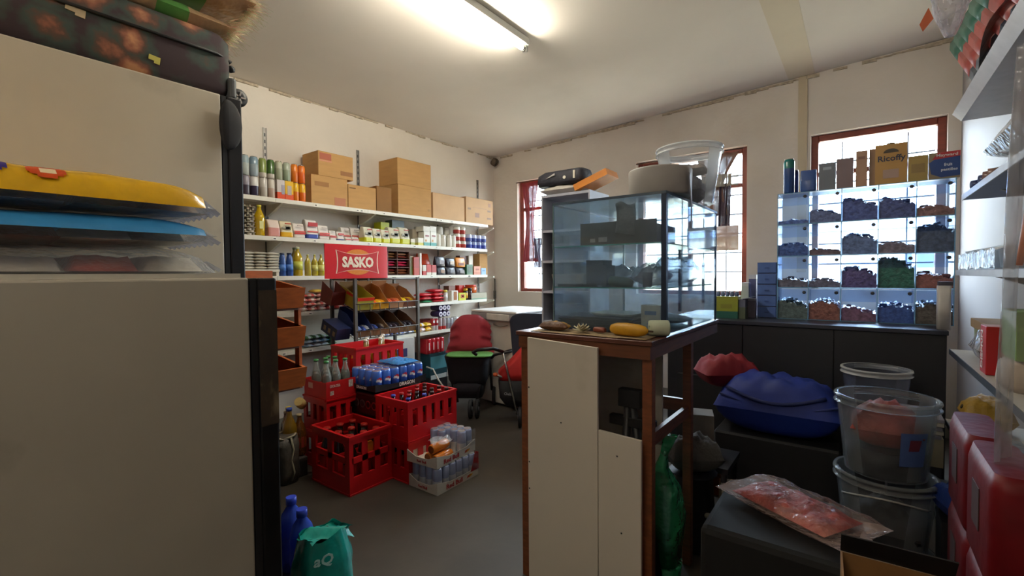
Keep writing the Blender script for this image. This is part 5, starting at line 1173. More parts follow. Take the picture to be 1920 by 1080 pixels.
for (bb_, pts) in ((b1, ((.5, .90), (.02, .52), (.02, .66), (.02, 1.05))), (b2, ((.45, .80), (.55, .45)))):
    for (u, z) in pts:
        g = G(); g.T = Matrix.Translation(((a1-a0)*u if bb_ is b1 else (a2-a1)*u, -.0165, z)) @ Matrix.Rotation(PI/2, 4, 'X'); g.lathe([(.0045, 0), (.003, .0015)], 8); obj('screw', g, DARK, bb_)
# black pole and board seen behind the front boards
t = thing('grey_back_board', 'dull grey board standing inside the counter table behind the gap', 'board', (-1.36*S, 2.34*S, 0)); g = G(); g.box(0, 0, 0, .56, .012, 1.22); obj('panel', g, mat('8d8880', .6, dirt='6a655c'), t)
t = thing('folded_easel', 'black folded stand with splayed legs under the counter table', 'stand', (-.93*S, 2.22*S, 0))
g = G(); g.tube([(0, 0, 1.02), (-.06, -.02, 0.02)], [.022, .018], 8); g.tube([(.01, 0, 1.02), (.16, .03, .02)], [.022, .018], 8); obj('leg', g, BLACK, t); g = G(); g.box(-.05, -.025, .96, .07, .03, 1.05); g.box(-.10, -.02, .86, .14, .02, .91); obj('hinge_block', g, BLACK, t, bevel=.004)

# glass display case
cx0, cx1, cy0, cy1, cz0, cz1 = -1.365, -.735, 2.20, 3.17, TZ+.001, TZ+.69
t = thing('glass_display_case', 'glass display case with dark metal corner posts on the counter table', 'display case', (cx0*S, cy0*S, cz0*S)); w, d, h = cx1-cx0, cy1-cy0, cz1-cz0
GL = pane_mat('f6fcff', .13, .18); FR = mat('1d2c44', .4, metal=.3); EDGE = film('6cc4b8', .7, .1)
for (x, y) in ((w-.024, 0), (w-.012, d-.012)):
    q = .024 if y == 0 else .02
    g = G(); g.box(x, y, 0, x+q*(1 if y == 0 else .6), y+q*(1 if y == 0 else .6), h); obj('corner_post', g, FR, t)
for (x, y) in ((0, 0), (0, d-.010)):
    g = G(); g.box(x, y, 0, x+.008, y+.008, h); obj('corner_post', g, mat('7f9aa0', .3, metal=.5), t)
GS = pane_mat('f6fcff', .12, .16)
g = G(); g.box(.009, .002, .006, w-.025, .006, h-.012); obj('front_pane', g, GL, t)
g = G(); g.box(.002, .010, .006, .006, d-.012, h-.012); obj('side_pane', g, GS, t)
g = G(); g.box(w-.006, .026, .006, w-.002, d-.014, h-.012); obj('side_pane', g, GS, t)
for k in range(2):
    g = G(); g.box(.01 if k else w*.48, d-.011+.005*k, .006, w*.52 if k else w-.014, d-.008+.005*k, h-.014); obj('sliding_door', g, GS, t)
g = G(); g.box(0, 0, h-.006, w, d, h); obj('top_pane', g, pane_mat('e8f4f8', .2, .22), t)
g = G(); g.box(-.002, -.002, h-.012, w+.002, .0015, h+.001); g.box(w+.0001, -.002, h-.012, w+.0025, d, h+.001); obj('top_edge', g, mat('46586a', .4), t)
g = G(); g.box(.0, .0, 0, w-.025, d, .005); obj('base_pane', g, pane_mat('dceaf0', .2, .25), t)
shz = [at(1150, 540, y=cy0*S).z/S-cz0, at(1150, 458.5, y=cy0*S).z/S-cz0]
for z in shz:
    g = G(); g.box(.009, .009, z-.003, w-.026, d-.014, z+.003); s_ = obj('glass_shelf', g, pane_mat('ecf8f8', .2, .14), t)
    g = G(); g.box(.009, .0068, z-.003, w-.026, .0088, z+.003); obj('front_edge', g, EDGE, s_)
    g = G(); g.box(w-.0255, .03, z-.003, w-.0235, d-.016, z+.003); obj('side_edge', g, EDGE, s_)
for (y, z0, z1) in ((.25, .10, .42), (.70, .12, .36)):
    g = G(); g.box(w-.020, y, z0, w-.008, y+.018, z1); obj('door_handle', g, FR, t)
def C_(x, y, z): return ((cx0+x)*S, (cy0+y)*S, (cz0+z)*S)
Z1, Z2 = shz[0]+.0035, shz[1]+.0035
# top level
t = thing('open_carton', 'flattened dark cardboard carton on the top glass shelf', 'box', C_(.12, .10, Z2))
m = mat('5c554e', .8, var=.12)
g = G(); g.box(0, 0, 0, .43, .003, .125); obj('front_flap', g, m, t); g = G(); g.box(0, .003, 0, .43, .30, .003); obj('carton_floor', g, m, t); g = G(); g.box(0, .29, .003, .43, .293, .09); obj('back_flap', g, m, t)
for x in (0, .427): g = G(); g.box(x, .0035, .0035, x+.003, .289, .10); obj('side_flap', g, m, t)
g = G(); g.box(.06, -.0012, .02, .09, -.0002, .04); g.box(.11, -.0012, .02, .16, -.0002, .045); obj('printed_mark', g, mat('a8a098', .7), t)
g = G(); g.grid(lambda u, v: (.31+.105*u+.0+.01*math.sin(3*v), .002*math.sin(7*u)-.0, .065+.15*v-.02*u*(1-v)+.012*math.sin(6*u)*v), 8, 8); 
tag(obj('grey_bag_sheet', g, mat('77706c', .6, var=.06, bump=.3), None, C_(.02, .09, Z2)), 'grey folded sheet hanging over the dark carton in the case', 'sheet').modifiers.new('s', 'SOLIDIFY').thickness = .002
# middle level
def lump(name, label, cat, loc, w, d, h, m, seed, parent=None, rz=0):
    g = G(); g.pillow(w, d, h, 14, 10, seed, .22); return tag(obj(name, g, m, None, loc, (0, 0, rz)), label, cat)
lump('clear_packet', 'crumpled clear packet nearest the corner post in the glass case', 'packet', C_(.46, .30, Z1), .16, .14, .10, film('d8dce4', .35, .08, bump=1), 3)
lump('clear_packet', 'crumpled clear packet behind the green roll in the glass case', 'packet', C_(.38, .50, Z1), .2, .18, .12, film('c8d0e0', .3, .08, bump=1), 4)
lump('clear_packet', 'flat grey packet at the far end of the middle glass shelf', 'packet', C_(.15, .62, Z1), .22, .2, .11, film('a8b0c0', .5, .1, bump=1), 5)
lump('clear_packet', 'big crumpled clear bag at the rear of the middle glass shelf', 'packet', C_(.42, .78, Z1), .3, .2, .16, film('d0d8e8', .3, .08, bump=1), 6)
g = G(); g.T = Matrix.Rotation(PI/2, 4, 'Y'); g.lathe([(.016, 0), (.028, .01), (.03, .09), (.022, .12), (.014, .13)], 14); tag(obj('green_roll', g, mat('4d5c48', .5, var=.3), None, C_(.28, .12, Z1+.031), (0, .12, .2)), 'dull green roll on the middle glass shelf', 'roll')
g = G(); g.lathe([(.022, 0), (.028, .075)], 16); tag(obj('grey_cup', g, mat('56545c', .5), None, C_(.49, .13, Z1)), 'dark grey cup standing on the middle glass shelf', 'cup')
t = thing('dark_tray', 'thin dark tray along the middle glass shelf', 'tray', C_(.02, .02, Z1)); g = G(); g.box(0, 0, 0, .24, .06, .004); g.box(0, 0, .004, .24, .003, .016); obj('tray_body', g, mat('2c3038', .4), t)
t = thing('stacked_cartons', 'faint grey cartons behind glass on the middle shelf', 'boxes', C_(.05, .30, Z1)); g = G(); g.box(0, 0, 0, .13, .12, .12); obj('carton', g, mat('5d5a60', .7), t); g = G(); g.box(.0, .0, .121, .11, .12, .15); obj('carton', g, mat('6a666c', .7), t)
# bottom level
for k in range(5):
    g = G(); o_ = .006*(k % 2); g.prism([(o_, 0), (.40+o_, 0), (.42+o_, .008), (.425+o_, .012), (-.015+o_, .012), (-.01+o_, .006)], 0, .30); 
    tag(obj('baking_tray', g, mat('23262a', .4, metal=.4), None, C_(.025, .03+.004*(k % 3), .006+.0125*k)), '%s dark baking tray stacked at the bottom of the glass case' % ['lowest', 'second', 'third', 'fourth', 'topmost'][k], 'tray')
t = thing('white_foam_tray', 'white foam tray lying on the dark baking trays', 'tray', C_(.16, .10, .0700)); g = G(); g.loft([(0, .22, .20, 0), (.014, .26, .24, 0)], .15, 4, True, .13, .12); obj('tray_body', g, OFFW, t)
t = thing('small_white_box', 'small white box near the corner post at the bottom of the case', 'box', C_(.46, .12, .006)); g = G(); g.box(0, 0, 0, .10, .08, .13); obj('carton', g, OFFW, t); g = G(); g.box(.02, -.001, .08, .08, -.0002, .10); obj('printed_mark', g, mat('6a8ab8', .5), t)
g = G(); g.box(0, 0, 0, .05, .004, .035); tag(obj('blue_card', g, mat('7a9cc8', .4), None, C_(.53, .022, .02)), 'little pale blue card leaning inside the case front', 'card')
g = G(); g.pillow(.3, .2, .05, 12, 8, 9, .2); tag(obj('white_paper', g, mat('d8d8dc', .7, bump=.4), None, C_(.43, .55, .006)), 'crumpled white paper at the rear bottom of the case', 'paper')
# roll beside the case and food on the table edge
g = G(); g.T = Matrix.Rotation(PI/2, 4, 'Y'); g.lathe([(.012, 0), (.036, 0), (.038, .008), (.038, .082), (.036, .09), (.012, .09), (.012, .0)], 22, cap0=False, cap1=False)
tag(obj('paper_roll', g, mat('c9d2b8', .6, var=.05), None, (-.80*S, 2.155*S, (TZ+.0395)*S), (0, 0, .55)), 'pale greenish roll lying beside the case corner post', 'roll')
def food(px, py, dx=0): p = at(px, py, z=TZ+.005); return p
bd = thing('paper_sheet', 'brown paper sheet with food along the counter edge', 'paper', (-1.40*S, 2.0*S, (TZ+.0006)*S)); g = G(); g.grid(lambda u, v: (.02+.62*u, .0+.14*v+.03*u*0, .002+.003*abs(math.sin(9*u+2*v))), 14, 4)
o = obj('sheet', g, mat('a08a68', .8, var=.2, bump=.3), bd); o.modifiers.new('s', 'SOLIDIFY').thickness = .0015
t = thing('yellow_gourd', 'mottled yellow squash lying on brown paper at the counter edge', 'squash', (at(1178, 628, y=2.07*S).x, 2.07*S, (TZ+.036)*S), -.12)
g = G(); g.T = Matrix.Rotation(PI/2, 4, 'Y'); g.lathe([(.004, -.098), (.020, -.088), (.029, -.06), (.032, -.01), (.029, .05), (.022, .082), (.010, .098), (.004, .104)], 20); obj('fruit', g, mat('c8941e', .5, var=.18, scale=20, dirt='4a3418', dfac=(.66, .72), dscale=14), t)
g = G(); g.T = Matrix.Rotation(PI/2, 4, 'Y'); g.lathe([(.005, .1), (.004, .125)], 8); obj('stem', g, mat('3a2c1c', .8), t)
g = G(); 
t = thing('brown_loaf', 'brown and yellow roast piece at the far end of the counter edge', 'food', (at(1040, 612, y=2.08*S).x, 2.08*S, (TZ+.006)*S), .1); g = G(); g.pillow(.16, .07, .045, 16, 10, 31, .15, lambda u, v: 1 if v > .35 and u > .3 else 0); obj('loaf', g, [mat('5c3a22', .6, var=.3, bump=.5), mat('a87c2a', .6, var=.3, bump=.6)], t)
fw = thing('white_popcorn_flower', 'white petalled paper flower between the roast piece and the squash', 'flower', (at(1091, 622, y=2.06*S).x, 2.06*S, (TZ+.008)*S))
for k in range(14):
    a = 2*PI*k/14*2.0; rr = .012+.022*(k % 3)/2; g = G(); tl = .9-.35*(k % 3); g.T = Matrix.Rotation(a, 4, 'Z') @ Matrix.Rotation(-tl, 4, 'Y'); g.grid(lambda u, v: (.048*u, (v-.5)*.026*math.sin(PI*min(1, u*.9+.12)), .006*math.cos(3*(v-.5))), 5, 4)
    o = obj('petal', g, mat('cdc3a4', .6, var=.08), fw, (0, 0, .004)); o.modifiers.new('s', 'SOLIDIFY').thickness = .0015
g = G(); g.T = Matrix.Rotation(PI/2, 4, 'Y'); g.lathe([(.010, 0), (.014, .01), (.014, .055), (.010, .065)], 14); tag(obj('sausage_piece', g, mat('8a4a38', .5, var=.2), None, (at(1112, 622, y=2.09*S).x, 2.10*S, (TZ+.022)*S), (0, 0, -.1)), 'reddish brown sausage piece next to the squash', 'food')
# on top of the case
rc = Vector((-.835*S, 2.40*S, (cz1+.002)*S))
t = thing('wide_grey_tub', 'wide pale grey tub with hanging strip on the glass case', 'tub', rc); g = G(); g.lathe([(.150, 0), (.156, .012), (.158, .13), (.154, .138)], 40); obj('tub_wall', g, mat('a09c98', .55, var=.04), t)
g = G(); g.grid(lambda u, v: (.150+.005*math.sin(3*v)+.004*v, -.055+.03*u*(1-.35*v)-.012*v*v*0+.02*v, .10-.27*v), 3, 12); o = obj('hanging_strip', g, mat('8f8c90', .5), t, (0.010, 0, 0)); o.modifiers.new('s', 'SOLIDIFY').thickness = .002
bkp = Vector((-.80, 2.79, cz1+.002))*S
def clearbucket(name, label, loc, r0, r1, h, cc='dfe6ec', a=.12, lab=None, rz=0, tint=None, rim='e4e8ea', ra=.55):
    t = thing(name, label, 'bucket', loc, rz)
    g = G(); g.lathe([(r0, 0), (r0, .004), (r1, h*.9), (r1, h)], 36, cap1=False); g.lathe([(r1-.004, h), (r1-.004, h*.9), (r0-.003, .006)], 36, cap0=False, cap1=False); obj('bucket_wall', g, film(cc, a, .06, tint=tint), t)
    g = G(); g.lathe([(r1+.001, h*.90), (r1+.010, h*.90), (r1+.010, h*.905), (r1+.003, h*.915), (r1+.003, h*.97), (r1+.010, h*.975), (r1+.008, h+.002), (r1-.003, h+.002)], 36, cap0=False, cap1=False); obj('rim', g, film(rim, ra, .12), t)
    return t
clearbucket('clear_bucket', 'large clear plastic bucket with pale rim on the glass case', bkp, .130, .176, .325)
lump('dark_cloth', 'dark crumpled cloth inside the clear bucket on the glass case', 'cloth', (bkp.x, bkp.y, bkp.z+.008), .17, .17, .15, mat('3c3a44', .8, bump=.5), 15)
lump('grey_cloth', 'grey brown cloth heaped over the dark cloth in the clear bucket', 'cloth', (bkp.x+.015, bkp.y, bkp.z+.125), .16, .15, .06, mat('7c6e66', .8, bump=.5), 16)
for o in list(bpy.data.objects):
    if o not in _before and o.parent is None: o.scale = (S, S, S)
# grey steel cabinet behind the case, with bags on top
kx0, kx1, ky0, ky1, kz = -1.87, -1.475, 2.86, 3.16, 1.775
t = thing('grey_cabinet', 'tall grey open steel cabinet behind the glass case', 'cabinet', (kx0, ky0, 0)); m = mat('a2a4b0', .5, var=.08)
w, d = kx1-kx0, ky1-ky0
for x in (0, w-.012): g = G(); g.box(x, 0, 0, x+.012, d, kz); obj('side_panel', g, m, t)
g = G(); g.box(.0125, d-.008, .02, w-.0125, d, kz-.022); obj('back_panel', g, m, t)
for z in (.02, .45, .86, 1.08, 1.30, 1.52, kz-.001):
    g = G(); g.box(.0125, .001, z-.018, w-.0125, d-.009, z); obj('shelf_board', g, m, t)
for k, (z, c_, lab) in enumerate(((1.081, '8a8478', 'stack of grey packets on the cabinet shelf at window sill height'), (.861, '2a2a38', 'dark bundle in the lower cabinet bay'), (1.301, '585a68', 'grey box in the upper cabinet bay'))):
    g = G(); g.loft([(0, .28, .2, 0), (.06, .26, .19, 0), (.12, .28, .2, 0)], .1, 3, False); tag(obj('packet_stack', g, mat(c_, .7, var=.2), None, (kx0+w/2, ky0+.13, z)), lab, 'packets')
zt2 = kz+.001
lump('long_white_packet', 'pale flat packet lying under the black bag on the cabinet', 'packet', (kx0+.16, ky0+.12, zt2), .38, .22, .07, mat('b5aea6', .5, bump=.3), 21)
t = thing('black_bag', 'black holdall with small white logo on top of the grey cabinet', 'bag', (kx0+.13, ky0+.12, zt2+.065), 0); g = G(); g.loft([(0, .36, .2, 0), (.03, .39, .22, 0), (.08, .38, .2, 0), (.105, .33, .16, 0, .02, 0)], .25, 5); obj('bag_body', g, mat('1a1a26', .7, bump=.4), t)
g = G(); g.T = Matrix.Rotation(PI/2, 4, 'X'); g.lathe([(.012, .108), (.012, .113)], 14, (.06, .045, 0)); obj('white_logo', g, OFFW, t); g = G(); g.prism([(-.10, .05), (-.02, .085), (-.02, .07)], -.112, -.108); obj('white_patch', g, mat('b8b4b0', .6), t)
g = G(); g.box(.13, -.113, .03, .145, -.108, .085); obj('zip_pull', g, OFFW, t)
t = thing('orange_envelope', 'orange folder sloping down from the black bag', 'folder', (kx1-.06, ky0+.02, zt2), 0); g = G(); g.T = Matrix.Rotation(-.32, 4, 'Y'); g.box(-.06, -.02, .0, .20, .16, .045); obj('folder_body', g, mat('c87a28', .5), t, (0, 0, .022))
for k, (x, c_, lab) in enumerate(((kx1+.10, 'd8d0b8', 'scrap of white paper beside the orange folder'), (kx1+.24, 'a8b048', 'small yellow green packet beside the orange folder'))):
    lump('paper_scrap', lab, 'paper', ((-1.28+.12*k)*S, 2.75*S, (cz1+.002)*S), .08, .08, .025, mat(c_, .6, bump=.4), 25+k)
# curtains
def curtain(label, cat, x0, x1, z0, z1, c, seed, tie=None, skew=0.0, y=YB-.02, amp=.012, name='curtain'):
    t = thing(name, label, cat, ((x0+x1)/2, y, z0)); w = x1-x0; h = z1-z0; rnd = random.Random(seed); ph = rnd.uniform(0, 6)
    def fn(u, v):
        k = 1 if tie is None else (1-(1-tie)*math.sin(PI*min(1, (1-v)*1.0))**1.3)
        x = (u-.5)*w*k + skew*(1-v)*w
        return (x, amp*math.sin(u*9*PI/2+ph)+amp*.5*math.sin(u*23+ph), v*h)
    g = G(); g.grid(fn, 30, 16); o = obj('cloth', g, c, t); o.modifiers.new('s', 'SOLIDIFY').thickness = .002; return t
CU1 = film('a8404a', .9, .8); CU2 = film('8a6a5c', .92, .8)
wz = WIN[0]
curtain('red and grey curtain gathered at the side of the window nearest the corner', 'curtain', -3.20, -2.98, 1.35, 2.27, CU1, 2, .45, -.0)
curtain('thin bunched end of the red curtain in the corner-side window', 'curtain', -3.06, -2.92, 1.28, 1.62, film('6a6484', .9, .8), 3, .6)
curtain('brown curtain hanging across the top of the middle window', 'curtain', -1.22, -.86, 1.72, 2.27, CU2, 4, .55, -.25)
curtain('narrow dark curtain tail hanging in the middle window', 'curtain', -1.02, -.92, 1.62, 2.00, film('5a4a54', .95, .8), 5, None, -.1)
curtain('pale net scrap tied up in the middle window', 'curtain', -1.16, -.86, 1.97, 2.08, film('b8b0a0', .7, .8), 6, None, 0, YB-.045)
g = G(); g.box(-1.30, YB-.03, 1.40, -.86, YB-.022, 1.62); tag(obj('cardboard_sheet', g, film('c8a894', .85, .8)), 'pinkish board blocking a row of the middle window', 'board')
for (x0, x1, n_) in ((-3.27, -2.35, 'corner-side'), (-1.79, -.82, 'middle')):
    g = G(); g.tube([(x0, YB-.045, 2.285), (x1, YB-.045, 2.285)], .006, 8); tag(obj('curtain_rod', g, mat('5a3a2c', .5)), 'thin curtain rod across the %s window' % n_, 'rod')
# ------------------------------------------------------------------ dark counter at the back with the sweets dispenser
DY = 3.30
ct = thing('dark_counter', 'dark closed counter under the window with the sweets dispenser on it', 'counter', (-1.0, 3.02, 0))
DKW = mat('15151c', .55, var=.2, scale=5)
cw = at(1776, 650, y=3.02).x+1.0; CZ = at(1600, 603.5, y=DY).z
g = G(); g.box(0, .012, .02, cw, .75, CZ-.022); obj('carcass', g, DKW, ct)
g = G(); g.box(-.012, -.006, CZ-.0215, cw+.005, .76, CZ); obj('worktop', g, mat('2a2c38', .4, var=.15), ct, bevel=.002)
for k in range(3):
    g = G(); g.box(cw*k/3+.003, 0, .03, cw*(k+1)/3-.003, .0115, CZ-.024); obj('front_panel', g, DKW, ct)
CZ += .001
def onc(px0, px1, ytop, y, name, label, cat, cols, kind='box', d=.12, band=None, z=None, scale=None, **k):
    a, b = at(px0, 500, y=y), at(px1, 500, y=y); z0 = CZ if z is None else z; z1 = at((px0+px1)/2, ytop, y=y).z
    t = thing(name, label, cat, ((a.x+b.x)/2, y, z0)); w, h = b.x-a.x-.001, max(.01, z1-z0)
    BLD[kind](t, w, d, h, cols if isinstance(cols, list) else [(1, cols)], **k)
    for q in band or []:
        bx, bz, bw, bh, bc = q[:5]; g = G(); g.box(bx*w-bw*w/2, -.0012, (bz-bh/2)*h, bx*w+bw*w/2, -.0002, (bz+bh/2)*h); o = obj('label_print', g, col(bc), t)
        if len(q) > 5: text(q[5], bw*w*.9, bh*h*.75, col(q[6]), o, bx*w, bz*h, -.0022)
    t['_top'] = z0+h; return t
# dispenser
dx0, dx1 = at(1458, 480, y=DY).x, at(1790, 480, y=DY).x; DW = dx1-dx0
zt_ = at(1458, 364.4, y=DY).z; DH = zt_-CZ
dt = thing('sweets_dispenser', 'clear acrylic sweets dispenser of twenty bins in front of the bright window', 'dispenser', (dx0, DY, CZ))
ACR = pane_mat('d6e6fa', .22, .10); ACE = film('8fc8ec', .55, .05); ACB = pane_mat('e4eefc', .10, .06)
DD = .20
u_ = [(at(p, 480, y=DY).x-dx0) for p in (1458, 1516, 1577, 1646, 1717, 1790)]
for k, u in enumerate(u_):
    g = G(); g.box(u-.002, 0, 0, u+.002, DD, DH); obj('upright_divider', g, ACR, dt)
    g = G(); g.box(u-.0022, -.002, 0, u+.0022, -.0002, DH); obj('divider_edge', g, ACE, dt)
for r_ in range(5):
    z = DH*r_/4
    g = G(); g.box(0, 0, z-.0025 if r_ else 0, DW, DD, z+.0025 if r_ < 4 else z); s_ = obj('level_sheet', g, ACR if r_ < 4 else mat('5a7098', .3), dt)
    g = G(); g.box(0, -.003, z-.003 if r_ else 0, DW, -.0003, z+.003 if r_ < 4 else z); obj('sheet_edge', g, ACE, s_)
g = G(); g.box(0, DD, 0, DW, DD+.003, DH); obj('back_sheet', g, ACB, dt)
fills = [[.62, .62, .42, .55, .60], [.28, .25, .62, .88, .42], [.42, .18, .62, .33, .80], [.14, .42, .72, .62, .30]]
cols_ = [['5a6a6c', '8a5a54', '7a5a78', '3a58a0', '5a5450'], ['6a6a7c', '6a6c88', '5a548c', '2f6a60', '8a5a58'], ['3c5ca0', '6a5a64', '6078a8', '7c7688', '4a5a78'], ['4a68b0', '5a6a98', '4a5c9c', '4a5890', '8a6a6a']]
nmr = ['bottom', 'second', 'third', 'top']; nmc = ['leftmost', 'second', 'middle', 'fourth', 'rightmost']
for r_ in range(4):
    for c_ in range(5):
        x0, x1 = u_[c_]+.003, u_[c_+1]-.003; z0 = DH*r_/4+.0035; hh_ = DH/4-.007
        w = x1-x0; rnd = random.Random(r_*7+c_)
        g = G(); g.box(x0+.003, .002, z0+hh_*.60, x1-.003, .004, z0+hh_*.97); fl_ = obj('bin_flap', g, ACB, dt)
        g = G(); g.T = Matrix.Translation((x1-.018, .0018, z0+hh_*.87)) @ Matrix.Rotation(PI/2, 4, 'X'); g.lathe([(.008, 0), (.010, .002), (.006, .006)], 12); obj('flap_button', g, mat('3c4048', .4), fl_)
        f = fills[r_][c_]; ph = rnd.uniform(0, 6)
        g = G()
        def top(u, v): 
            return (x0+.001+(w-.002)*u, .006+(DD-.012)*v, z0+hh_*min(.97, f*(.82+.22*math.sin(PI*u+ph*.2)+.07*math.sin(17*u+ph)*math.cos(9*v)+.05*math.sin(41*u+ph*2))*(.88+.12*v)))
        nu, nv = 22, 8
        g.grid(top, nu, nv, False)
        g.grid(lambda u, v: (top(1-u, 0)[0], .006, z0+(top(1-u, 0)[2]-z0)*(v)), nu, 2, False); g.grid(lambda u, v: (top(u, 1)[0], DD-.006, z0+(top(u, 1)[2]-z0)*v), nu, 2, False)
        for s in (0, 1): g.grid(lambda u, v: (top(s, 0)[0], .006+(DD-.012)*(u if s else 1-u), z0+(top(s, u if s else 1-u)[2]-z0)*v), 6, 2, False)
        for q in range(26):
            uu, vv = rnd.random(), rnd.random()*.7; p = top(uu, vv); a = .008+.010*rnd.random()
            g.T = Matrix.Translation(p) @ Matrix.Rotation(rnd.uniform(0, 3), 4, 'Z') @ Matrix.Rotation(rnd.uniform(-.9, .9), 4, 'X')
            g.box(-a, -a*.6, -a*.4, a, a*.6, a*.4) if p[0]-x0 > a*1.3 and x1-p[0] > a*1.3 and p[1] > .02 else None
        g.T = None
        o = obj('wrapped_sweets', g, mat(cols_[r_][c_], .4, var=.45, scale=60, bump=.5, bscale=60), None, (dx0, DY, CZ))
        tag(o, 'heap of small sweets in the %s row, %s bin of the clear dispenser' % (nmr[r_], nmc[c_]), 'sweets', 'sweets in the dispenser bins', 'stuff')
# on top of the dispenser
TP = zt_+.001
def ont(px0, px1, ytop, name, label, cat, cols, kind='box', d=.06, y=DY+.01, **k): return onc(px0, px1, ytop, y, name, label, cat, cols, kind, d, z=TP, **k)
ont(1466, 1488, 297, 'spray_can', 'spray can with teal cap and red band at the end of the dispenser top', 'can', [(.72, '27457e'), (.28, '1f6a68')], kind='can')
ont(1481, 1496, 318, 'spray_can', 'shorter dark blue spray can behind the teal capped one', 'can', [(.8, '26346c'), (.2, '1c2450')], kind='can', y=DY+.075)
ont(1498, 1529, 318, 'dark_blue_packet', 'dark blue packet with slanted top beside the spray cans', 'packet', [(1, '33508c')], kind='pouch', d=.05)
ont(1533, 1565, 306, 'grey_carton', 'grey carton beside the dark blue packet on the dispenser', 'box', [(1, '5c6470')], band=[(0, .8, .5, .1, '8a98a8')])
ont(1566, 1598, 297, 'brown_carton', 'dull brown carton next to the grey one on the dispenser', 'box', [(1, '6e5c62')])
ont(1602, 1624, 283, 'tan_carton', 'narrow tan carton standing clear of its neighbours on the dispenser', 'box', [(1, 'a37f66')], band=[(0, .8, .6, .08, '7a5548')])
ont(1627, 1639, 280, 'tan_carton', 'slim tan carton tight against the coffee box', 'box', [(1, '9a7a60')], y=DY+.03)
ont(1638, 1698, 270, 'coffee_box', 'tan coffee box with dark lettering on the dispenser', 'box', [(1, 'b0884c')], band=[(.02, .62, .97, .26, 'b0884c', 'Ricoffy', '1c2440'), (0, .25, .5, .22, 'a48a80')], d=.09)
cb = bpy.data.objects['coffee_box']
g = G(); hcb = cb['_top']-TP; wcb = at(1698, 300, y=DY+.01).x-at(1638, 300, y=DY+.01).x
g.prism([(.24*wcb*math.cos(a), hcb*.78+.10*hcb*math.sin(a)) for a in [PI*k/12 for k in range(13)]], -.0012, -.0002); obj('dark_arch', g, col('3c3428'), cb)
g = G(); g.lathe([(.02, 0), (.018, .012)], 14, (0, .04, hcb)); obj('lid_knob', g, col('6a5a48'), cb)
ont(1700, 1737, 292, 'yellow_green_carton', 'dull yellow carton between the coffee box and the pastilles box', 'box', [(1, 'a0884c')], band=[(0, .5, .7, .35, '8a7448')])
pb_ = ont(1738, 1797, 285, 'pastilles_box', 'blue and red fruit pastilles box at the shelf end of the dispenser', 'box', [(1, '8a7a60')], d=.08)
wpb = at(1797, 300, y=DY+.01).x-at(1738, 300, y=DY+.01).x; hpb = pb_['_top']-TP
g = G(); g.prism([(-.5*wpb+.001, hpb*.62), (-.3*wpb, hpb*.76), (.5*wpb, hpb*.80), (.5*wpb, hpb*.08), (-.1*wpb, hpb*.05), (-.42*wpb, hpb*.2)], -.0012, -.0002); obj('blue_print', g, col('20407c'), pb_)
g = G(); g.prism([(-.4*wpb, hpb*.74), (-.2*wpb, hpb*.99), (.5*wpb, hpb*.995), (.5*wpb, hpb*.80), (-.3*wpb, hpb*.74)], -.0014, -.0003); obj('red_print', g, col('b03038'), pb_)
text('Mayward', wpb*.68, hpb*.14, mat('e0d8d8', .5), pb_, .08*wpb, hpb*.87, -.0022)
text('fruit', wpb*.26, hpb*.12, mat('d8dce8', .5), pb_, .12*wpb, hpb*.52, -.0022); text('pastilles', wpb*.52, hpb*.13, mat('d8dce8', .5), pb_, .16*wpb, hpb*.32, -.0022)
# beside the dispenser
t = onc(1420, 1457, 492, DY+.02, 'drawer_tower', 'blue grey tower of five small plastic drawers beside the dispenser', 'drawers', [(1, '5a6690')], d=.16)
a, b = at(1420, 500, y=DY+.02), at(1457, 500, y=DY+.02); w = b.x-a.x; hT = t['_top']-CZ
for k in range(5):
    g = G(); g.box(-w/2+.003, -.006, hT*k/5+.004, w/2-.003, -.0005, hT*(k+1)/5-.003); dr = obj('drawer', g, mat('5470b0', .35, var=.1), t, bevel=.0015)
    g = G(); g.box(-.012, -.012, hT*(k+.5)/5-.003, .012, -.0065, hT*(k+.5)/5+.003); obj('knob', g, mat('39508c', .4), dr)
for k, (p0, p1, yt, c_, lab) in enumerate(((1404, 1418, 515, '5a5c80', 'dull purple grey box against the drawer tower'), (1390, 1404, 530, 'b8bcc0', 'white topped box in front of the purple grey one'), (1396, 1417, 560, '7a707c', 'low brown grey box at the foot of the drawer tower'))):
    onc(p0, p1, yt, DY+(.12, .06, -.05)[k], 'small_carton', lab, 'box', [(.9, c_), (.1, 'c8c8cc')], d=.05)
t = onc(1341, 1384, 556, 2.98 if False else DY-.15, 'lime_box', 'lime green box of small jars at the corner of the dark counter', 'box', [(.32, '2f6458'), (.68, '9aa03a')], d=.10, band=[(0, .55, .5, .2, '8a8c38')])
lw = at(1384, 500, y=DY-.15).x-at(1341, 500, y=DY-.15).x
for k in range(5):
    q = thing('small_jar', 'small jar with white lid in the lime box, place %s from the case' % ['one', 'two', 'three', 'four', 'five'][k], 'jar', (t.location.x-lw/2+lw*(k+.5)/5, DY-.13, t['_top']+.001), 0, 'small jars on the lime box')
    b_jar(q, lw/5*.92, .03, .032, [(1, '6a7aa0')], lid='d8dce4')
t = onc(1385, 1398, 562, DY-.14, 'grey_carton', 'grey carton with slanted lid beside the lime box', 'box', [(.6, '5c6450'), (.4, '6a6c80')], d=.12)
g = G(); g.T = Matrix.Rotation(-.25, 4, 'Y'); g.box(-.02, 0, .001, .06, .12, .005); obj('lid_flap', g, col('8088a0'), t, (0, 0, t['_top']-CZ))

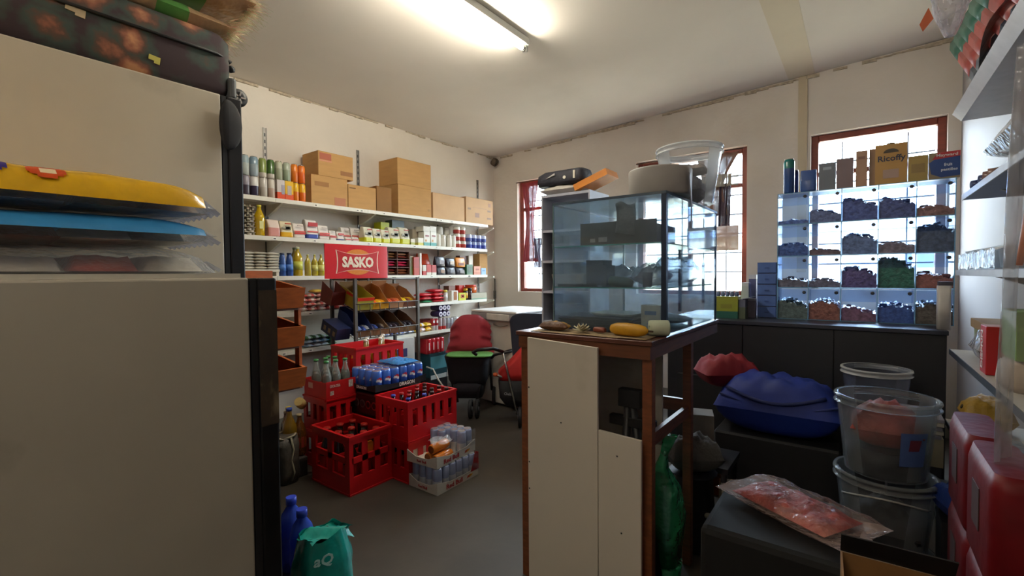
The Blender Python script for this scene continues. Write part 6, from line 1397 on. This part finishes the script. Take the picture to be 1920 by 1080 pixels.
# ------------------------------------------------------------------ under and in front of the dark counter
def cushion(name, label, cat, px, py, d, w, dp, h, m, seed, z=None, rz=YAW, wr=.15, nu=18, nv=14):
    p = at(px, py, d=d); g = G(); g.pillow(w, dp, h, nu, nv, seed, wr); return tag(obj(name, g, m, None, (p.x, p.y, p.z if z is None else z), (0, 0, rz)), label, cat)
BLUE = mat('16308a', .6, var=.2, scale=5, bump=.5, bscale=6)
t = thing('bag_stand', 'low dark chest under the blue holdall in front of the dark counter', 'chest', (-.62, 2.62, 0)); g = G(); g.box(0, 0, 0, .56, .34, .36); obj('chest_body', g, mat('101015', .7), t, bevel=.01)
t = thing('blue_holdall', 'large blue soft holdall slumped in the dark below the dispenser', 'bag', (-.34, 2.76, .362), .0)
g = G(); g.pillow(.56, .30, .30, 26, 16, 41, .10); obj('bag_body', g, BLUE, t)
g = G(); g.tube([(-.22+.44*u, -.12-.035*math.sin(PI*u), .235-.05*math.sin(PI*u)) for u in [k/10 for k in range(11)]], .009, 8); obj('handle_strap', g, mat('0f1f5c', .7), t)
g = G(); g.tube([(-.25+.52*u, -.135, .20-.06*math.sin(PI*u*.9)+.02*u) for u in [k/10 for k in range(11)]], .006, 6); obj('seam', g, mat('14286c', .7), t)
cushion('red_cloth', 'red cloth bundle wedged beside the counter table leg', 'cloth', 1362, 712, 2.6, .30, .2, .17, mat('7c1020', .7, bump=.5, bscale=8), 42, z=.57)
t = thing('black_crate', 'black box holding up the red cloth bundle', 'box', (-.80, 2.56, 0)); g = G(); g.box(0, .0, 0, .16, .3, .568) if False else g.box(-.12, .40, 0, .18, .44, .568); obj('box_body', g, mat('121216', .7), t)
p = at(1335, 760, d=2.2); t = thing('white_carton', 'dull white carton standing behind the middle leg of the counter table', 'box', (p.x-.05, p.y-.05, .34), .3)
g = G(); g.box(-.06, 0, 0, .07, .12, .19); obj('carton', g, mat('7f7a74', .7), t, bevel=.002)
t = thing('under_shelf', 'dark board shelf under the counter table side', 'shelf', (p.x-.16, p.y-.14, .31)); g = G(); g.box(0, 0, 0, .26, .26, .025); obj('shelf_board', g, DKW, t)
for (x, y) in ((.01, .01), (.23, .01), (.01, .23), (.23, .23)): g = G(); g.box(x, y, -.31, x+.02, y+.02, -.001); obj('leg', g, DKW, t)
# brown box, small box and white pipe stand
p = at(1310, 950, z=.17); t = thing('white_pipe_stand', 'white bent pipe stand near the floor beside the counter table', 'stand', (p.x, p.y, 0), .1)
PW = mat('8f887c', .5)
P1, P2, P3, P4 = at(1290, 955, z=.17), at(1384, 985, z=.17), at(1372, 1062, z=.02), at(1318, 1045, z=.02)
R_ = Matrix.Rotation(-.1, 3, 'Z'); o_ = Vector((p.x, p.y, 0))
g = G(); g.tube([R_ @ (P1-o_), R_ @ (P2-o_), R_ @ (P3-o_), R_ @ (P4-o_)], .013, 10); obj('pipe', g, PW, t)
g = G(); g.tube([R_ @ (P1-o_)+Vector((0, .22, 0)), R_ @ (P2-o_)+Vector((0, .22, 0)), R_ @ (P3-o_)+Vector((0, .22, 0))], .012, 10); obj('pipe', g, PW, t)
for q in (P1, P2): g = G(); g.tube([R_ @ (q-o_), R_ @ (q-o_)+Vector((0, .22, 0))], .011, 8); obj('cross_pipe', g, PW, t)
q = at(1312, 925, z=.19); t = thing('brown_snack_box', 'brown box with swirl print on the white pipe stand', 'box', (q.x, q.y+.02, .184), .25)
g = G(); g.box(-.10, 0, 0, .09, .14, .13); obj('carton', g, mat('8a4c28', .6, var=.2), t, bevel=.002)
g = G(); g.tube([(-.08+.15*u, -.001, .08-.03*math.sin(5*u)) for u in [k/10 for k in range(11)]], .003, 4); obj('swirl_print', g, mat('c07848', .6), t)
g = G(); g.box(.01, .0, .1302, .085, .05, .131); lb = obj('label_print', g, mat('3a2018', .6), t); text('LION', .05, .012, mat('d8c8b0', .5), lb, rot=(0, 0, 0), loc=(.048, .025, .1318))
q = at(1376, 945, z=.19); t = thing('small_picture_box', 'small cream box with brown picture beside the brown snack box', 'box', (q.x, q.y-.02, .184), .35); g = G(); g.box(-.045, 0, 0, .05, .09, .085); obj('carton', g, mat('a39c8c', .6), t, bevel=.002)
g = G(); g.lathe([(.016, 0), (.016, .001)], 14); obj('picture_print', g, mat('7a3c2c', .6), t, (-.01, 0, .035), (PI/2, 0, 0))
g = G(); g.box(-.0452, -.0006, .055, .0502, -.0001, .058); obj('print_line', g, mat('3c3a38', .6), t)
q = at(1240, 900, d=1.75); GB = film('2c8a5c', .8, .25, bump=1)
t = thing('green_plastic_bag', 'green plastic bag knotted beside the counter table leg', 'bag', (q.x, q.y, 0)); g = G(); g.loft([(.12, .13, .11, 0), (.30, .17, .14, 0), (.40, .13, .12, 0), (.47, .05, .05, 0), (.52, .025, .03, 0, .01, 0), (.60, .05, .03, 0, .035, 0)], .35, 6); obj('bag_body', g, GB, t)
g = G(); g.loft([(0, .12, .1, 0), (.119, .14, .12, 0)], .3, 5); obj('bag_foot', g, GB, t)
cushion('grey_cloth', 'pale grey cloth heap behind the brown snack box', 'cloth', 1300, 850, 2.05, .22, .14, .15, mat('55524e', .8, bump=.5), 44, z=.33)
t = thing('cloth_stool', 'dark stool under the pale grey cloth heap', 'stool', (at(1300, 850, d=2.05).x, at(1300, 850, d=2.05).y, 0)); g = G(); g.lathe([(.09, 0), (.10, .02), (.08, .31), (.10, .328)], 16); obj('stool_body', g, DKW, t)
# black case with the bag of meat
t = thing('black_case', 'tall black case under the bag of reddish food', 'case', (-.37, 1.40, 0)); g = G(); g.box(0, 0, .01, .36, .40, .46); obj('case_body', g, mat('070708', .8, var=.1), t, bevel=.02, seg=2)
for (x, y) in ((.04, .04), (.32, .04), (.04, .36), (.32, .36)): g = G(); g.lathe([(.015, 0), (.015, .009)], 10, (x, y, 0)); obj('foot', g, BLACK, t)
q = at(1492, 955, z=.48)
t = thing('food_bag', 'clear plastic bag of reddish frozen food lying on the black case', 'bag', (q.x, q.y, .463), -.52)
g = G(); g.pillow(.30, .17, .045, 18, 12, 51, .3); obj('inner_food', g, mat('b03c34', .5, var=.5, scale=16, bump=.7, dirt='c88a78', dfac=(.55, .75), dscale=8), t, (-.01, 0, .003))
g = G(); g.pillow(.40, .23, .058, 24, 16, 52, .25); obj('clear_film', g, film('d8c0b8', .10, .06, bump=1, bscale=30), t)
g = G(); g.grid(lambda u, v: (.17+.09*u, (v-.5)*(.09-.05*u), .018+.012*math.sin(9*v+5*u)-.014*u), 6, 8); obj('twisted_end', g, film('d8c8c0', .4, .06, bump=1), t)
# stack of clear buckets
def bkt(zb, k, lab, full=None):
    c = at(1660, 770, d=1.58)
    t = clearbucket('clear_bucket', lab, (c.x, c.y, zb), .112, .136, .255, 'aab2b8', .07, rim='9aa0a2', ra=.40); return c
for k, lab in enumerate(('bottom clear bucket of the stack on the floor beside the shelves', 'middle clear bucket of the stack beside the shelves', 'top clear bucket with blue label on the stack beside the shelves')):
    c = bkt(.002+.2595*k, k, lab)
bk = [o for o in bpy.data.objects if o.name.startswith('clear_bucket') and o.parent is None][-1]
g = G(); 
def lbf(u, v): a = -1.75+.62*u; return (.1305*math.cos(a)+.0, .1305*math.sin(a), .05+.12*v)
g.grid(lambda u, v: ((.119+.0125*v)*math.cos(-1.30+.62*u), (.119+.0125*v)*math.sin(-1.30+.62*u), .06+.11*v), 8, 3); lb = obj('blue_label', g, mat('4a6098', .4), bk)
g = G(); g.grid(lambda u, v: ((.122+.012*v)*math.cos(-1.12+.25*u), (.122+.012*v)*math.sin(-1.12+.25*u), .10+.05*v), 5, 3); obj('picture_print', g, mat('6a2c3c', .5), lb)
g = G(); g.pillow(.19, .19, .14, 14, 12, 61, .15); tag(obj('reddish_food', g, mat('9a4a40', .6, var=.4, bump=.5), None, (c.x, c.y, .002+.519+.09)), 'reddish packed food in the top clear bucket', 'food')
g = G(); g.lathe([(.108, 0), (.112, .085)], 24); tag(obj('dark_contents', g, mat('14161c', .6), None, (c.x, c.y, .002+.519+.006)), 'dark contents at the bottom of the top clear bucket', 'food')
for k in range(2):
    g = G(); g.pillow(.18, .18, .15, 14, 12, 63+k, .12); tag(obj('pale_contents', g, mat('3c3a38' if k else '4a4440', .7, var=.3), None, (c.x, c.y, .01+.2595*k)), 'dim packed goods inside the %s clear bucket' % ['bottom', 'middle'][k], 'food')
g = G(); g.tube([(.135*math.cos(a), .135*math.sin(a), .19-.10*math.sin((a+PI))*0-.02*math.cos(2*a)) for a in [-2.6+.2*i for i in range(11)]], .003, 6); obj('wire_handle', g, mat('b0b0ac', .4), [o for o in bpy.data.objects if o.name.startswith('clear_bucket') and o.parent is None][-2])
for k, (px, py, d_, lab) in enumerate(((1650, 640, 2.35, 'dim clear container behind the buckets near the counter front'),)):
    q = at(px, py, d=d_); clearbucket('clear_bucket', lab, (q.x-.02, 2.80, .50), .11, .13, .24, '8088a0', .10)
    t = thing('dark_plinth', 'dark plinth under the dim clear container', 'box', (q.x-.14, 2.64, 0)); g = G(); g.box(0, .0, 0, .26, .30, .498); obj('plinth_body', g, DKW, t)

# ------------------------------------------------------------------ shelves on the right wall
SXR = .30
LAM = mat('b8b0a0', .5, var=.05); EDG = mat('14151a', .5)
rz_ = [at(1850, 331, x=SXR).z, 1.203, (at(1780, 665, x=SXR).z+at(1900, 742, x=SXR).z)/2, (at(1772, 787, x=SXR).z+at(1825, 877, x=SXR).z)/2]
ye_ = [at(1803, 368, x=SXR).y, at(1792, 508, x=SXR).y, at(1779, 666, x=SXR).y, at(1771, 788, x=SXR).y]
wn_ = ['topmost', 'second', 'third', 'lowest']
for k in range(4):
    z, ye = rz_[k], ye_[k]; y0 = .95
    t = thing('side_shelf', '%s laminate shelf on the right wall' % wn_[k], 'shelf', (SXR, y0, z))
    g = G(); g.box(.0035, 0, -.018, XR-SXR-.001, ye-y0, 0); obj('shelf_board', g, LAM if k > 1 else mat('4a567c', .5, var=.08), t)  # upper two boards: blue-grey shade of their undersides put into the colour
    g = G(); g.box(0, 0, -.020, .003, ye-y0, .0005); obj('edge_strip', g, EDG if k > 1 else mat('a8a8ac', .4), t)
    for y in (.25, ye-y0-.25): g = G(); g.prism([(.06, -.0205), (XR-SXR-.002, -.0205), (XR-SXR-.002, -.09), (XR-SXR-.02, -.09)], y, y+.012, 'y'); obj('bracket', g, STEEL, t)
for (y, zt2_) in ((1.25, 2.2), (2.35, 2.2)):
    pass
g = G(); g.box(0, 0, 0, .004, ye_[3]-1.6, .13); tag(obj('fascia_board', g, mat('6d675e', .6), None, (SXR+.02, 1.62, rz_[3]-.152)), 'grey board strip under the lowest shelf on the right wall', 'board')
def side(px, py, k, x): q = at(px, py, x=x); return Vector((x, q.y, rz_[k]+.001))
# third shelf goods
q = side(1862, 690, 2, SXR+.05)
t = thing('red_medicine_box', 'tall red box with white upright lettering on the third right shelf', 'box', (SXR+.015, at(1838, 700, x=SXR+.015).y-.075, rz_[2]+.001), 0)
hR = at(1850, 612, x=SXR+.02).z-rz_[2]; REDB = mat('b81c24', .4, var=.06)
g = G(); g.box(0, 0, 0, .10, .085, hR); obj('carton', g, REDB, t, bevel=.0015)
text('DISPRIN', hR*.80, .026, mat('e8dcd8', .5), t, rot=(0, -PI/2, 0), loc=(-.0010, .055, hR*.5))
g = G(); g.box(.001, .001, hR+.0002, .099, .084, hR+.0012); obj('top_label', g, mat('d8a8a0', .5), t)
g = G(); g.pillow(.16, .20, .12, 14, 12, 71, .3); tag(obj('clear_bag', g, film('c0bcbc', .45, .08, bump=1, bscale=14), None, (SXR+.10, t.location.y+.24, rz_[2]+.002)), 'crumpled clear bag beside the red lettered box', 'bag')
g = G(); g.box(0, 0, 0, .07, .09, .03); tag(obj('cream_packet', g, mat('a8a090', .6), None, (SXR+.01, t.location.y+.15-.03, rz_[2]+.001)), 'small cream packet under the clear bag edge', 'packet') if False else None
t2 = thing('green_white_box', 'green box with white band beside the red lettered box', 'box', (SXR+.03, t.location.y-.26, rz_[2]+.085)); 
g = G(); g.box(0, 0, 0, .10, .15, .13); obj('carton', g, mat('6a9038', .5, var=.08), t2, bevel=.0015); g = G(); g.prism([(0, .085), (.15, .115), (.15, .129), (0, .129)], -.0012, -.0002, 'x'); obj('white_band', g, mat('c8d8c8', .5), t2)
t3 = thing('beige_packet', 'rounded beige packet carrying the green box', 'packet', (SXR+.09, t.location.y-.19, rz_[2]+.001)); g = G(); g.loft([(0, .14, .15, 0), (.02, .16, .17, 0), (.07, .15, .16, 0), (.083, .12, .14, 0)], .3, 5); obj('packet_body', g, mat('b09c88', .7), t3)
ca = at(1768, 605, x=SXR+.06); cb_ = at(1866, 605, x=SXR+.06)
t = thing('flat_tan_box', 'flat tan cardboard tray at the far end of the third right shelf', 'box', (SXR+.06, ye_[2]-.34, rz_[2]+.10)); g = G(); g.box(0, 0, 0, .17, .32, .035); obj('carton', g, mat('96784a', .7, var=.15), t, bevel=.002)
t = thing('green_side_box', 'narrow pale green box under the flat tan tray', 'box', (SXR+.07, ye_[2]-.30, rz_[2]+.001)); g = G(); g.box(0, .20, 0, .14, .27, .098); obj('carton', g, mat('8a9470', .6), t); g = G(); g.box(0.06, 0, 0, .14, .19, .098); obj('carton', g, mat('7d7a74', .7), t)
q = at(1762, 570, y=2.9); t = thing('white_canister', 'tall white canister at the shelf end of the dispenser', 'canister', (at(1764, 560, y=3.06).x+.015, 3.10, CZ)); hq = at(1764, 528, y=3.08).z-CZ; g = G(); g.loft([(0, .05, .06, 0), (hq-.02, .05, .06, 0)], .25, 4, True); obj('canister_body', g, mat('c4c0bc', .4), t); g = G(); g.box(-.022, -.027, hq-.0195, .03, .027, hq); obj('dark_lid', g, mat('3a3640', .5), t)
# lowest shelf goods
t = thing('toy_dog_packet', 'yellow packet with a dark-eyed animal face on the lowest right shelf', 'packet', (SXR+.11, 2.60, rz_[3]+.001), .0)
g = G(); g.pillow(.15, .18, .13, 16, 14, 81, .1); obj('packet_body', g, mat('b08c34', .5, var=.25, bump=.4, scale=9), t)
g = G(); g.lathe([(.014, 0), (.014, .003)], 12); obj('dark_eye', g, mat('1c1410', .4), t, (-.066, .01, .085), (0, -1.1, 0))
g = G(); g.lathe([(.010, 0), (.010, .003)], 12); obj('nose_print', g, mat('8a5a20', .4), t, (-.070, -.035, .06), (0, -1.2, 0))
t = thing('open_goods_box', 'open white box of green and blue packets on the lowest right shelf', 'box', (SXR+.004, 1.62, rz_[3]+.001))
g = G(); g.box(0, 0, 0, .003, .50, .035); g.box(.003, 0, 0, .16, .003, .05); g.box(.003, .497, 0, .16, .50, .05); g.box(.157, .003, 0, .16, .497, .05); g.box(.003, .003, 0, .157, .497, .003); obj('box_wall', g, mat('c0bcae', .6), t)
for k, (c_, lab) in enumerate((('3f8a58', 'green packet nearest the aisle end of the open white box'), ('2f9a70', 'teal green packet in the open white box'), ('3c88a8', 'blue packet in the open white box'), ('b86a80', 'pink packet at the near end of the open white box'))):
    g = G(); g.pillow(.11, .10, .05, 10, 8, 91+k, .2); tag(obj('small_packet', g, mat(c_, .35, var=.25), None, (SXR+.085, 2.05-.118*k, rz_[3]+.005)), lab, 'packet')
g = G(); g.pillow(.15, .28, .03, 10, 10, 97, .2); tag(obj('clear_packet', g, film('a8bcc8', .5, .06, bump=1), None, (SXR+.10, 2.30, rz_[3]+.002)), 'flat shiny clear packet on the lowest right shelf', 'packet')
# papers at the far end of the lowest shelf level
P_ = at(1765, 790, y=2.72)
t = thing('paper_stack', 'stack of white papers and boxes between the buckets and right shelves', 'papers', (.10, 2.45, 0))
zt3 = at(1762, 772, y=2.55).z
g = G(); g.box(0, 0, 0, .165, .20, zt3-.20); obj('grey_carton', g, mat('4a4a58', .7), t)
g = G(); g.box(-.002, -.004, zt3-.199, .17, .20, zt3-.085); obj('cream_carton', g, mat('b0a890', .6), t)
rnd = random.Random(3)
for k in range(5):
    g = G(); o_ = rnd.uniform(-.012, .012); g.box(-.005+o_, -.01+o_, zt3-.0845+.016*k, .168+o_, .20, zt3-.0725+.016*k); obj('paper_sheaf', g, mat('c8c4b8' if k % 2 else '8a8a98', .7), t)
# floor level right
t = thing('black_book_box', 'black box with white lines of print below the lowest right shelf', 'box', (.21, 1.97, .02)); 
q1 = at(1745, 895, x=.21).z
g = G(); g.box(0, 0, 0, .09, .25, q1-.10); obj('cream_carton', g, mat('8a8378', .6), t)
g = G(); g.box(-.002, -.003, q1-.099, .09, .26, q1-.03); bx_ = obj('black_carton', g, mat('131318', .5), t)
for k in range(4): g = G(); g.box(-.0030, .04+.04*k, q1-.088, -.0022, .065+.04*k, q1-.04); obj('print_line', g, mat('a8a8a8', .6), bx_)
t = thing('cardboard_carton', 'open cardboard carton with dark flap at the bottom corner near the camera', 'box', (-.02, 1.14, 0), .05)
zc_ = at(1720, 1035, d=1.1).z
g = G(); w, d = .20, .20; m = mat('8a6236', .8, var=.12)
for bx_ in ((0, 0, 0, .004, d, zc_), (w-.004, 0, 0, w, d, zc_), (.004, 0, 0, w-.004, .004, zc_), (.004, d-.004, 0, w-.004, d, zc_)): g = G(); g.box(*bx_); obj('side_wall', g, m, t)
g = G(); g.box(.004, .004, 0, w-.004, d-.004, .004); obj('bottom', g, m, t)
g = G(); g.T = Matrix.Translation((0, d, zc_)) @ Matrix.Rotation(.6, 4, 'X'); g.box(.0, 0, .001, w, .003, .07); obj('dark_flap', g, mat('17171a', .6), t)
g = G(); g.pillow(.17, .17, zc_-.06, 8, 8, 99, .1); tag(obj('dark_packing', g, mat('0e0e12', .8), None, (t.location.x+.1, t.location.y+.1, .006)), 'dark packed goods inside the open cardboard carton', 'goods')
# red shrink packs
RP = mat('6a0a12', .5, var=.3, scale=8, bump=.5, bscale=14, spec=.3)
zr = .02
t = thing('wooden_step', 'low dark step carrying the red shrink packs', 'step', (.20, 1.22, 0)); g = G(); g.box(0, 0, 0, .09, .62, .10); obj('step_body', g, DKW, t)
tops = [at(1850, 880, x=.20).z]
zz = .101; hh_ = (tops[0]-zz)/3
for l in range(3):
    for k in range(2):
        t = thing('red_drink_pack', '%s red shrink-wrapped pack, %s the camera' % (['bottom', 'middle', 'top'][l], ['nearer', 'farther from'][k]), 'pack', (.245, 1.36+.27*k, zz+hh_*l), 0, 'red shrink packs by the right shelves')
        g = G(); g.loft([(0, .075, .24, 0), (.012, .085, .255, 0), (hh_*.85, .085, .255, 0), (hh_*.985, .07, .24, 0)], .3, 5); obj('shrink_wrap', g, RP, t)
        g = G(); g.box(-.0445, -.03, hh_*.35, -.043, .04, hh_*.72); obj('white_label', g, mat('4c3838', .5), t)
cushion('blue_cloth', 'blue crumpled cloth between the black printed box and the red packs', 'cloth', 1800, 945, 1.38, .10, .12, .10, mat('1e3a8c', .7, bump=.5), 43, z=.44) if False else None
q = at(1802, 945, d=1.42)
t = thing('dark_low_box', 'low dark box under the blue cloth by the red packs', 'box', (q.x-.05, q.y-.06, 0)); g = G(); g.box(0, 0, 0, .09, .12, q.z-.045); obj('box_body', g, DKW, t)
g = G(); g.pillow(.10, .13, .10, 14, 12, 45, .12); tag(obj('blue_cloth', g, mat('1e3a8c', .6, var=.2, bump=.5), None, (q.x-.005, q.y, q.z-.044), (0, 0, .3)), 'blue crumpled cloth between the black printed box and the red packs', 'cloth')
# second shelf goods
z = rz_[1]+.001; yb = ye_[1]
t = thing('clear_cup_tray', 'clear wrapped tray of plastic cups on the second right shelf', 'tray', (SXR+.005, yb-.62, z))
g = G(); g.box(0, 0, 0, .16, .60, .004); obj('tray_floor', g, film('c8d8e8', .5), t)
for k in range(8):
    g = G(); g.lathe([(.026, 0), (.033, .06), (.034, .064)], 16, (.045, .04+.073*k, .005), cap1=False); obj('plastic_cup', g, film('dce8f4', .4, .06), t)
g = G(); g.grid(lambda u, v: (.0+.16*v, .60*u, .085+.006*math.sin(31*u)+.004*math.sin(9*v+u*4)-.03*(1-v)), 30, 6); obj('cling_film', g, film('e8f0f8', .35, .05, bump=1, bscale=30), t)
g = G(); g.grid(lambda u, v: (.0-.001*math.sin(20*u), .60*u, .004+.055*v+.003*math.sin(25*u)), 30, 4); obj('cling_film', g, film('dce8f8', .3, .05, bump=1, bscale=30), t)
# top shelf goods: bottles lying with blue caps, clear jars
z = rz_[0]+.001; yb = ye_[0]
cnt_ = [0]
def lying(px, py, x, r, L_, c, capc, lab, rz, zz, a=.35):
    q = at(px, py, x=x); t = thing('lying_bottle', lab, 'bottle', (x, min(q.y, ye_[0]-.07*(1+cnt_[0])), zz+r), rz); cnt_[0] += 1
    g = G(); g.T = Matrix.Rotation(PI/2, 4, 'Y'); g.lathe([(r*.9, 0), (r, .01), (r, L_*.7), (r*.5, L_*.85)], 18); obj('bottle_body', g, film(c, a, .06), t)
    g = G(); g.T = Matrix.Rotation(PI/2, 4, 'Y'); g.lathe([(r*.62, -.035), (r*.66, -.002)], 18); obj('cap', g, mat(capc, .35), t); return t
lying(1822, 345, SXR+.05, .026, .14, 'b8bccc', '1c2a5c', 'clear lying bottle with dark blue cap at the end of the top right shelf', -.5, z)
lying(1842, 330, SXR+.06, .030, .15, 'c8ccd4', '1c2858', 'larger clear lying bottle with dark blue cap on the top right shelf', -.4, z)
lying(1862, 315, SXR+.06, .030, .15, 'd0c8c0', '6a4a44', 'clear lying bottle with brown cap on the top right shelf', -.3, z)
lying(1880, 300, SXR+.06, .028, .15, 'c8c0b8', '8a6a60', 'clear lying bottle with tan cap farther along the top right shelf', -.2, z)
g = G(); g.box(0, 0, 0, .14, .5, .12); tag(obj('dark_red_carton', g, mat('5c2030', .6, var=.2), None, (SXR+.10, 1.22, z)), 'dark red carton at the near end of the top right shelf', 'box')
g = G(); g.pillow(.20, .5, .10, 10, 16, 77, .25); tag(obj('bubble_packet', g, film('c8c0b8', .4, .06, bump=1), None, (SXR+.12, 1.95, z+.065)), 'clear wrapping heaped over the lying bottles', 'wrapping')
# white plastic trough and sheets above
q0, q1_ = at(1785, 215, x=SXR+.02), at(1915, 140, x=SXR+.02)
t = thing('plastic_trough', 'pale grey plastic trough fixed above the top right shelf', 'trough', (SXR+.02, q0.y, q0.z)); L_ = q0.y-1.0
g = G(); g.prism([(0, 0), (.03, -.035), (.22, -.035), (.22, -.03), (.032, -.03), (.006, .0), (.02, .03), (.015, .033)], -L_, 0, 'y'); obj('trough_body', g, mat('b4aeb0', .35), t)
g = G(); g.prism([(.031, -.029), (.215, -.029), (.215, .02), (.02, .02)], -L_+.01, -.04, 'y'); obj('dark_lining', g, mat('6a6874', .5), t)
g = G(); g.box(.235, -L_, -.034, .239, 0, .03); obj('wall_rail', g, STEEL, t)
t = thing('plastic_sheeting', 'milky plastic sheeting draped above the trough', 'sheeting', (SXR+.05, q0.y-.02, q0.z+.04))
g = G(); g.grid(lambda u, v: (.0+.16*v+.014*math.sin(9*u+3*v), -u*1.0, (.16*u+.12*v*u*3+.02*v)*1.0+.012*math.sin(14*u+5*v)), 24, 10); o = obj('sheet', g, film('c8c4ba', .75, .25, bump=.5), t)
# card of coloured tubes
t = thing('tube_card', 'slanting card of green, red and dark tubes near the ceiling on the right wall', 'display card', at(1806, 82, x=.42)); 
ex = at(1866, 150, x=.42)-at(1806, 82, x=.42); ey = at(1850, 2, x=.42)-at(1806, 82, x=.42)
n = 8; 
ex_ = Vector((0, ex.y, ex.z)); ey_ = Vector((0, ey.y, ey.z))
for k in range(n):
    p = ey_*(k/4.2); 
    for j, (a, b, c_) in enumerate(((0, .36, '1f5c4c'), (.36, .78, '9a3a34'), (.78, 1.0, '343c48'))):
        g = G(); g.tube([p+ex_*a, p+ex_*b], ey_.length/4.2*.40, 10); obj(['green_end', 'red_middle', 'dark_end'][j], g, mat(c_, .4, var=.2), t)
    g = G(); s = p+ey_*(.5/4.2); g.tube([s+ex_*.0, s+ex_*1.0], ey_.length/4.2*.07, 6); obj('white_strip', g, mat('c8b8b0', .5), t)
g = G(); bq = [Vector((.022, 0, 0))+v for v in (-ey_*.15, -ey_*.15+ex_, ey_*(n/4.2)+ex_, ey_*(n/4.2))]; g.add(bq+[v+Vector((.004, 0, 0)) for v in bq], [(0, 1, 2, 3), (7, 6, 5, 4), (0, 4, 5, 1), (1, 5, 6, 2), (2, 6, 7, 3), (3, 7, 4, 0)]); obj('backing_card', g, mat('8a8478', .7), t)
# hanging clear bags
q = at(1782, 30, d=1.75); t = thing('hanging_clear_bag', 'crinkled clear bag hanging near the ceiling beside the tube card', 'bag', (q.x, q.y, q.z-.075))
g = G(); 
def hb(u, v): a = 2*PI*u; r = .055*math.sin(PI*min(1, .08+v*.62))*(1+.12*math.sin(5*a+4*v)+.08*math.sin(9*a-7*v)); return (r*math.cos(a), r*math.sin(a), .26*v)
g.grid(hb, 24, 16); obj('bag_body', g, film('c8c8d4', .35, .05, bump=1, bscale=30), t)
g = G(); g.prism([(-.09, .06), (-.065, .115), (-.05, .07), (-.08, .03)], -.03, -.027); obj('orange_tag', g, mat('c0603c', .5), t)
g = G(); g.tube([(0, 0, .255), (0, 0, zc(q.x)-(q.z-.075)-.004)], .002, 5); obj('string', g, OFFW, t)
q = at(1922, 640, d=.92); t = thing('hanging_long_bag', 'long clear plastic bag hanging beside the right shelves near the camera', 'bag', (q.x, q.y, .42), YAW)
def lb_(u, v): a = 2*PI*u; r = (.016+.026*(1-v)**1.5+.010*math.sin(PI*v))*(1+.15*math.sin(4*a+5*v)+.1*math.sin(7*a-3*v)); return (r*1.3*math.cos(a)+.01*(1-v), r*.8*math.sin(a), 1.22*v)
g = G(); g.grid(lb_, 24, 30); obj('bag_body', g, film('c4c0c0', .12, .12, bump=1, bscale=16), t)
g = G(); g.tube([(-.015, 0, .79), (-.002, 0, .85), (.012, 0, .92)], [.005, .009, .011], 10); obj('orange_sausage', g, mat('b86a4c', .5), t)
g = G(); g.tube([(.0, 0, 1.215), (.0, 0, zc(q.x)-.42-.004)], .002, 5); obj('string', g, OFFW, t)
